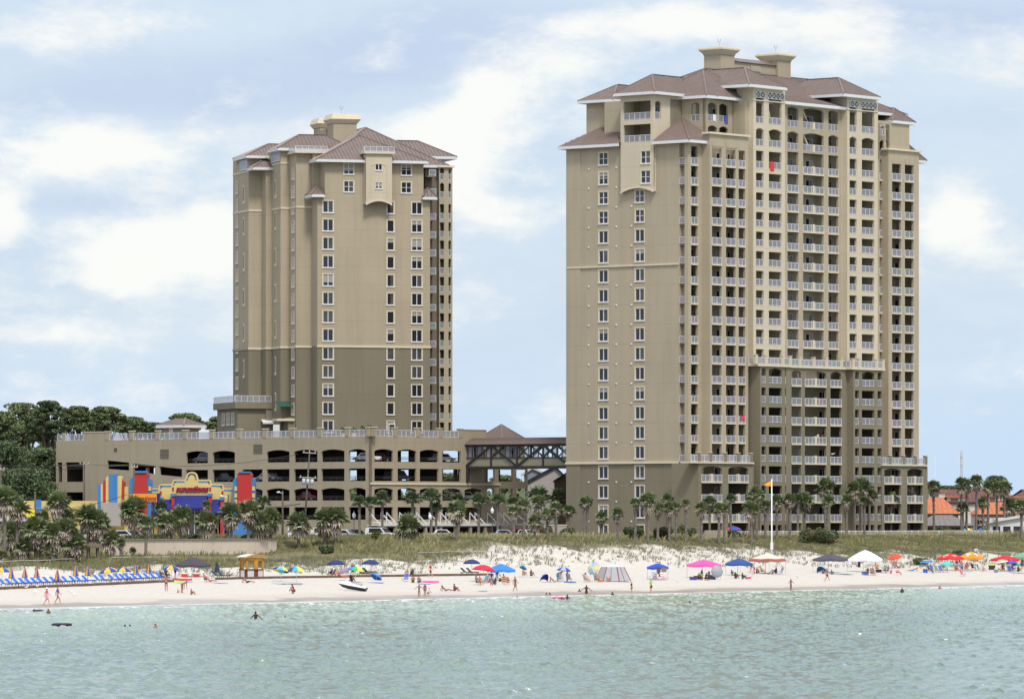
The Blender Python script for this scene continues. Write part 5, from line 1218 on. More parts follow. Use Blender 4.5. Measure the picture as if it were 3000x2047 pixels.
# oleanders and shrubs in front of the buildings
FLW = mat('oleander_flower', (.65,.06,.10), .7)
def bush(px, py, wpx, hpx, label, flowers=0, mat_=None, dmax=79, name='oleander_bush', cat='bush'):
    X, Y, z = ground(px, py, dmax); w_ = wpx/F*Y/2; h_ = hpx/F*Y; rt = thing(name, label, cat, (X, Y, z)); r = random.Random(int(px))
    g = MB(); cs = [(r.uniform(-.7,.7)*w_, r.uniform(-.4,.4)*w_, h_*r.uniform(.3,.68), w_*r.uniform(.3,.42), h_*.32) for _ in range(12)]
    puffs(g, r, cs, .17, 230); g.build('foliage', mat_ or PG[1], rt)
    b = MB(); [b.bar((0,0,-.1),(c[0]*.7,c[1]*.7,c[2]*.8),.06) for c in cs[:6]]; b.build('stem', BARK, rt)
    if flowers: f = MB(); puffs(f, r, [(c[0],c[1],c[2],c[3]*1.03,c[4]*1.05) for c in cs], .12, flowers); f.build('flowers', FLW, rt)
bush(2400,1590,118,46,'big dark oleander covered in red blossom beside the tall white flagpole', 26)
bush(1856,1578,66,36,'oleander left of the group before the tower end wall', 8); bush(1945,1578,60,38,'oleander in the middle of the group before the tower end wall', 12); bush(2010,1578,62,44,'oleander right of the group before the tower end wall', 9)
bush(1665,1572,56,34,'pink flowering bush at the left foot of the tall tower', 9); bush(1590,1572,60,34,'red blossoming bush between the parked pickup and the tall tower', 30, dmax=110)
bush(2150,1578,40,26,'round dark bush beside the wooden board fence', 0); bush(2762,1560,50,28,'oleander in front of the brown pavilion roof', 5)
bush(2695,1655,60,20,'low dark green dune shrub above the blue striped umbrella', 0, PG[0], 56, 'dune_shrub'); bush(2812,1632,42,20,'rounded green dune shrub above the red and blue canopy', 0, PG[0], 62, 'dune_shrub')
bush(955,1600,56,26,'broad leafed bush at the right end of the seawall', 0, PG[2], 79, 'dune_shrub'); bush(1104,1580,30,24,'yellow green shrub before the garage corner', 0, mat('yellow_green',(.20,.25,.05),.7,.4,1), 100, 'dune_shrub')
for i, px in enumerate((395,460,560,735)): bush(px, 1582, 60, 18, ['olive scrub on top of the seawall below the billboard','olive scrub on the seawall between two palms','olive scrub on the seawall before the shop window','yellowish scrub at the right foot of the shop tower'][i], 0, PG[2], 92, 'dune_shrub')

# ---------------------------------------------------------------- dune grass
def grass(name, cells, mat_, hmin, hmax, wid, blades, seed):
    r = np.random.RandomState(seed); n = len(cells); B = n*blades
    c = np.repeat(np.array(cells), blades, 0); off = r.randn(B,2)*.13
    x = c[:,0]+off[:,0]; y = c[:,1]+off[:,1]; z, _, _ = vgz(x, y); h = r.uniform(hmin,hmax,B)*np.repeat(r.uniform(.6,1.25,n),blades); a = r.uniform(0,6.28,B); ln = r.uniform(.15,.55,B)*h; ww = wid*r.uniform(.6,1.3,B)
    la = r.uniform(0,6.28,B); dx, dy = np.cos(la)*ln + .12*h, np.sin(la)*ln
    v = np.zeros((B,4,3)); v[:,0] = np.stack([x-np.cos(a)*ww, y-np.sin(a)*ww, z-.05],1); v[:,1] = np.stack([x+np.cos(a)*ww, y+np.sin(a)*ww, z-.05],1); v[:,2] = np.stack([x+dx*.55+np.cos(a)*ww*.6, y+dy*.55, z+h*.7],1); v[:,3] = np.stack([x+dx, y+dy, z+h*(1-.2*ln/h)],1)
    me = bpy.data.meshes.new(name); me.vertices.add(B*4); me.vertices.foreach_set('co', v.ravel().astype(np.float32)); me.loops.add(B*4); me.loops.foreach_set('vertex_index', np.arange(B*4,dtype=np.int32))
    me.polygons.add(B); me.polygons.foreach_set('loop_start', np.arange(0,B*4,4,dtype=np.int32)); me.polygons.foreach_set('loop_total', np.full(B,4,np.int32)); me.update(calc_edges=True); me.materials.append(mat_)
    return kind(put(name, me), 'stuff')
def cells(n, d0, d1, t0, t1, f, seed):
    r = random.Random(seed); out = []
    for _ in range(n):
        d = r.uniform(d0,d1); t = r.uniform(t0,t1)
        if r.random() < f(d, t): out.append(xy(d, t))
    return out
def nz(t, d, s): return math.sin(t*s+math.sin(d*s*1.7)*1.5)*math.sin(d*s*1.3+t*s*.4)
def dlim(t): return 56 + sum(k_*sstep(t,a_,b_) for a_, b_, k_ in DL)
dens = lambda d, t: (1.0 if d > dlim(t)+3 else 0.42*(d-(dlim(t)-16))/18*(1+.9*nz(t,d,.35))) if d > dlim(t)-16 else 0
gm1 = mat('dune_grass_olive', (.25,.235,.10), .8, .75, .35, rgb2=(.16,.175,.08)); gm2 = mat('dune_grass_straw', (.42,.37,.19), .85, .5, .8, rgb2=(.28,.27,.12)); gm3 = mat('beach_grass_grey', (.255,.255,.165), .85, .4, 1)
grass('dune_grass', cells(66000, 40, 87, 40, 390, lambda d, t: (dens(d,t)*(1 if t > 163 else (.8 if d < 70 else (.9 if t < 112 else .04))) if (d > dlim(t) and not (t > 268 and d > 75.5)) else 0), 1), gm1, .22, .48, .024, 7, 1)
grass('beach_grass', cells(30000, 34, 72, 60, 390, lambda d, t: dens(d,t)*1.3 if d <= dlim(t)+4 else 0, 2), gm3, .3, .6, .03, 7, 2)
grass('sea_oats', cells(13000, 58, 84, 60, 390, lambda d, t: (.06 + .10*max(0,nz(t,d,.21)) + (.45 if 66 < d < (78 if t < 268 else 74) else 0)) if t > 165 else .05*(d < 70), 3), gm2, .6, 1.1, .02, 4, 3)
grass('verge_grass', cells(9000, 84, 112, 60, 300, lambda d, t: 0 if t > 268 else .8 if (t > 165 or d > 90) else .5, 5), gm1, .3, .8, .04, 6, 5)
# ---------------------------------------------------------------- people
def skin_mesh(name, V, E, sub=2):
    """V: list of (co, radius); E: edges; one continuous skinned surface"""
    me = bpy.data.meshes.new('tmp'); me.from_pydata([v[0] for v in V], E, []); o = bpy.data.objects.new('tmp', me); COL.objects.link(o)
    o.modifiers.new('s', 'SKIN'); 
    for i, v in enumerate(V):
        r = v[1] if hasattr(v[1], '__len__') else (v[1], v[1]); me.skin_vertices[0].data[i].radius = r
    me.skin_vertices[0].data[0].use_root = True
    sm = o.modifiers.new('b', 'SUBSURF'); sm.levels = sub; sm.render_levels = sub
    bpy.context.view_layer.update()
    out = bpy.data.meshes.new_from_object(o.evaluated_get(bpy.context.evaluated_depsgraph_get())); out.name = name
    bpy.data.objects.remove(o); bpy.data.meshes.remove(me)
    out.materials.clear(); out.materials.append(mat('skin', (.42,.25,.17), .6))
    out.polygons.foreach_set('use_smooth', [True]*len(out.polygons)); return out
def pose(kind_):
    """joint table of a 1.7 m adult facing -y; side s=-1 left of picture, +1 right"""
    J = dict(pel=(0,0,.94), spi=(0,0,1.14), che=(0,.0,1.33), nec=(0,.01,1.47), hea=(0,-.01,1.59), top=(0,0,1.66), nos=(0,-.115,1.575))
    for s, k in ((-1,'l'),(1,'r')):
        J.update({'sh'+k:(s*.17,0,1.40),'el'+k:(s*.23,.03,1.13),'wr'+k:(s*.24,-.05,.89),'ha'+k:(s*.24,-.08,.79),'th'+k:(s*.21,-.11,.84),
                  'hi'+k:(s*.09,0,.88),'kn'+k:(s*.10,-.02,.49),'an'+k:(s*.10,.03,.08),'to'+k:(s*.11,-.12,.03)})
    def move(keys, dx, dy, dz):
        for q in keys: a = J[q]; J[q] = (a[0]+dx, a[1]+dy, a[2]+dz)
    upper = ['spi','che','nec','hea','top','nos'] + [a+b for a in ('sh','el','wr','ha','th') for b in 'lr']
    def bend(ang, keys=upper, piv='pel'):       # lean forwards about the x axis
        c, s = math.cos(ang), math.sin(ang); p = J[piv]
        for q in keys: a = J[q]; y, z = a[1]-p[1], a[2]-p[2]; J[q] = (a[0], p[1]+y*c-z*s, p[2]+y*s+z*c)
    if kind_ == 'walk':
        J['knl'] = (-.1,-.22,.52); J['anl'] = (-.1,-.28,.12); J['tol'] = (-.11,-.42,.09); J['knr'] = (.1,.08,.50); J['anr'] = (.1,.34,.16); J['tor'] = (.11,.24,.03)
        J['ell'] = (-.23,.16,1.15); J['wrl'] = (-.24,.14,.92); J['hal'] = (-.24,.12,.82); J['thl'] = (-.21,.09,.86); J['elr'] = (.23,-.10,1.14); J['wrr'] = (.22,-.26,.98); J['har'] = (.21,-.33,.92); J['thr'] = (.18,-.30,.97)
    elif kind_ == 'sidewalk':
        J['knl'] = (-.26,-.0,.52); J['anl'] = (-.34,.0,.10); J['tol'] = (-.44,-.06,.06); J['knr'] = (.18,0,.50); J['anr'] = (.32,.03,.10); J['tor'] = (.24,-.06,.03)
    elif kind_ == 'arms':
        for s, k in ((-1,'l'),(1,'r')): J['el'+k] = (s*.40,-.02,1.24); J['wr'+k] = (s*.60,-.05,1.10); J['ha'+k] = (s*.69,-.06,1.04); J['th'+k] = (s*.62,-.1,1.06)
    elif kind_ == 'bend':
        bend(1.25, [q for q in upper]); 
        for s, k in ((-1,'l'),(1,'r')): J['el'+k] = (s*.22,-.45,.78); J['wr'+k] = (s*.22,-.50,.52); J['ha'+k] = (s*.21,-.52,.42); J['th'+k] = (s*.18,-.52,.48); J['kn'+k] = (s*.12,-.04,.47)
    elif kind_ == 'crouch':
        for q in J: J[q] = (J[q][0], J[q][1], J[q][2]-.62)
        for s, k in ((-1,'l'),(1,'r')): J['kn'+k] = (s*.2,-.36,.46); J['an'+k] = (s*.16,-.12,.08); J['to'+k] = (s*.17,-.28,.03); J['hi'+k] = (s*.1,0,.27)
        bend(.45); 
        for s, k in ((-1,'l'),(1,'r')): J['el'+k] = (s*.26,-.38,.60); J['wr'+k] = (s*.2,-.50,.40); J['ha'+k] = (s*.17,-.56,.32); J['th'+k] = (s*.14,-.55,.38)
    elif kind_ in ('sit', 'recline', 'chair'):
        dz = {'sit': -.80, 'recline': -.80, 'chair': -.56}[kind_]
        for q in J: J[q] = (J[q][0], J[q][1], J[q][2]+dz)
        z0 = .94+dz
        for s, k in ((-1,'l'),(1,'r')):
            J['hi'+k] = (s*.1,-.02,z0-.02)
            if kind_ == 'sit': J['kn'+k] = (s*.15,-.34,z0+.30); J['an'+k] = (s*.15,-.58,.08); J['to'+k] = (s*.16,-.72,.05); J['el'+k] = (s*.26,-.14,z0+.28); J['wr'+k] = (s*.22,-.34,z0+.30); J['ha'+k] = (s*.19,-.42,z0+.31); J['th'+k] = (s*.16,-.38,z0+.34)
            elif kind_ == 'recline': J['kn'+k] = (s*.13,-.44,z0+.08); J['an'+k] = (s*.13,-.86,.08); J['to'+k] = (s*.15,-.92,.18)
            else: J['kn'+k] = (s*.13,-.44,z0+.04); J['an'+k] = (s*.13,-.60,.09); J['to'+k] = (s*.14,-.74,.04); J['el'+k] = (s*.27,-.05,z0+.24); J['wr'+k] = (s*.24,-.28,z0+.22); J['ha'+k] = (s*.23,-.36,z0+.21); J['th'+k] = (s*.20,-.34,z0+.25)
        if kind_ == 'recline':
            bend(-.75)
            for s, k in ((-1,'l'),(1,'r')): J['el'+k] = (s*.24,.48,.30); J['wr'+k] = (s*.25,.50,.09); J['ha'+k] = (s*.25,.42,.05); J['th'+k] = (s*.22,.42,.07)
        if kind_ == 'chair': bend(-.25, [q for q in upper if q[:2] not in ('el','wr','ha','th')])
    elif kind_ == 'lie':      # prone on elbows
        for q in J: J[q] = (J[q][0], J[q][1], J[q][2]-.80)
        for s, k in ((-1,'l'),(1,'r')): J['kn'+k] = (s*.09,.42,.09); J['an'+k] = (s*.09,.80,.08); J['to'+k] = (s*.1,.92,.05); J['hi'+k] = (s*.09,.04,.13)
        bend(1.15)
        for s, k in ((-1,'l'),(1,'r')): J['el'+k] = (s*.22,-.50,.10); J['wr'+k] = (s*.12,-.70,.07); J['ha'+k] = (s*.08,-.78,.06); J['th'+k] = (s*.06,-.74,.08)
    return J
def build_pose(kind_):
    J = pose(kind_); V = []; idx = {}; E = []
    def a(k, r): idx[k] = len(V); V.append((J[k], r))
    a('pel', (.135,.11)); a('spi', (.115,.095)); a('che', (.15,.11)); a('nec', .055); a('hea', (.085,.10)); a('top', (.065,.075)); a('nos', .018)
    E += [(0,1),(1,2),(2,3),(3,4),(4,5),(4,6)]
    for k in 'lr':
        for n_, r in (('sh',.055),('el',.042),('wr',.03),('ha',(.026,.04)),('th',.014),('hi',.095),('kn',.062),('an',.042),('to',.035)): a(n_+k, r)
        E += [(idx['che'],idx['sh'+k]),(idx['sh'+k],idx['el'+k]),(idx['el'+k],idx['wr'+k]),(idx['wr'+k],idx['ha'+k]),(idx['wr'+k],idx['th'+k]),(0,idx['hi'+k]),(idx['hi'+k],idx['kn'+k]),(idx['kn'+k],idx['an'+k]),(idx['an'+k],idx['to'+k])]
        wv = Vector(J['wr'+k]); hv = Vector(J['ha'+k]); dv_ = (hv-wv).normalized(); sd = dv_.cross(Vector((1,0,0))).normalized()
        for i, ln in enumerate((.055,.065,.06,.045)):     # fingers
            V.append((tuple(hv + sd*(i-1.5)*.02 + dv_*ln), .009)); E.append((idx['ha'+k], len(V)-1))
    out = {'body': skin_mesh('body', V, E)}
    def lerp(p, q, u): return tuple(Vector(J[p])*(1-u)+Vector(J[q])*u)
    Vs = [(J['pel'], (.155,.13)), (lerp('pel','spi',.5), (.14,.12))]; Es = [(0,1)]
    for k in 'lr': n0 = len(Vs); Vs += [(J['hi'+k], .118), (lerp('hi'+k,'kn'+k,.75), .098)]; Es += [(0,n0),(n0,n0+1)]
    out['trunks'] = skin_mesh('shorts', Vs, Es)
    Vs = [(J['pel'], (.155,.13)), (lerp('pel','spi',.4), (.13,.115))]; Es = [(0,1)]
    for k in 'lr': n0 = len(Vs); Vs += [(lerp('pel','hi'+k,.9), .115), (lerp('hi'+k,'kn'+k,.18), .105)]; Es += [(0,n0),(n0,n0+1)]
    out['brief'] = skin_mesh('swim_bottom', Vs, Es)
    Vs = [(lerp('pel','spi',.3), (.15,.125)), (J['spi'], (.14,.115)), (J['che'], (.168,.13)), (lerp('che','nec',.45), (.10,.09))]; Es = [(0,1),(1,2),(2,3)]
    for k in 'lr': n0 = len(Vs); Vs += [(J['sh'+k], .078), (lerp('sh'+k,'el'+k,.55), .066)]; Es += [(2,n0),(n0,n0+1)]
    out['shirt'] = skin_mesh('shirt', Vs, Es)
    out['bra'] = skin_mesh('swim_top', [(lerp('spi','che',.55), (.15,.118)), (lerp('spi','che',1.05), (.16,.125))], [(0,1)])
    out['dress'] = skin_mesh('dress', [(lerp('hil','knl',.9)[:1] and tuple((Vector(J['knl'])+Vector(J['knr']))/2), (.19,.17)), (J['pel'], (.165,.14)), (J['spi'], (.145,.12)), (J['che'], (.165,.128))], [(0,1),(1,2),(2,3)])
    h = Vector(J['hea']); tp = Vector(J['top']); n_ = Vector(J['nos']); bk = (h-n_).normalized()
    out['hair'] = skin_mesh('hair', [(tuple(tp+bk*.02), (.088,.09)), (tuple(h+bk*.05+(tp-h)*.3), (.092,.085)), (tuple(h+bk*.07-(tp-h)*.9), (.06,.05))], [(0,1),(1,2)])
    out['hat'] = None
    return out
PS = {}
hatb = MB(); hatb.lathe([(.0,.10),(.07,.09),(.09,.0),(.20,-.02),(.20,-.04),(.0,-.02)], n=12); hatm = hatb.mesh('hat', [WHITE])
SK = {'w': (205,155,128), 't': (165,115,88), 'd': (70,46,36), 'r': (190,120,98), 'm': (118,80,60)}
HR = {'w': (70,50,35), 't': (55,40,30), 'd': (25,20,18), 'r': (140,105,60), 'm': (35,28,22)}
npeople = 0
def person(px, py, ps, sk, top, bot, label, rz=0.0, sc_=1.0, hat=None, depth=None, dz=0.0, loc=None, group=None, hairc=None):
    """depth: how far the figure stands in the water (m below the surface)"""
    if ps not in PS: PS[ps] = build_pose(ps)
    M = PS[ps]
    if loc is None:
        X, Y, z = ground(px, py)
        if depth is not None: Y = H*F/(py-HY); X = (px-CX)/F*Y; z = -depth
    else: X, Y, z = loc
    root = thing('person', label, 'person', (X, Y, z+dz), math.radians(rz), group, sc_)
    def part(me, name, rgb):
        o = put(name, me, root); s = o.material_slots[0]; s.link = 'OBJECT'; s.material = paint(rgb, .75); return o
    part(M['body'], 'body', SK[sk]); part(M['hair'], 'hair', hairc or HR[sk])
    if bot:
        if bot[0] == 'dress': part(M['dress'], 'dress', bot[1])
        else: part(M['trunks' if bot[0] == 's' else 'brief'], 'shorts' if bot[0] == 's' else 'swim_bottom', bot[1])
    if top: part(M['shirt' if top[0] == 's' else 'bra'], 'shirt' if top[0] == 's' else 'swim_top', top[1])
    if hat:
        J = pose(ps); o = put('hat', hatm, root, (J['top'][0], J['top'][1], J['top'][2]+.01)); s = o.material_slots[0]; s.link = 'OBJECT'; s.material = paint(hat, .8)
    return root
S_, B_ = 's', 'b'
BLK, NVY, RED_, WHT_, GRN, PNK, BLU_, TEAL, GRY, ORG, YEL_ = (30,30,36), (35,50,100), (195,40,50), (235,235,238), (90,200,70), (240,90,150), (50,110,210), (50,170,170), (110,112,118), (240,120,40), (235,210,70)
# ---- walkers and standers along the sand and wash
person(137,1772,'walk','w',(S_,(225,90,130)),('dress',(225,150,210)),'person in white hat and pink outfit walking by the wash at far left',80,hat=WHT_)
person(169,1768,'walk','r',(S_,(90,80,170)),(B_,(235,180,190)),'person in blue top and pale shorts walking behind the pink outfit',80)
person(487,1731,'arms','t',(B_,BLK),(B_,BLK),'person in black bikini standing with back to the water below the striped parasol',190)
person(533,1736,'bend','t',(B_,BLK),(B_,BLK),'person bending over a child in the sand below the black canopy',60)
person(521,1736,'sit','w',(B_,(160,110,200)),(B_,(160,110,200)),'small child under the bending person',40,.5)
person(560,1741,'sit','t',None,(S_,(120,130,90)),'child sitting in the sand beside the bending person',70,.75)
person(723,1707,'recline','t',None,(S_,BLK),'person in black shorts reclining before the yellow kiosk',110)
person(513,1693,'bend','w',(S_,(190,40,50)),(S_,BLK),'person in red shirt leaning under the blue and yellow parasol',100)
person(863,1738,'crouch','m',None,(S_,(170,45,45)),'person in red shorts crouching alone at the wet sand',-70)
person(1034,1690,'stand','w',(S_,(60,62,70)),(S_,BLK),'person in black standing behind the rainbow parasol',10)
person(1261,1692,'walk','w',(S_,(175,40,50)),(S_,BLK),'person in red shirt and black shorts walking left of the large red parasol',70)
person(1228,1747,'arms','m',(B_,(180,190,150)),(B_,(180,190,150)),'girl with arms spread at the water edge',20,.8)
person(1245,1745,'stand','m',(B_,(150,120,110)),(B_,(150,120,110)),'child standing beside the girl with spread arms',0,.78)
person(1252,1743,'crouch','w',(S_,WHT_),(S_,(130,120,120)),'child in white shirt crouching at the water edge',90,.8)
person(1509,1731,'walk','t',None,('dress',(62,72,58)),'person in long dark green cover-up walking right of the blue canopy',60)
person(1440,1716,'stand','t',(S_,BLK),(S_,(40,130,190)),'person in black shirt and blue shorts standing beneath the bright blue canopy',180)
person(1850,1737,'stand','w',(S_,NVY),(S_,(60,70,80)),'boy in navy shirt standing at the water edge',60,.78)
person(1907,1737,'stand','w',(S_,(90,215,60)),(S_,BLK),'person in lime green shirt and black shorts at the water edge',60,.98)
person(2317,1729,'arms','m',(B_,(230,80,180)),(B_,(150,70,190)),'girl in pink swimsuit wading at the wet sand right of the flagpole',50,.85)
person(2423,1702,'walk','r',(S_,(70,110,150)),(S_,BLK),'person in blue top and black shorts walking before the dark grey canopy',75)
person(1634,1701,'bend','m',None,(S_,(70,70,80)),'bare chested person leaning over a chair under the small blue parasol',110)
person(1662,1703,'stand','r',(S_,(200,150,165)),(S_,(150,160,190)),'person in pale pink shirt standing under the small blue parasol',-70)
person(2056,1699,'stand','m',(S_,(40,60,90)),(S_,(120,190,110)),'boy in green shorts standing under the pink canopy',40,.8)
person(2077,1699,'stand','d',None,(S_,(50,50,60)),'bare chested boy standing under the pink canopy',-10,.72)
person(2818,1679,'arms','t',None,(S_,(30,90,190)),'broad bare backed person in blue shorts standing under the red and blue canopy',185,1.05)
person(2804,1662,'stand','t',None,(S_,(60,60,70)),'bare chested person standing behind the one in blue shorts',150)
person(2777,1670,'bend','w',None,(S_,(220,220,225)),'person bending beneath the turquoise parasol',100)
person(2210,1681,'bend','t',(S_,(50,60,90)),(S_,(215,50,70)),'person in red shorts bending at the left side of the beige canopy',-80)
person(2995,1668,'stand','m',(S_,(50,50,60)),(S_,(60,60,90)),'person in dark clothes standing at the right edge of the picture',0)
# ---- people in the water
W_ = [(749,1814,'stand','d',1.02,'broad shouldered bather standing waist deep at left',1.08,'arms'),(99,1790,'stand','t',1.42,'swimmer with only the head showing beside a dark float',.95,None),(142,1797,'stand','m',1.15,'bather sitting low in the waves below the pink walker',.9,None),
(366,1836,'stand','d',1.47,'left of two close dark heads in the water',1,None),(381,1836,'stand','d',1.47,'right of two close dark heads in the water',1,None),(456,1838,'stand','t',1.35,'swimmer facing the beach right of two close heads',1,None),(836,1811,'stand','t',1.38,'swimmer right of the broad shouldered bather',1,None),
(1109,1754,'stand','d',1.44,'lone dark head near the sand below the beached jet ski',1,None),(1515,1752,'stand','d',1.44,'lone dark head in the water below the green cover-up walker',1,None),(1601,1744,'stand','m',1.32,'left of two bathers showing head and neck at the edge',1,None),(1611,1744,'stand','m',1.32,'right of two bathers showing head and neck at the edge',1,None),
(1646,1755,'stand','d',1.4,'bather beside the pink float',1,None),(1662,1755,'arms','d',1.1,'bather with an arm stretched out right of the pink float',.95,None),(1697,1740,'stand','d',1.05,'dark bather seen to the waist left of the tall one',1,None),(1718,1741,'arms','d',.62,'tall bather with spread arms walking out of the water',1.05,None),
(1737,1739,'stand','m',1.4,'head just right of the tall bather with spread arms',1,None),(1742,1751,'stand','d',1.47,'dark head farther out below the tall bather',1,None),(1794,1742,'stand','d',1.3,'bather alone below the grey screen tent',1,None),(1977,1767,'stand','r',1.42,'pink shouldered swimmer below the pink canopy',1,None),(2021,1766,'stand','d',1.45,'dark head right of the pink shouldered swimmer',1,None),
(2643,1737,'stand','d',.98,'boy standing waist deep below the blue striped parasol',.95,None),(2753,1725,'stand','m',1.2,'bather in red leaning in the low surf at right',.9,None)]
for px, py, ps, sk, dp, lab, s_, _ in W_:
    ps = _ or ps
    person(px, py, ps, sk, (S_,(200,60,70)) if px == 2753 else None, (S_,(60,110,180)) if px in (2643,) else None, lab, rnd.uniform(-60,60)+(180 if px == 749 else 0), s_, depth=dp*s_)
# ---- sitting people: (px, py, pose, skin, top, bottom, label, rz)
SEAT = [(973,1684,'sit','d',(S_,(60,110,170)),(S_,BLK),'left of three people sitting below the left navy parasol',-60),(982,1684,'sit','t',(S_,(40,60,110)),(S_,BLK),'middle of three people sitting below the left navy parasol',-60),(993,1685,'sit','w',(B_,(200,90,100)),(B_,(200,90,100)),'right of three people sitting below the left navy parasol',-50),
(1000,1691,'recline','r',(B_,RED_),(B_,RED_),'person lying on towels before the left navy parasol',90),(1028,1704,'sit','d',(S_,(50,50,60)),(S_,(150,40,60)),'person in dark shirt seated under the rainbow parasol',40),(1193,1685,'sit','r',None,(S_,(200,200,205)),'bare shouldered person sitting left on the timber walk',-20),(1208,1685,'sit','d',(S_,(60,80,60)),(S_,BLK),'person in dark shirt with lime mark sitting on the timber walk',-10),
(1210,1706,'sit','t',None,(S_,BLK),'person in black shorts sitting before the blue low chair',0),(1227,1707,'sit','t',(S_,(120,120,160)),(S_,NVY),'child sitting beside the pink float on the sand',20),(1305,1731,'recline','m',(B_,(150,170,190)),(B_,(150,170,190)),'sunbather lying back at the water side',70),(1331,1731,'sit','m',None,(S_,(120,80,70)),'sunbather sitting up at the water side with legs stretched',60),
(1533,1686,'sit','t',(B_,(190,160,90)),(B_,(240,90,170)),'person in pink bottoms sitting left below the tiny teal parasol',40),(1556,1687,'sit','m',(B_,(90,60,50)),(B_,(90,60,50)),'long haired person sitting right of the tiny teal parasol',30),(1465,1703,'sit','m',(S_,WHT_),(S_,BLK),'person in white shirt seated under the bright blue canopy',30),(1456,1698,'stand','m',(B_,BLK),(B_,BLK),'person in black swimsuit standing at the back under the bright blue canopy',-20),(1475,1701,'sit','t',(S_,ORG),(S_,GRY),'person with orange top seated under the bright blue canopy',50),(1451,1712,'sit','d',(S_,(80,70,90)),(S_,GRY),'person in grey seated left under the bright blue canopy',-40),
(1623,1705,'recline','t',None,(S_,(160,160,170)),'person reclining beside the blue shell shade',100),(2048,1697,'sit','d',(S_,(60,110,120)),(S_,BLK),'person sitting left under the pink canopy behind the red cooler',20),(2067,1700,'crouch','d',None,(S_,(90,60,50)),'person crouching in the middle under the pink canopy',30),(2146,1692,'chair','m',(S_,(70,80,90)),(S_,(60,190,80)),'person in grey shirt and green shorts sitting under the navy canopy',40),(2155,1694,'sit','d',(S_,BLK),(S_,(150,40,50)),'dark dressed person beside the green shorts under the navy canopy',30),(2175,1696,'sit','d',None,(S_,GRY),'bare chested person sitting at the right under the navy canopy',60),
(2231,1680,'chair','t',(S_,(110,190,60)),(S_,(80,120,60)),'person in green shirt seated under the beige canopy',60),(2253,1682,'recline','m',(S_,(150,160,180)),(S_,GRY),'person lying back in pale shirt under the beige canopy',-80),(2274,1679,'sit','d',(S_,(50,60,110)),(S_,NVY),'person in navy sitting at the right under the beige canopy',-60),(2218,1679,'sit','t',(S_,(90,110,150)),(S_,BLK),'person in blue grey shirt sitting behind the green shirt',20),
(2411,1680,'sit','m',(B_,(170,90,110)),(B_,(170,90,110)),'child sitting in the mouth of the blue pop up shelter',30,.8),(2436,1682,'sit','d',(S_,TEAL),(S_,(60,150,160)),'child in teal sitting on the towels under the dark grey canopy',30,.75),(2553,1685,'chair','t',(S_,(150,120,100)),(S_,(110,160,70)),'person in green shorts sitting in the front under the white canopy',40),(2541,1684,'chair','d',(S_,(120,50,70)),(S_,NVY),'person seated at the front left of the white canopy group',-30),(2568,1671,'chair','t',(S_,(220,130,60)),(S_,BLK),'person with orange towel in the back row of the white canopy group',20),
(2592,1677,'chair','t',(S_,(60,190,170)),(S_,NVY),'person in turquoise shirt right of the white canopy',-40),(2601,1678,'chair','m',(S_,(120,120,140)),(S_,GRY),'person in grey next to the turquoise shirt',-30),(2611,1679,'sit','r',(S_,(240,80,150)),(S_,(240,80,150)),'child in bright pink right of the white canopy',-20,.7),(2627,1683,'chair','t',(S_,WHT_),(S_,(210,60,80)),'person in white shirt in a low red chair right of the pink child',70),(2631,1664,'recline','t',(S_,(200,50,60)),(S_,RED_),'person in red reclining below the orange red tilted parasol',80),(2676,1671,'lie','t',None,(S_,(60,150,190)),'person lying on the front on a blue towel',80),
(2722,1678,'chair','d',(S_,(120,70,60)),(S_,(200,160,130)),'person sitting beside the blue cooler under the striped blue parasol',60),(2765,1674,'chair','r',(S_,(90,70,110)),(S_,WHT_),'person in a blue chair under the turquoise parasol',60),(2799,1672,'sit','m',(S_,(200,70,60)),(S_,(220,140,50)),'person in red and orange sitting left of the canopy pole',40),(2831,1670,'chair','t',(S_,(190,40,70)),(S_,GRY),'person with wide dark hat sitting under the orange canopy',-20),(2849,1669,'chair','d',(S_,(190,60,70)),(S_,BLK),'person in red shirt in a dark chair under the orange canopy',40),(2880,1673,'sit','w',None,(S_,(200,190,190)),'person in white cap sitting at the right end of the orange canopy',40),
(2927,1674,'chair','t',(S_,WHT_),(S_,(180,170,170)),'person in white shirt seated under the red canopy',30),(2938,1672,'chair','t',(S_,(170,60,70)),(S_,GRY),'person in dull red seated under the red canopy',10),(2968,1672,'chair','m',(S_,(90,70,120)),(S_,NVY),'person seated in the blue chairs below the royal blue parasol',30),(2983,1674,'sit','m',(S_,(50,55,70)),(S_,BLK),'dark dressed person sitting by the right leg of the red canopy',30),
(1718,1704,'chair','w',(S_,(200,170,150)),(S_,(180,160,150)),'person with dark hat in a chair below the faded tilted parasol',40),(1748,1704,'chair','t',(B_,(220,80,130)),(B_,(220,80,130)),'person in pink with blue hat left of the screen tent',30),(1781,1703,'chair','r',(S_,(230,100,90)),(S_,(200,170,150)),'person with red towel in a chair before the screen tent',20),(1397,1713,'chair','t',(S_,(110,110,140)),(S_,BLK),'person with cap in the left chair under the large red parasol',30),(1407,1713,'chair','t',(B_,PNK),(B_,PNK),'person in pink under the large red parasol',20),
(600,1704,'chair','r',(B_,(200,150,120)),(S_,(60,60,70)),'person with white hat reclining under the black canopy',70),(614,1704,'recline','t',None,(S_,(150,100,90)),'bare skinned sunbather right of the white hat',70),(472,1697,'chair','m',(S_,(60,60,70)),(S_,BLK),'dark dressed person on the last blue lounger',50),(487,1692,'chair','d',(S_,(50,50,60)),(S_,BLK),'person seated behind the black bikini stander',30),(372,1700,'sit','t',(S_,WHT_),(S_,BLK),'person in white sitting on the loungers below two striped parasols',60)]
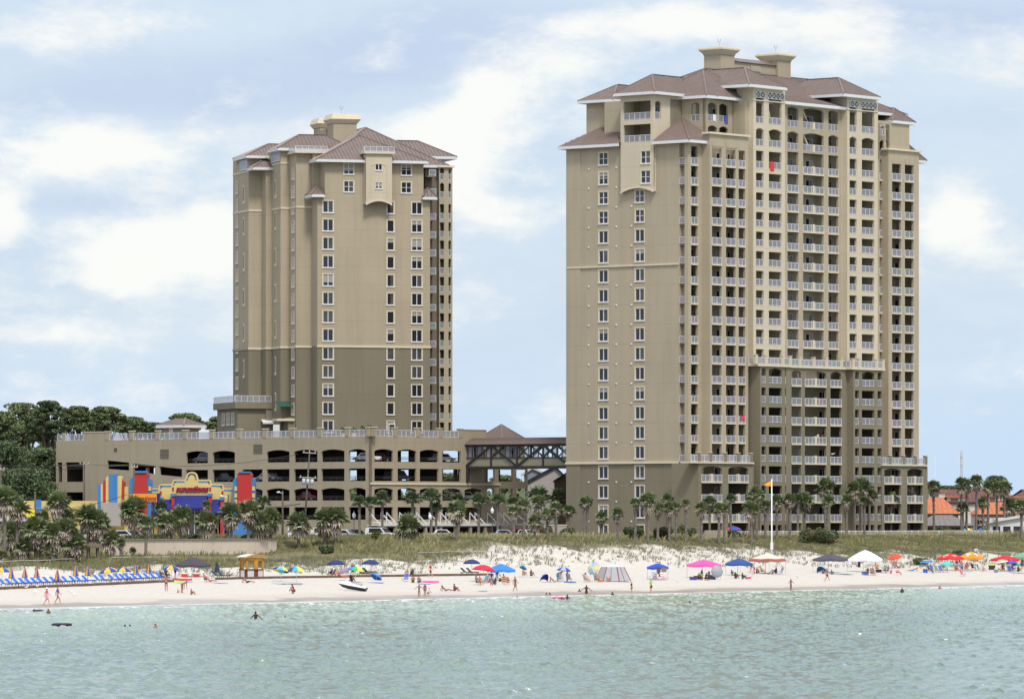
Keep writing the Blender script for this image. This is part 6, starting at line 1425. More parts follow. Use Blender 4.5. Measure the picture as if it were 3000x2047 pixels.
for q in SEAT:
    px, py, ps, sk, tp_, bt, lab, rz = q[:8]
    hat = {1718:(40,35,45),1748:(40,150,210),600:WHT_,2831:(60,30,60),2880:WHT_,1397:GRY}.get(px)
    person(px, py, ps, sk, tp_, bt, lab, rz, q[8] if len(q) > 8 else .97, hat=hat)

# ---------------------------------------------------------------- beach furniture
ALU = mat('pole_metal', (.45,.45,.46), .4); 
def gore_mesh(n, prof, cols, val=.12, seg=3):
    """umbrella cloth of n gores, colours cycling; prof (r,z) from tip to rim"""
    b = MB(); mats = []; 
    for c in cols:
        if c not in mats: mats.append(c)
    for g in range(n):
        a0, a1 = 2*math.pi*g/n, 2*math.pi*(g+1)/n; mi = mats.index(cols[g % len(cols)])
        for (r0,z0),(r1,z1) in zip(prof, prof[1:]):
            sag = .93; am = (a0+a1)/2
            for (p, q) in ((a0, am), (am, a1)):
                k0, k1 = (1, sag) if p == a0 else (sag, 1)
                b.add([(r0*math.cos(p)*(k0),r0*math.sin(p)*k0,z0),(r1*math.cos(p)*k0,r1*math.sin(p)*k0,z1),(r1*math.cos(q)*k1,r1*math.sin(q)*k1,z1),(r0*math.cos(q)*k1,r0*math.sin(q)*k1,z0)],[(0,1,2,3)],mi)
        r1, z1 = prof[-1]
        b.add([(r1*math.cos(a0),r1*math.sin(a0),z1),(r1*math.cos(a1),r1*math.sin(a1),z1),(r1*math.cos(a1),r1*math.sin(a1),z1-val),(r1*math.cos(a0),r1*math.sin(a0),z1-val)],[(0,1,2,3)],mi)
    return b, [paint(c, .7) for c in mats]
def umbrella(px, pyc, wpx, pyf, cols, label, tilt=0, tdir=0, n=8, rings=None, hgt=None, group='beach parasols', name='beach_umbrella', dmax=1e9, dep=None):
    X, Y, z = ground(px, pyf, dmax); R_ = wpx/F*Y/2
    root = thing(name, label, 'parasol', (X, Y, z), 0, group)
    zt = H+(HY-pyc)/F*Y - z + .12*R_
    h = R_*.42
    if rings:     # concentric bands of colour
        b = MB(); mats = [paint(c,.7) for c in rings]; m_ = len(rings)
        for i in range(m_): b.lathe([(R_*math.sin(i/m_*1.45)/math.sin(1.45), h*math.cos(i/m_*1.5)), (R_*math.sin((i+1)/m_*1.45)/math.sin(1.45), h*math.cos((i+1)/m_*1.5))], n=16, m=i, smooth=False)
    else: b, mats = gore_mesh(n, [(0,h),(R_*.35,h*.86),(R_*.72,h*.5),(R_,0)], cols)
    p = MB(); p.bar((0,0,-.3),(0,0,zt+h*.9),.045,0)
    ribs = MB()
    for i in range(n): a = 2*math.pi*i/n; ribs.bar((0,0,h*.35),(R_*.6*math.cos(a),R_*.6*math.sin(a),h*.55),.02)
    t = math.radians(tilt); hz_ = zt - h*.4
    can = b.build('canopy', mats, root, (0,0,hz_)); can.rotation_euler = (t*math.sin(math.radians(tdir)), t*math.cos(math.radians(tdir)), 0.3)
    ribs.build('rib', ALU, can)
    pole = p.build('pole', mat('pole_white', (.6,.6,.6), .5), root); 
    if tilt > 40: pole.rotation_euler = (0, t*.4*math.cos(math.radians(tdir)), 0)
    return root
BY = [(35,75,170),(240,180,50)]
RB = [(225,50,60),(240,90,160),(150,70,190),(70,90,210),(50,130,215),(60,180,100),(245,225,70),(240,135,45)]
umbrella(6,1671,52,1700,BY,'blue and yellow open parasol cut by the left edge of the picture')
umbrella(318,1671,54,1698,BY,'left of two blue and yellow open parasols over the loungers',10,160); umbrella(362,1670,50,1697,BY,'right of two blue and yellow open parasols over the loungers'); umbrella(502,1665,52,1694,BY,'blue and yellow open parasol touching the black canopy')
umbrella(823,1668,50,1703,[(40,60,120),(90,190,230),(240,220,60),(130,200,60)],'tilted yellow, green and blue parasol right of the kiosk',16,-30); umbrella(868,1669,52,1708,[(40,60,120),(60,170,210),(240,220,60),(110,190,60)],'upright yellow, green and blue parasol right of the tilted one')
umbrella(985,1649,54,1679,[(35,50,105)],'left navy parasol of the two over the timber walk',n=8); umbrella(1086,1648,54,1679,[(35,50,105)],'right navy parasol of the two over the timber walk'); umbrella(1382,1647,52,1681,[(35,50,105)],'navy parasol above two black loungers beside the large red parasol')
umbrella(1042,1667,50,1706,RB,'rainbow parasol above the beached jet ski',8,20); umbrella(1012,1670,46,1700,[(150,130,155)],'dull lilac parasol tucked behind the rainbow one',20,200); umbrella(1103,1688,38,1698,[(60,140,220)],'small sky blue parasol tipped low on its side',38,-20)
umbrella(1533,1661,24,1690,[(30,160,150),(30,70,140)],'tiny teal and blue parasol above the two sitting people',25,-20); umbrella(1652,1668,42,1703,[(45,80,190),(45,80,190),(170,170,185)],'small royal blue parasol held over the pale pink shirt',6); umbrella(1738,1663,40,1702,[(150,175,190),(190,200,170),(205,190,130),(150,180,200)],'faded pastel parasol tipped on edge left of the screen tent',70,150)
umbrella(1417,1666,70,1704,[(200,40,60)],'large red parasol left of the bright blue canopy',5,10,n=6); umbrella(2101,1672,38,1699,[(150,155,160)],'grey parasol lying on edge under the pink canopy',80,90); umbrella(2621,1631,44,1664,[(240,75,50)],'orange red parasol tilted alone at the dune foot',14,160,n=6)
umbrella(2714,1647,40,1677,BY,'striped blue and white parasol above the blue cooler',rings=[(40,90,190),(230,230,200),(50,140,210),(40,80,180),(60,150,220)]); umbrella(2773,1651,40,1676,[(70,200,190)],'turquoise parasol below the red and blue canopy'); umbrella(2934,1646,40,1673,BY,'pastel ringed parasol under the red canopy',8,200,rings=[(150,210,200),(230,235,160),(230,190,130),(220,150,140),(240,240,235)]); umbrella(2963,1647,34,1674,[(60,85,200)],'royal blue parasol right of the pastel ringed one'); umbrella(2976,1653,26,1674,[(50,160,80)],'low green parasol at the right leg of the red canopy')
umbrella(2834,1551,30,1566,[(240,220,70),(90,190,220),(230,230,120)],'yellow and blue parasol behind the white fence',name='pool_umbrella',group='parasols behind the white fence',dmax=84); umbrella(2884,1550,40,1566,RB,'rainbow parasol behind the white fence at right',name='pool_umbrella',group='parasols behind the white fence',dmax=84); umbrella(2148,1550,52,1572,[(220,60,140),(40,90,180),(110,60,160),(60,170,170)],'magenta and blue parasol beside the wooden board fence',name='pool_umbrella',group='parasols behind the white fence',dmax=84)
CL = {}
def closed(px, pyt, pyb, cols, label):
    X, Y, z = ground(px, pyb+12); h = (pyb-pyt)/F*Y; zb = H+(HY-pyb)/F*Y - z
    root = thing('folded_umbrella', label, 'parasol', (X, Y, z), 0, 'folded parasols')
    b, mats = gore_mesh(8, [(0,h),(.10,h*.9),(.22,h*.5),(.36,h*.08),(.30,0)], cols, .0); b.build('canopy', mats, root, (0,0,zb))
    p = MB(); p.bar((0,0,-.3),(0,0,zb+h+.15),.05); p.build('pole', WOODM, root)
CB = [(30,60,150),(200,140,40)]
for i, (px, a, c) in enumerate(((34,1663,1694),(73,1663,1692),(108,1662,1692),(168,1667,1702),(222,1655,1687),(257,1656,1686),(399,1653,1682),(437,1650,1680))): closed(px, a, c, CB, ['leftmost folded blue and yellow parasol behind the loungers','second folded parasol from the left edge','third folded parasol from the left edge','tallest folded parasol standing among the loungers','folded parasol fifth from the left edge','slim folded parasol sixth from the left edge','folded parasol just right of the open striped pair','folded parasol left of the one beside the black canopy'][i])
closed(636, 1645, 1676, [(35,45,75)], 'folded dark navy parasol behind two dark loungers')
# ---- canopies
def canopy(px, pytop, pyeave, wpx, pyf, rgb, label, rot=48, val=None, band_=None, leg=(.55,.55,.56), side2=None, steep=0, tilt=0, logo=None, hgt=None):
    X, Y, z = ground(px, pyf-3); s = wpx/F*Y/1.4142/ (abs(math.cos(math.radians(rot-45)))+1e-9); zt = H+(HY-pytop)/F*Y - z; ze = H+(HY-pyeave)/F*Y - z
    root = thing('beach_canopy', label, 'canopy tent', (X, Y, z), math.radians(rot), 'pop up canopies on the beach')
    b = MB(); n = 6; v = val if val is not None else .25; m1 = 0; hs_ = s/2
    def hfun(u): return ze+.0 + (zt-ze)*((1-u)**(1.6 if steep else 1.0) if steep else (1-u**1.25))
    for q in range(4):
        c0 = [(-1,-1),(1,-1),(1,1),(-1,1)][q]; c1 = [(-1,-1),(1,-1),(1,1),(-1,1)][(q+1)%4]; mi = (1 if side2 and q in (1,2) else 0)
        for i in range(n):
            u0, u1 = i/n, (i+1)/n; m_ = 2 if (band_ and i == n-1) else mi
            P_ = lambda c, u: (c[0]*hs_*u, c[1]*hs_*u, hfun(u))
            mid = lambda u: ((c0[0]+c1[0])/2*hs_*u, (c0[1]+c1[1])/2*hs_*u, hfun(u)-.10*u)
            b.add([P_(c0,u0),P_(c0,u1),mid(u1),mid(u0)],[(0,1,2,3)],m_); b.add([mid(u0),mid(u1),P_(c1,u1),P_(c1,u0)],[(0,1,2,3)],m_)
        A, B2 = (c0[0]*hs_,c0[1]*hs_,ze),(c1[0]*hs_,c1[1]*hs_,ze); M_ = ((A[0]+B2[0])/2,(A[1]+B2[1])/2,ze-.10)
        for p_, q_ in ((A,M_),(M_,B2)): b.add([p_,q_,(q_[0],q_[1],q_[2]-v),(p_[0],p_[1],p_[2]-v)],[(0,1,2,3)],2 if band_ else mi)
    c_ = b.build('canopy', [paint(rgb,.75), paint(side2 or rgb,.75), paint(band_ or rgb,.75)], root)
    if tilt: c_.rotation_euler = (0, math.radians(tilt), 0)
    lm_ = paint([int(255*x**.45) for x in leg], .5)
    for sx_, sy_ in ((-1,-1),(1,-1),(1,1),(-1,1)):
        l = MB(); l.bar((0,0,-.2),(0,0,ze-.05),.05); l.build('leg', lm_, root, (sx_*(hs_-.06), sy_*(hs_-.06), 0))
    fr_ = MB()
    for (a, c) in (((-1,-1),(1,-1)),((1,-1),(1,1)),((1,1),(-1,1)),((-1,1),(-1,-1))): fr_.bar((a[0]*hs_*.97,a[1]*hs_*.97,ze-.25),(c[0]*hs_*.97,c[1]*hs_*.97,ze-.05),.035); fr_.bar((a[0]*hs_*.97,a[1]*hs_*.97,ze-.05),(c[0]*hs_*.97,c[1]*hs_*.97,ze-.25),.035)
    fr_.build('frame', lm_, root)
    if logo: logo(root, hs_, ze, zt, hfun)
    return root, X, Y, z
def patch(root, name, hs_, hfun, face, pts, rgb, u0=.55, sc__=1.0, off=.03):
    """flat emblem lying on one roof face of a canopy; pts in (across, down) metres"""
    b = MB(); out = []
    for a, dn in pts:
        u = min(max(u0 + dn/hs_, .05), .97); zz = hfun(u) - .10*u*(1-abs(a)/(hs_*u+.01)) + off
        out.append({0:(a,-hs_*u,zz),1:(hs_*u,a,zz),3:(-hs_*u,-a,zz)}[face])
    b.poly(out); b.build(name, paint(rgb,.7), root)
def logo_burger(root, hs_, ze, zt, hf):
    ell = lambda rx, ry, k=14: [(rx*math.cos(6.283*i/k), ry*math.sin(6.283*i/k)) for i in range(k)]
    patch(root, 'emblem', hs_, hf, 3, ell(.46,.36), (245,235,200), .58, off=.04)
    patch(root, 'emblem', hs_, hf, 3, ell(.36,.26), (215,40,50), .58, off=.06)
    patch(root, 'emblem', hs_, hf, 3, [(-.30,-.05),(.30,-.05),(.30,.06),(-.30,.06)], (240,225,215), .58, off=.08)
    for i in range(4): patch(root, 'emblem', hs_, hf, 0, [(-.3+i*.18,-.16+.08*(i%2)),(-.16+i*.18,-.16+.08*(i%2)),(-.16+i*.18,.06+.08*(i%2)),(-.3+i*.18,.06+.08*(i%2))], (230,225,150), .6, off=.05)
def logo_t(root, hs_, ze, zt, hf):
    for f in (0, 3):
        patch(root, 'emblem', hs_, hf, f, [(-.42,-.22),(.42,-.22),(.42,-.02),(.3,-.08),(-.3,-.08),(-.42,-.02)], (250,248,240), .6, off=.05)
        patch(root, 'emblem', hs_, hf, f, [(-.12,-.09),(.12,-.09),(.12,.2),(.24,.28),(-.24,.28),(-.12,.2)], (250,248,240), .6, off=.055)
canopy(565,1632,1653,105,1692,(72,66,76),'charcoal black canopy left of the yellow kiosk',leg=(.5,.5,.5))
canopy(1468,1650,1668,84,1702,(55,130,215),'bright sky blue canopy right of the large red parasol',rot=50,leg=(.75,.75,.75))
canopy(1927,1649,1660,64,1700,(45,75,185),'small royal blue canopy hung with towels',rot=50)
canopy(2062,1638,1653,102,1697,(235,85,165),'hot pink canopy with ribbons')
canopy(2165,1634,1650,82,1688,(45,80,145),'navy blue canopy left of the beige one')
canopy(2248,1621,1638,110,1682,(215,205,190),'beige canopy with brown border at the flagpole foot',band_=(165,95,80))
canopy(2432,1622,1637,104,1680,(78,74,88),'dark grey canopy right of the flagpole')
canopy(2535,1610,1637,102,1678,(232,234,245),'white peaked canopy right of the dark grey one',steep=0,leg=(.7,.7,.7))
canopy(2785,1620,1633,78,1673,(225,40,50),'red and blue canopy with round cream emblem',rot=30,side2=(50,90,205),logo=logo_burger,leg=(.8,.8,.8))
canopy(2845,1615,1632,78,1672,(245,145,40),'orange canopy with white letter emblem',logo=logo_t,rot=55)
canopy(2822,1616,1626,56,1664,(60,55,72),'dark canopy mostly hidden behind the orange one')
canopy(2945,1626,1637,84,1673,(205,30,55),'red canopy right of the orange one',rot=40,leg=(.8,.8,.8))
canopy(3005,1615,1629,76,1660,(120,165,135),'pale green canopy cut by the right edge of the picture',rot=50)
# screen tent
X, Y, z = ground(1795,1702); root = thing('screen_tent', 'grey walled screen tent with white top and red zips', 'tent', (X, Y, z), math.radians(20), None)
k = Y/F; w0, w1, h1, h2 = 44*k, 27*k, 42*k, 51*k
Pb = [(-w0,-w0*.8),(w0,-w0*.8),(w0,w0*.8),(-w0,w0*.8)]; Pt_ = [(-w1,-w1*.8),(w1,-w1*.8),(w1,w1*.8),(-w1,w1*.8)]
b = MB()
for i in range(4):
    j = (i+1)%4; b.add([(*Pb[i],0),(*Pb[j],0),(*Pt_[j],h1),(*Pt_[i],h1)],[(0,1,2,3)],0)
b.build('mesh_wall', mat('screen_mesh', (.42,.42,.44), .9, .1, 2, alpha=.95), root)
b = MB()
for i in range(4):
    j = (i+1)%4; b.poly([(*Pt_[i],h1),(*Pt_[j],h1),(0,0,h2)]); b.add([(*Pt_[i],h1),(*Pt_[j],h1),(Pt_[j][0]*1.03,Pt_[j][1]*1.03,h1-.22),(Pt_[i][0]*1.03,Pt_[i][1]*1.03,h1-.22)],[(0,1,2,3)])
b.build('canopy', paint((205,212,222),.8), root)
b = MB()
for i in range(4): b.bar((Pb[i][0],Pb[i][1]-.02,0),(Pt_[i][0],Pt_[i][1]-.02,h1),.06)
b.bar((.3,-w0*.8-.02,0),(.2,-w1*.8-.02,h1),.09); b.build('zip_edge', paint((140,35,50),.7), root)
b = MB()
for x in (-.45,.55): b.bar((x*w0,-w0*.8-.03,0),(x*w1,-w1*.8-.03,h1),.03)
b.build('seam', BLACKM, root)
# small shelters
def shelter(px, py, wpx, hpx, rgb, rgb2, label, rz=0):
    X, Y, z = ground(px, py); w_ = wpx/F*Y/2; h_ = hpx/F*Y; root = thing('pop_up_shelter', label, 'beach shelter', (X, Y, z), math.radians(rz)); b = MB(); n = 8; m_ = 8
    for i in range(n):
        for j in range(m_):
            q = []
            for (ii, jj) in ((i,j),(i+1,j),(i+1,j+1),(i,j+1)): th = math.pi*ii/n; ph = math.pi*.62*jj/m_; q.append((-w_*math.cos(th), w_*.9-w_*1.2*math.sin(th)*math.sin(ph)*.0 - w_*1.1*(1-math.cos(ph))*math.sin(th)+.0, h_*math.sin(th)*math.sin(min(ph+.35,1.57))))
            b.add(q, [(0,1,2,3)], 1 if j == m_-2 else 0)
    b.build('shell', [paint(rgb,.7), paint(rgb2,.7)], root); f = MB(); f.box(-w_,w_,-w_*.3,w_*.9,0,.03); f.build('floor', paint(rgb2,.8), root)
shelter(2405,1679,34,21,(35,85,170),(200,210,190),'blue domed pop up shelter under the dark grey canopy',-25); shelter(1598,1705,26,24,(35,55,140),(60,80,150),'navy blue curved shell shade left of the royal blue parasol',30)
# ---- loungers and low chairs
def lounger_parts(fab, frame):
    f = MB()
    for y_ in (-.28,.28): f.box(-.95,.95,y_-.03,y_+.03,.24,.30)
    for x in (-.85,.35,.85): f.box(x-.03,x+.03,-.3,.3,.2,.25)
    c = MB(); c.box(-.35,.98,-.29,.29,.31,.37); k = MB(); k.add([(-.35,-.29,.34),(-.35,.29,.34),(-.95,.29,.86),(-.95,-.29,.86),(-.33,-.29,.40),(-.33,.29,.40),(-.92,.29,.92),(-.92,-.29,.92)],[(0,1,2,3),(4,5,6,7),(0,3,7,4),(1,2,6,5),(3,2,6,7),(0,1,5,4)])
    l = MB(); l.box(-.03,.03,-.03,.03,-.02,.24)
    return f.mesh('frame',[frame]), c.mesh('seat',[fab]), k.mesh('backrest',[fab]), l.mesh('leg',[frame])
LB = lounger_parts(paint((45,110,215),.7), WOODM); LK = lounger_parts(paint((50,60,75),.7), WOODM)
def lounger(X, Y, z, rz, parts, label, group):
    r = thing('sun_lounger', label, 'sun lounger', (X, Y, z), rz, group, .86); put('frame', parts[0], r); put('seat', parts[1], r); put('backrest', parts[2], r)
    for x in (-.8,.8):
        for y_ in (-.25,.25): put('leg', parts[3], r, (x, y_, 0))
SEAW = math.atan2(-.515, .857)
xs = [12,31,52,70,87,105,123,141,161,181,196,218,235,255,289,305,331,350,364,379,398,415,434,452,470]
A_, B__ = ground(0,1724), ground(508,1702)
for i, px in enumerate(xs):
    u = px/508; X, Y, z = ground(px+4, 1724-22*u-4)
    lounger(X, Y, gz(X,Y)+.12, SEAW+.0, LB, '%s bright blue lounger from the left in the long row' % (ORD+['twenty first','twenty second','twenty third','twenty fourth','last'])[i], 'blue loungers in a row on the sand')
for i, (px, py) in enumerate(((638,1694),(655,1694),(1367,1684),(1384,1684),(1064,1687),(1080,1684))):
    X, Y, z = ground(px, py); lounger(X, Y, z+.1, SEAW+(0 if i < 4 else 1.2), LK, ['left dark lounger beside the folded navy parasol','right dark lounger beside the folded navy parasol','left black lounger under the lone navy parasol','right black lounger under the lone navy parasol','wooden lounger with raised back near the sky blue parasol','dark lounger under the right navy parasol'][i], 'dark loungers on the timber walk')
# timber walk running along the beach
tw = thing('timber_walk', 'low brown timber edge running along the beach under the loungers', 'boardwalk', (0,0,0)); b = MB()
pts = [(-8,1727),(120,1721),(260,1716),(400,1709),(508,1704)]; pts2 = [(632,1698),(800,1694),(1000,1691),(1200,1688),(1440,1685)]
for L_ in (pts, pts2):
    b = MB()
    for (a, c), (e, f) in zip(L_, L_[1:]):
        n = 8
        for i in range(n): p = ground(a+(e-a)*i/n, c+(f-c)*i/n); q = ground(a+(e-a)*(i+1)/n, c+(f-c)*(i+1)/n); b.bar((p[0],p[1],p[2]+.12),(q[0],q[1],q[2]+.12),.18,0,.3)
    b.build('timber', mat('timber_brown', (.17,.10,.06), .9, .4, 2), tw)
def chair_mesh(c1, c2, fr=ALU):
    s = MB()
    for i in range(5): s.box(-.26,.26,-.24+i*.1,-.16+i*.1,.22-.0*i,.24,i%2)
    k = MB()
    for i in range(6): z = .26+i*.11; y_ = .24+i*.055; k.add([(-.26,y_,z),(.26,y_,z),(.26,y_+.045,z+.09),(-.26,y_+.045,z+.09)],[(0,1,2,3)],i%2)
    f = MB()
    for x in (-.28,.28): f.bar((x,-.26,.24),(x,.26,.24),.035); f.bar((x,.24,.22),(x,.58,.95),.035); f.bar((x,-.2,.24),(x,-.1,0),.035); f.bar((x,.2,.24),(x,.25,0),.035); f.bar((x,-.2,.42),(x,.3,.42),.04); f.bar((x,-.2,.24),(x,-.2,.42),.03)
    f.bar((-.28,-.1,.02),(.28,-.1,.02),.03); f.bar((-.28,.25,.02),(.28,.25,.02),.03); f.bar((-.28,.58,.95),(.28,.58,.95),.035)
    return s.mesh('seat',[paint(c1,.8),paint(c2,.8)]), k.mesh('backrest',[paint(c1,.8),paint(c2,.8)]), f.mesh('frame',[fr])
CH = {}
def chair(px, py, c1, c2, label, rz=0, fr=ALU):
    kk = (c1,c2)
    if kk not in CH: CH[kk] = chair_mesh(c1, c2, fr)
    X, Y, z = ground(px, py); r = thing('beach_chair', label, 'beach chair', (X, Y, z), math.radians(rz), 'folding beach chairs'); 
    for nm, me in zip(('seat','backrest','frame'), CH[kk]): put(nm, me, r)
chair(1903,1698,WHT_,(120,170,200),'striped blue chair at the left under the royal blue canopy',-60); chair(1911,1698,(120,190,210),WHT_,'pale teal chair second under the royal blue canopy',-50); chair(1923,1699,(190,80,170),WHT_,'pink striped chair in the middle under the royal blue canopy',150); chair(1946,1699,(200,80,160),WHT_,'pink striped chair at the right under the royal blue canopy',40)
chair(2823,1687,(215,40,50),(215,40,50),'empty bright red chair turned to the sea below the red and blue canopy',60); chair(1186,1703,(60,100,200),(60,100,200),'empty blue low chair beside the black shorts sitter',-30); chair(2733,1674,(40,70,160),(40,70,160),'tall backed blue chair right of the striped parasol',30); chair(2748,1676,(50,130,120),(50,130,120),'teal chair right of the tall blue chair',40); chair(2759,1675,(50,70,160),(50,70,160),'blue chair leaning under the turquoise parasol',30)
chair(2872,1671,(60,60,70),(60,60,70),'black mesh chair at the right of the orange canopy',60); chair(2960,1676,(40,70,180),(40,70,180),'blue chair with dark frame under the royal blue parasol',150); chair(2966,1676,(45,75,185),(45,75,185),'second blue chair beside the dark framed one',160); chair(2284,1682,(150,170,190),(80,100,140),'striped chair at the right end of the beige canopy',-60); chair(1480,1712,(225,215,150),(200,60,60),'cream folding chair before the blue canopy group',160); chair(1486,1712,(200,50,50),(235,200,60),'red and yellow striped chair back before the blue canopy group',170)
chair(1421,1708,(40,120,130),(40,120,130),'teal board shaped chair back left of the black shirt',-30); chair(1641,1703,(30,120,140),(60,90,130),'dark teal chair under the royal blue parasol',30); chair(1668,1702,(50,60,70),(50,60,70),'black chair right of the pale pink shirt',20); chair(2560,1684,(210,90,150),(150,80,140),'pink striped chair back under the white canopy',150); chair(2618,1664,WHT_,(200,60,70),'white chair with red stripes below the tilted orange red parasol',-20)
chair(1720,1704,(160,170,190),(90,100,130),'chair carrying the person in the dark hat',40); chair(1750,1704,(60,140,200),(60,140,200),'chair carrying the person in pink left of the screen tent',30)
# towels, boards, floats, coolers, bags
def flat(px, py, w_, l_, rgb, label, name='beach_towel', cat='towel', rz=0, th=.04, water=False, rnd_=False):
    X, Y, z = ground(px, py)
    if water: Y = H*F/(py-HY); X = (px-CX)/F*Y; z = 0.02
    b = MB()
    if water:
        n = 18; k = [(w_*.36+w_*.14*math.cos(6.283*i/8), th*.5+w_*.14*math.sin(6.283*i/8)) for i in range(9)]; b.lathe(k, n=n); b.v = [(v[0]*l_/w_, v[1], v[2]) for v in b.v]
    elif rnd_:
        n = 12; o_ = [(l_/2*math.cos(6.283*i/n), w_/2*math.sin(6.283*i/n)) for i in range(n)]; b.prism(o_, 0, th)
    else: b.box(-l_/2,l_/2,-w_/2,w_/2,0,th)
    tag(b.build(name, paint(rgb,.8), None, (X,Y,z+.02), math.radians(rz)), label, cat)
flat(1415,1732,.5,1.1,(60,160,190),'turquoise body board lying on the wet sand','body_board','board',-10,.07,rnd_=True); flat(521,1707,.9,1.6,(170,230,80),'lime green mat on the sand under the black canopy','swim_mat','mat',0,.1,rnd_=True); flat(545,1705,.9,1.5,(110,200,235),'light blue mat beside the lime green mat','swim_mat','mat',0,.1,rnd_=True)
flat(640,1708,.9,2.0,(60,90,190),'blue towel on the sand left of the kiosk',rz=-15); flat(818,1710,.9,1.5,(90,180,220),'light blue towel under the tilted parasol',rz=-10); flat(856,1711,1.0,2.3,(80,50,140),'purple and navy towel under the upright yellow parasol',rz=-8); flat(1101,1707,.9,1.8,(60,100,200),'blue towel below the tipped sky blue parasol',rz=-10)
flat(1262,1706,.8,2.0,(240,70,180),'long pink air mattress right of the sitting child','air_mattress','float',-5,.18,rnd_=True); flat(1244,1711,.9,1.4,(60,110,220),'blue towel in front of the pink air mattress'); flat(1636,1754,.8,1.4,(250,100,170),'bright pink float in the water','swim_float','float',0,.25,True,True); flat(181,1836,.9,1.7,(50,40,60),'dark float ring with rider at far left','swim_float','float',0,.32,True,True); flat(111,1791,.5,1.0,(40,40,50),'small dark float beside a swimmer at far left','swim_float','float',0,.15,True,True)
flat(2460,1682,1.0,2.6,(50,90,150),'blue towels spread under the dark grey canopy'); flat(2484,1683,.9,1.4,(40,170,170),'teal towel at the right leg of the dark grey canopy'); flat(2668,1672,.8,1.8,(70,170,220),'blue towel under the person lying on the front'); flat(2832,1674,.8,1.7,(80,180,220),'turquoise striped board beside the red chair','body_board','board',0,.08,rnd_=True); flat(2984,1679,.8,1.8,(200,70,60),'red and black towel near the right edge',rz=5); flat(1536,1688,.9,2.0,(225,225,230),'white towel under the left sitter below the teal parasol'); flat(1560,1689,.9,1.8,(230,228,225),'white towel under the long haired sitter')
flat(535,1700,.8,2.2,(220,60,40),'red kayak shaped float under the black canopy','swim_float','float',-5,.2,rnd_=True); flat(1670,1706,.9,1.5,(60,120,180),'blue board lying by the royal blue parasol','body_board','board',0,.12,rnd_=True)
def box_thing(px, py, w_, d_, h_, rgb, lid, label, name='cooler', cat='cooler', rz=0):
    X, Y, z = ground(px, py); r = thing(name, label, cat, (X,Y,z), math.radians(rz)); b = MB(); b.box(-w_/2,w_/2,-d_/2,d_/2,0,h_*.78); b.build('body', paint(rgb,.6), r); b = MB(); b.box(-w_/2-.02,w_/2+.02,-d_/2-.02,d_/2+.02,h_*.78,h_); b.build('lid', paint(lid,.6), r); b = MB(); b.bar((-w_/2-.04,0,h_*.6),(-w_/2-.04,0,h_*.9),.04); b.bar((w_/2+.04,0,h_*.6),(w_/2+.04,0,h_*.9),.04); b.build('handle', BLACKM, r)
box_thing(2046,1696,1.1,.5,.6,(150,35,50),(235,235,235),'dark red cooler under the pink canopy'); box_thing(2711,1677,.6,.5,.55,(40,90,190),(60,110,200),'blue cooler left of the striped parasol sitter'); box_thing(2194,1695,.55,.3,.4,(240,80,110),(250,240,240),'pink and white box at the right of the navy canopy','beach_box','box'); box_thing(573,1690,.8,.5,.5,(190,50,50),(235,235,235),'red and white cooler at the right leg of the black canopy'); box_thing(540,1690,.6,.4,.5,(200,50,50),(235,235,240),'red cooler under the middle of the black canopy'); box_thing(1433,1706,.4,.35,.5,(200,40,50),(200,40,50),'small red box beside the black shirt'); box_thing(2906,1668,.9,.5,.8,(40,45,40),(230,200,50),'dark crate with yellow top left under the red canopy','crate','crate'); box_thing(2918,1677,.5,.4,.6,(120,130,140),(200,205,210),'grey bin under the red canopy','bin','bin')
box_thing(2085,1697,1.0,.5,.6,(35,45,70),(60,70,90),'navy bag box at the right under the pink canopy','beach_bag','bag'); box_thing(2031,1698,.9,.5,.4,(40,70,150),(40,40,50),'blue and black bag at the left under the pink canopy','beach_bag','bag'); box_thing(2575,1676,.9,.5,.4,(30,35,60),(30,35,60),'navy bag at the right leg of the white canopy','beach_bag','bag'); box_thing(1487,1706,.4,.3,.45,(70,90,190),(70,90,190),'blue bag before the striped chair','beach_bag','bag')
box_thing(1760,1704,.4,.3,.35,(230,110,50),(240,210,60),'orange bag between the pink sitter and the screen tent','beach_bag','bag'); box_thing(2535,1684,.9,.6,.45,(50,130,190),(90,60,120),'turquoise bag at the front left of the white canopy','beach_bag','bag')
# hanging towels under the small canopy, ribbons
def hang(px, py, w_, h_, rgb, label, pyf, name='hanging_towel'):
    X, Y, z = ground(px, pyf); zt = H+(HY-py)/F*Y; b = MB(); b.box(-w_/2,w_/2,-.03,.03,-h_,0); b.bar((-w_/2,0,0),(w_/2,0,0),.07); tag(b.build(name, paint(rgb,.9), None, (X,Y,zt)), label, 'towel')
hang(1930,1663,.45,.75,(85,80,55),'olive towel hanging in the middle of the small blue canopy',1698); hang(1945,1663,.65,.5,(130,120,80),'khaki towel hanging at the right of the small blue canopy',1698); hang(1932.5,1679,.25,.4,(110,90,90),'short brown towel hanging lowest in the small blue canopy',1698); hang(2517,1645,.35,.75,(30,30,35),'black garment hanging under the white canopy',1676); hang(2811,1637,.3,.5,(150,60,110),'purple and red cloth hanging between the two logo canopies',1668)
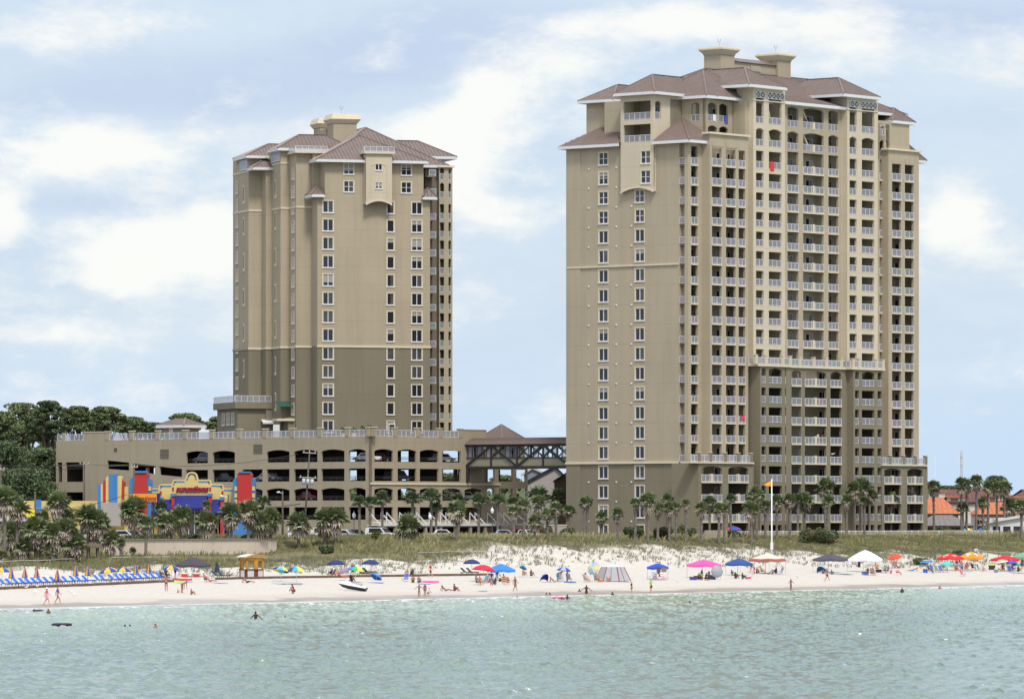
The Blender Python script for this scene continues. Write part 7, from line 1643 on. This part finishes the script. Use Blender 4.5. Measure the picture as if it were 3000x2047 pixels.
# ---- kiosk
X, Y, z = ground(722,1692); k = Y/F; KO = thing('beach_kiosk', 'yellow wooden beach kiosk with brown base and curved white roof', 'kiosk', (X, Y, z), math.radians(28))
YK = mat('kiosk_yellow', lin((185,132,48)), .8, .15, 2); BK = mat('kiosk_brown', lin((110,62,40)), .8, .2, 2)
w_, d_ = 2.2, 1.9; b = MB()
for x in (0,1.0,w_-.18): 
    for y_ in ((0,d_-.18) if x != 1.0 else (0,)): b.box(x,x+.18,y_,y_+.18,.95,2.25,0)
b.box(1.05,1.5,.02,.12,.95,2.25,0); b.box(0,w_,0,.14,2.0,2.3,0); b.box(0,.14,.14,d_,2.0,2.3,0); b.box(w_-.14,w_,.14,d_,2.0,2.3,0); b.box(0,w_,d_-.1,d_,1.9,2.3,0); b.box(.0,.1,.9,1.4,.95,2.1,0); b.build('upper_frame', YK, KO)
b = MB(); b.box(0,w_,0,d_,-.1,.92,0); b.box(-.12,w_+.12,-.15,d_+.1,.92,1.0,0); b.build('base', BK, KO)
for x0, x1 in ((.15,.95),(1.5,2.1)):
    b = MB()
    for i in range(7): b.box(x0,x1,-.04,0,.08+i*.115,.17+i*.115)
    b.build('shutter', WHITE, KO)
b = MB(); b.box(-.04,0,.5,1.5,.08,.88); b.build('shutter', WHITE, KO)
b = MB(); n = 8
for i in range(n): x0, x1 = -.3+(w_+.6)*i/n, -.3+(w_+.6)*(i+1)/n; f_ = lambda x: 2.32+.32*math.sin(math.pi*(x+.3)/(w_+.6)); b.add([(x0,-.3,f_(x0)),(x1,-.3,f_(x1)),(x1,d_+.3,f_(x1)),(x0,d_+.3,f_(x0)),(x0,-.3,f_(x0)+.09),(x1,-.3,f_(x1)+.09),(x1,d_+.3,f_(x1)+.09),(x0,d_+.3,f_(x0)+.09)],[(0,1,2,3),(4,5,6,7)],1); b.add([(x0,-.3,f_(x0)-.1),(x1,-.3,f_(x1)-.1),(x1,-.3,f_(x1)+.09),(x0,-.3,f_(x0)+.09)],[(0,1,2,3)],0)
b.build('roof', [YK, mat('kiosk_roof', (.75,.75,.76), .5)], KO)
# ---- beached jet ski
X, Y, z = ground(1034,1730); JS = thing('jet_ski', 'black and white jet ski lying on the wet sand', 'jet ski', (X, Y, z), math.radians(-18))
b = MB(); secs = [(-1.75,.02,.55,.62),(-1.3,.28,.25,.62),(-.5,.50,.08,.58),(.5,.55,.04,.52),(1.4,.5,.04,.46),(1.6,.42,.10,.44)]
ring = lambda x, w__, zb, zt_: [(x,-w__,zt_),(x,-w__*.75,(zb+zt_)/2-.02),(x,0,zb),(x,w__*.75,(zb+zt_)/2-.02),(x,w__,zt_)]
for s1, s2 in zip(secs, secs[1:]): b.add(ring(*s1)+ring(*s2), [(i,i+1,6+i,5+i) for i in range(4)], 0, False)
b.poly(ring(*secs[-1])); o1 = b.build('hull', mat('jet_black', (.02,.02,.022), .3), JS)
b = MB(); deck = [(-1.75,.02,.62,.70),(-1.2,.26,.62,.95),(-.55,.40,.58,1.05),(-.3,.42,.57,.80),(.4,.45,.53,.72),(1.3,.42,.47,.62),(1.6,.38,.44,.48)]
rg = lambda x, w__, zb, zt_: [(x,-w__-.08,zb),(x,-w__*.6,zt_),(x,w__*.6,zt_),(x,w__+.08,zb)]
for s1, s2 in zip(deck, deck[1:]): b.add(rg(*s1)+rg(*s2), [(i,i+1,5+i,4+i) for i in range(3)])
b.build('deck', mat('jet_white', (.75,.77,.78), .3), JS)
b = MB(); b.box(-.1,1.1,-.17,.17,.70,.88); b.build('seat', mat('jet_seat', (.45,.46,.48), .5), JS)
b = MB(); b.bar((-.45,-.38,1.14),(-.45,.38,1.14),.05); b.bar((-.5,0,1.0),(-.45,0,1.14),.07); b.build('handlebar', BLACKM, JS)
for c in JS.children: c.rotation_euler = (math.radians(6), math.radians(6), 0); c.location = (0,0,.05)
# ---- flagpole
X, Y, z = ground(2261,1638); zt = H+(HY-1404)/F*Y
FP = thing('flagpole', 'tall white flagpole with orange flag on the dune', 'flagpole', (X, Y, z)); h = zt-z
b = MB(); b.tube([(0,0,-.5),(0,0,h*.3),(0,0,h)],[.12,.11,.07],8); b.lathe([(0,.12),(.1,.05),(0,-.05)],(0,0,h),8); b.build('pole', paint((232,232,232),.5), FP)
b = MB(); b.box(-.2,.2,-.22,-.1,h*.12,h*.21); b.build('notice_box', WHITE, FP)
b = MB(); n = 8; vs = []
for i in range(n+1):
    u = i/n; x = -.08-u*.95; yy = .10*math.sin(u*7); zt_ = h-.25-.45*u**1.3 ; zb = h-.95+.10*u; vs += [(x,yy,max(zt_,zb+.08)),(x,yy,zb)]
b.add(vs, [(2*i,2*i+1,2*i+3,2*i+2) for i in range(n)], 0, True); b.build('flag', mat('flag_orange', lin((250,165,25)), .8), FP)
# ---- fences
def fence(name, label, d_, t0, t1, z0, hgt, mt, step_=2.4, pick=.16, rail2=True, gap=()):
    root = thing(name, label, 'fence', (0,0,0)); b = MB(); pst = MB(); n = int((t1-t0)/step_)
    for i in range(n):
        ta, tb = t0+i*step_, t0+(i+1)*step_
        if any(a < (ta+tb)/2 < c for a, c in gap): continue
        (xa, ya), (xb, yb) = xy(d_, ta), xy(d_, tb)
        b.bar((xa,ya,z0+hgt),(xb,yb,z0+hgt),.09,0,.12); b.bar((xa,ya,z0+.1),(xb,yb,z0+.1),.06)
        m_ = int(step_/pick)
        for j in range(m_): u = (j+.5)/m_; x, y_ = xa+(xb-xa)*u, ya+(yb-ya)*u; b.bar((x,y_,z0+.1),(x,y_,z0+hgt),.035)
    b.build('rail_panel', mt, root)
    pm = MB(); pm.bar((0,0,-.5),(0,0,hgt+.12),.13); pmm = pm.mesh('post',[mt])
    for i in range(n+1):
        if i < 100: x, y_ = xy(d_, t0+i*step_); put('post', pmm, root, (x, y_, z0))
fence('picket_fence', 'long white picket fence between the dune grass and the tall tower', 76.5, 272, 361, 5.8, 1.1, WHITE)
root = thing('board_fence', 'short fence of weathered vertical boards before the tall tower', 'fence', (0,0,0)); b = MB(); X0_, Y0_, _ = ground(2064,1585,76); X1_, Y1_, _ = ground(2130,1580,76)
for i in range(22): u = i/22; x, y_ = X0_+(X1_-X0_)*u, Y0_+(Y1_-Y0_)*u; b.box(x,x+(X1_-X0_)/22-.02,y_,y_+.04,5.2,7.15)
b.build('board', mat('old_boards', (.42,.36,.26), .9, .35, 3), root)
# rope and post lines on the dune edge
def rope(pts, label, postn, h_=.9):
    root = thing('rope_fence', label, 'rope fence', (0,0,0)); pm = MB(); pm.bar((0,0,-.3),(0,0,h_+.05),.1); pmm = pm.mesh('post',[WOODM]); W3 = []
    for (a, c), (e, f) in zip(pts, pts[1:]):
        for i in range(postn): u = i/postn; p = ground(a+(e-a)*u, c+(f-c)*u); W3.append(p)
    W3.append(ground(*pts[-1]))
    for p in W3: put('post', pmm, root, p)
    b = MB()
    for p, q in zip(W3, W3[1:]): b.bar((p[0],p[1],p[2]+h_),(q[0],q[1],q[2]+h_),.06)
    b.build('rope', mat('rope_pale', (.5,.5,.42), .8), root)
rope([(-5,1668),(110,1664),(218,1660)],'pale rope line below the palm grove at the left edge',3); rope([(328,1656),(420,1653),(500,1650)],'pale rope line on the dune edge below the seawall',3); rope([(1222,1634),(1320,1632),(1440,1634)],'thin post and rope line on the dune above the red shirt walker',3,.7); rope([(2862,1630),(2925,1634),(2990,1638)],'pale rope line on the dune right of the orange canopy',2)
root = thing('notice_board', 'small white notice on the dune above the orange canopy', 'sign', ground(2860,1626)); b = MB(); b.box(-.28,.28,-.03,.03,.55,.95); b.build('sign_board', WHITE, root); b = MB(); b.bar((0,0.04,-.3),(0,0.04,.9),.06); b.build('post', WOODM, root)
# ---- street furniture and poles
def upole(px, pyt, pyb, label, lean=0, arms=(), Y=815, gear=0, lamp=0, w_=.3):
    X = (px-CX)/F*Y; z0 = 5.5; h = H+(HY-pyt)/F*Y - z0; r = thing('utility_pole', label, 'pole', (X-lean, Y, z0)); b = MB(); b.tube([(lean*1.0*0,0,0),(-lean*.0+lean*-.0,0,h*.5),(0,0,h)],[.17,.14,.11],8)
    o = b.build('pole', mat('pole_wood', (.13,.105,.085), .95, .3, 3), r)
    if lean: r.rotation_euler = (0, math.atan2(-lean, h), 0)
    for dz_, wd in arms: b = MB(); b.box(-wd/2,wd/2,-.18,-.08,h-dz_,h-dz_+.13); [b.lathe([(.07,0),(.05,.22),(0,.25)],(x,-.13,h-dz_+.13),6) for x in (-wd*.42,0,wd*.42)]; b.build('crossarm', mat('arm_grey', (.4,.39,.37), .8), r)
    for i in range(gear): b = MB(); b.lathe([(0,0),(.26,0),(.26,.85),(0,.9)],((i-1)*.62-.2+.25,-.35,h-5.2),9); b.build('transformer', mat('gear_grey', (.48,.49,.5), .5), r)
    if lamp: b = MB(); b.bar((0,0,h-.4),(-lamp,-.3,h-.2),.08); b.lathe([(0,.2),(.28,.1),(.3,-.05),(0,-.1)],(-lamp,-.3,h-.25),8); b.build('lamp_head', mat('lamp_white', (.7,.7,.7), .4), r)
    return r
upole(872,1317,1508,'leaning utility pole with three white transformers before the garage',-.9,[(.5,2.0),(4.2,2.6)],gear=3); upole(828,1437,1586,'bare utility pole left of the transformer pole',0,[],lamp=.6,Y=810); upole(247,1354,1590,'dark utility pole before the left end of the garage',0,[(.3,1.4)],Y=800,w_=.3); upole(373,1356,1600,'black leaning pole beside the shop billboard',-.5,[(.6,1.0)],Y=760)
upole(669,1448,1600,'wooden pole with twin floodlights before the shop',0,[],lamp=.9,Y=745); upole(103,1440,1600,'short grey pole before the yellow shop wall',0,[],Y=760); upole(2,1360,1600,'utility pole at the very left edge',0,[(.8,1.2)],Y=790)
def wire(a, c, Ya, Yc, sag, label, th=.035):
    p = Vector(P(a[0],a[1],Ya)); q = Vector(P(c[0],c[1],Yc)); b = MB(); n = 14; pts_ = [tuple(p.lerp(q,i/n)+Vector((0,0,-sag*4*(i/n)*(1-i/n)))) for i in range(n+1)]; b.tube(pts_, th, 4); tag(b.build('overhead_wire', BLACKM), label, 'wire', 'overhead wires')
wire((2,1362),(247,1358),790,800,.25,'upper wire from the left edge pole to the dark pole'); wire((2,1375),(247,1370),790,800,.2,'lower wire from the left edge pole to the dark pole'); wire((247,1357),(373,1362),800,760,.2,'wire crossing the ramp openings of the garage'); wire((373,1362),(872,1330),760,815,.8,'long wire from the billboard pole to the transformer pole'); wire((103,1497),(373,1448),760,760,.5,'low dark wire rising to the billboard pole'); wire((247,1492),(669,1489),800,745,.5,'low dark wire crossing before the blue awnings'); wire((760,1485),(880,1476),812,815,.15,'short double wire beside the transformer pole'); wire((828,1480),(880,1474),810,815,.1,'short wire joining the bare pole and the transformer pole')
def street_lamp(px, pyt, label, Y=800, dark=False):
    X = (px-CX)/F*Y; h = H+(HY-pyt)/F*Y-5.9; r = thing('street_lamp', label, 'street lamp', (X, Y, 5.9), 0, 'street lamps along the beach road'); b = MB(); b.tube([(0,0,0),(0,0,.5),(0,0,.55),(0,0,h-.9)],[.16,.14,.07,.05],8); b.build('pole', BLACKM, r)
    if dark: b = MB(); b.tube([(0,0,h-.9),(.1,0,h-.1),(.5,0,h),(.8,0,h-.35)],.05,6); b.lathe([(.05,.3),(.32,0),(0,0)],(.8,0,h-.8),8); b.build('lamp_head', BLACKM, r)
    else: b = MB(); b.lathe([(.12,-.9),(.24,-.7),(.25,-.35),(.12,-.12),(.04,-.05),(.03,.1),(0,.15)],(0,0,h),10); b.build('globe', mat('lamp_globe', (.75,.76,.76), .3), r)
street_lamp(718,1497,'acorn lamp behind the palms right of the shop'); street_lamp(1037,1499,'acorn lamp before the left half of the garage near its corner',805); street_lamp(1260,1504,'acorn lamp behind palms before the white canopy',812); street_lamp(1442,1486,'acorn lamp standing clear near the right end of the canopy',815); street_lamp(1553,1484,'black lamp with drooping hood before the grey house',825,True)
X = (2817-CX)/F*1500; r = thing('radio_mast', 'slim grey cell mast with antennas far right', 'mast', (X, 1500, 0)); h = H+(HY-1320)/F*1500; b = MB(); b.tube([(0,0,0),(0,0,h)],[.5,.28],7); b.build('pole', mat('mast_grey', (.35,.36,.38), .5), r); b = MB(); [b.box(x-.12,x+.12,-.5,-.4,h-1.9+dz_,h-.3+dz_) for x in (-.7,0,.7) for dz_ in (0,-2.2)]; [b.box(-.8,.8,-.42,-.36,h-1.2+dz_,h-1.1+dz_) for dz_ in (0,-2.2)]; b.build('antenna', WHITE, r)
X = (2739-CX)/F*1900; r = thing('radio_mast', 'thin pale distant mast left of the grey cell mast', 'mast', (X, 1900, 0)); h = H+(HY-1338)/F*1900; b = MB(); b.tube([(0,0,0),(0,0,h)],[.35,.08],5); b.build('pole', mat('mast_pale', (.6,.62,.66), .5), r); b = MB(); b.lathe([(0,.5),(.6,0),(0,-.5)],(.3,0,h*.72),8); b.build('antenna', WHITE, r)
# ---- cars
def car(px, py, Y, rgb, label, rz=0, suv=0, name='parked_car', loc=None):
    X = (px-CX)/F*Y; z = 5.8
    if loc: X, Y, z = loc
    r = thing(name, label, 'car', (X, Y, z), math.radians(rz), 'cars parked behind the dune grass'); L2 = 2.3; hb, hr = (.95,1.72) if suv else (.85,1.42)
    prof = [(-L2,.35),(-L2,hb*.85),(-L2+.15,hb),(-L2+(.25 if suv else .9),hr-.12 if suv else hb+.05),(-L2+.5 if suv else -L2+1.3,hr),(.55,hr),(1.25,hb+.02),(2.1,hb-.12),(L2,hb-.3),(L2,.35)]
    b = MB(); b.slab(prof, -.88, .88); b.build('body', mat('car_%d_%d_%d' % rgb, lin(rgb), .25, spec=.6), r)
    for sgn in (-1,1):
        w__ = MB(); y_ = sgn*.9; w__.slab([(-1.5 if suv else -1.0,hb+.05),(-1.4 if suv else -.8,hr-.1),(.45,hr-.1),(.98,hb+.05)], y_-.01, y_+.01); w__.build('window', GLASS, r)
    w__ = MB(); w__.add([(.62,-.78,hr-.06),(.62,.78,hr-.06),(1.22,.8,hb+.06),(1.22,-.8,hb+.06)],[(0,1,2,3)]); w__.build('windscreen', GLASS, r, (.03,0,.02))
    wh = MB(); wh.lathe([(0,-.1),(.33,-.1),(.33,.1),(0,.1)], n=14); wm_ = wh.mesh('wheel',[mat('tyre',(.02,.02,.02),.8)]); rm_ = MB(); rm_.lathe([(0,.11),(.2,.11),(.2,-.11),(0,-.11)], n=10); rmm = rm_.mesh('rim',[mat('rim_grey',(.4,.4,.42),.3)])
    for x in (-1.45,1.45):
        for y_ in (-.82,.82): o = put('wheel', wm_, r, (x,y_,.33)); o.rotation_euler = (math.pi/2,0,0); put('rim', rmm, o)
    for x, c in ((L2+.01,(240,240,230)),(-L2-.01,(180,30,30))):
        for y_ in (-.65,.65): l = MB(); l.box(x-.03,x+.03,y_-.14,y_+.14,hb-.42,hb-.25); l.build('headlight' if x > 0 else 'tail_light', paint(c,.3), r)
    return r
car(955,1572,797,(225,226,230),'white SUV seen from behind between two palms',-35,1); car(1010,1570,806,(225,227,230),'second white car right of the white SUV',-20,0); car(1115,1572,800,(228,228,228),'white off-road vehicle before the left end of the canopy',-30,1); car(1298,1570,818,(225,226,228),'white car roof showing above grass under the canopy',0,0); car(1478,1572,800,(160,175,195),'silver blue sedan right of the acorn lamp',0,0); car(1532,1570,812,(170,25,35),'red pickup behind the silver sedan',-60,1); car(1546,1574,800,(215,215,218),'white car in front of the red pickup',-55,0)
car(712,1570,800,(35,38,42),'black car right of the shop',0,1); car(765,1571,804,(45,45,50),'second black car left of the white boards',0,1); car(360,1578,752,(220,222,226),'white boat like car below the grey annex',0,0); car(272,1625,700,(222,222,224),'white vehicle under the thatched hut',-50,1); car(1045,1570,812,(40,42,48),'dark convertible below the acorn lamp',0,0); car(395,1580,756,(225,225,228),'white car left of the shop billboard post',-10,0); car(215,1628,702,(205,205,208),'pale car among the left palms',-20,0)
X, Y, z = ground(870,1577,100); r = thing('slat_screen', 'white slatted screen behind a palm right of the seawall', 'screen', (X,Y,z)); b = MB()
for i in range(3): b.box(-1.2,1.2,0,.05,.1+i*.45,.45+i*.45)
b.build('slat', WHITE, r)
for x in (-1.25,1.15): b = MB(); b.box(x,x+.12,-.06,.06,-.2,1.6); b.build('post', WHITE, r)
# thatched hut
X, Y, z = ground(274,1640,86); r = thing('thatched_hut', 'small round hut with brown thatched roof among the left palms', 'hut', (X,Y,z)); zt = H+(HY-1577)/F*Y-z; b = MB(); b.lathe([(0,zt),(.5,zt-.35),(1.15,zt-.95),(1.1,zt-1.15)], n=14); b.build('thatch', mat('thatch', (.22,.17,.13), .95, .4, 6, .5, 20), r)
for i in range(4): a = .78+i*1.57; b = MB(); b.bar((.8*math.cos(a),.8*math.sin(a),0),(.8*math.cos(a),.8*math.sin(a),zt-.9),.1); b.build('post', WOODM, r)
# low roof at far left with yellow placard
X, Y, z = P(20,1560,745); r = thing('low_shed', 'long low grey roofed shed behind the left palms', 'shed', (X-3.5, 745, 5)); b = MB(); b.box(0,7.5,0,6,0,H+(HY-1526)/F*745-5); b.build('wall', mat('shed_brown',(.2,.15,.12),.9), r); b = MB(); b.box(-.3,7.8,-.5,6.3,H+(HY-1526)/F*745-5,H+(HY-1517)/F*745-5); b.build('roof', mat('shed_roof',(.5,.5,.5),.6), r)
r = thing('yellow_placard', 'plain yellow placard on the low shed roof at left', 'sign', P(90,1513,744)); b = MB(); b.box(-.55,.55,0,.06,0,1.0); b.build('sign_board', paint((235,215,60),.6), r); b = MB(); b.bar((0,.08,-.3),(0,.08,1.0),.06); b.build('post', BLACKM, r)
# gulls on the sand
def gull(px, py, label, fly=0, Y=None, span=1.0):
    if fly: X, Y_, z = P(px, py, Y)
    else: X, Y_, z = ground(px, py)
    r = thing('gull', label, 'gull', (X, Y_, z), rnd.uniform(-1,1) if not fly else .3, 'gulls'); b = MB()
    zo = 0 if fly else .16
    b.tube([(-.24,0,zo+.10),(-.12,0,zo+.12),(0,0,zo+.12),(.12,0,zo+.15),(.19,0,zo+.22),(.26,0,zo+.22),(.31,0,zo+.20)],[.015,.05,.075,.06,.045,.035,.008],8); b.build('body', paint((235,235,235),.7), r)
    for s in (-1,1):
        w__ = MB()
        if fly: w__.add([(-.08,0,.14),(.10,0,.14),(.06,s*.35,.24),(-.07,s*.35,.22),(-.14,s*.75,.14)],[(0,1,2,3),(3,2,4)])
        else: w__.add([(.08,s*.06,zo+.16),(.0,s*.085,zo+.10),(-.26,s*.03,zo+.10),(-.12,s*.05,zo+.17)],[(0,1,2,3)])
        w__.build('wing', paint((150,152,158),.7), r)
        if not fly: l = MB(); l.bar((0,s*.03,0),(0,s*.03,zo+.06),.012); l.build('leg', paint((200,140,60),.7), r)
    t_ = MB(); t_.lathe([(.0,.03),(.012,.015),(0,0)],(.31,0,zo+.19),5); t_.build('beak', paint((220,160,40),.6), r)
for i, (px, py) in enumerate(((77,1727),(109,1724),(102,1742),(207,1740),(216,1748),(1985,1707),(2336,1694))): gull(px, py, ['gull nearest the left edge below the loungers','second gull below the loungers','lone gull left of the pink walker','upper of two gulls right of the walkers','lower of two gulls right of the walkers','gull on the sand left of the pink canopy','gull on the sand below the beige canopy'][i])
gull(2440,1332,'white gull gliding before the lower middle balconies of the tall tower',1,740); gull(877,1551-5,'white gull gliding before a palm right of the seawall',1,690)

# things out on the balconies of the tall tower
MR = Matrix.Translation((R.X0, R.Y0, 0)) @ Matrix.Rotation(R.a, 4, 'Z')
def onb(px, w_, z): return MR @ Vector((R.S(px, w_), w_, z))
b = MB(); b.lathe([(.36+.13*math.cos(6.283*i/8), .13*math.sin(6.283*i/8)) for i in range(9)], n=18); o = b.build('swim_float', paint((240,95,60),.5), None, tuple(onb(2402, wD+.35, ZK(-7)+.55))); o.rotation_euler = (math.radians(82), 0, R.a+.2); tag(o, 'round orange swim ring standing on a lower middle balcony of the tall tower', 'float')
for px, w_, z, ps, sk, tp_, lab in ((2396, wD+.6, ZK(-9), 'stand', 't', (S_,(210,205,190)), 'person in pale shirt on a lower middle balcony of the tall tower'), (2410, wD+.6, ZK(-9), 'stand', 'd', (S_,(150,50,50)), 'person in dark red shirt on a lower middle balcony of the tall tower'), (2361, -.3+.6, 69.6, 'stand', 't', (S_,(60,60,70)), 'person in dark shirt on the top middle balcony of the tall tower'), (2067, wf+.8, 66.1, 'stand', 'm', (S_,(60,110,180)), 'person in blue on an upper corner balcony of the tall tower')):
    person(0, 0, ps, sk, tp_, (S_,BLK), lab, 40, 1.0, loc=tuple(onb(px, w_, z)))
def bchair(px, w_, z, rgb, label, rz):
    c = thing('balcony_chair', label, 'chair', tuple(onb(px, w_, z)), R.a+rz); a = MB(); a.box(-.26,.26,-.26,.26,.40,.44); a.build('seat', paint(rgb,.6), c); a = MB(); [a.box(-.26+i*.12,-.2+i*.12,.24,.27,.44,.95) for i in range(5)]; a.box(-.26,.26,.24,.28,.9,.98); a.build('backrest', paint(rgb,.6), c); l = MB(); l.box(-.02,.02,-.02,.02,0,.4); lm2 = l.mesh('leg', [paint(rgb,.6)])
    for x in (-.24,.24):
        for y in (-.24,.24): put('leg', lm2, c, (x,y,0))
for px, w_, z, lab, rz in ((2264, wB+.9, ZK(-1), 'white chair on a left cream bay balcony above the terrace', .4), (2280, wB+.9, ZK(1), 'white chair on a left cream bay balcony two floors higher', -.5), (2535, wB+.9, ZK(-3), 'white chair on a right cream bay balcony just above the terrace', .2), (2548, wB+.9, 69.7, 'white chair on the top right cream bay balcony', .1), (2665, wA+.9, ZK(4), 'pale chair on the highest open corner balcony at right', .9), (2665, wA+.9, ZK(-6), 'pale chair on a middle open corner balcony at right', .3), (2098, wA+.9, ZK(-2), 'white chair on a left column balcony below the band', .5), (2015, .9, ZK(0), 'light chair in the narrow corner balcony at the band', .2)): bchair(px, w_, z, (225,225,228), lab, rz)
for dy, z, lab in ((1.6, 69.65, 'white chair on the upper balcony of the projecting bay'), (3.4, 69.65, 'second white chair on the upper balcony of the projecting bay'), (2.6, 66.15, 'white chair on the lower balcony of the projecting bay')):
    c = MR @ Vector((sb+.9, AWR+dy, z)); 
    bchair(0, 0, z, (228,228,230), lab, 1.57); ob = [o for o in COL.objects if o.parent is None and o.get('label') == lab][0]; ob.location = c

MG = Matrix.Translation((G.X0, G.Y0, 0)) @ Matrix.Rotation(G.a, 4, 'Z')
for ax_, px, li, rgb, suv, lab in (('s',1050,3,(215,216,220),0,'white car inside the top level of the garage near its corner'),('s',580,3,(120,125,130),1,'grey car inside the top level of the garage at left'),('s',640,2,(60,62,66),0,'dark car inside the second highest garage level at left'),('s',760,2,(200,200,204),0,'silver car inside the second highest garage level'),('s',880,1,(130,30,35),0,'red car inside the middle garage level'),('s',700,1,(190,192,196),1,'pale car inside the middle garage level at left'),
    ('w',1190,2,(70,72,78),1,'dark pickup inside the garage right of its corner'),('w',1130,3,(60,40,40),0,'maroon car inside the top garage level right of the corner'),('w',1320,3,(225,225,228),0,'white car against the sky in the top garage level'),('w',1265,1,(160,165,172),0,'grey car inside the middle level right of the corner'),('w',1385,1,(220,220,222),0,'white car inside the middle level at the canopy end')):
    q = Vector((1.9, G.W(px), LV[li]-.04)) if ax_ == 's' else Vector((G.S(px), 1.9, LV[li]-.04))
    car(0, 0, 0, rgb, lab, math.degrees(G.a)+(90 if ax_ == 's' else 0), suv, 'parked_car', tuple(MG @ q))
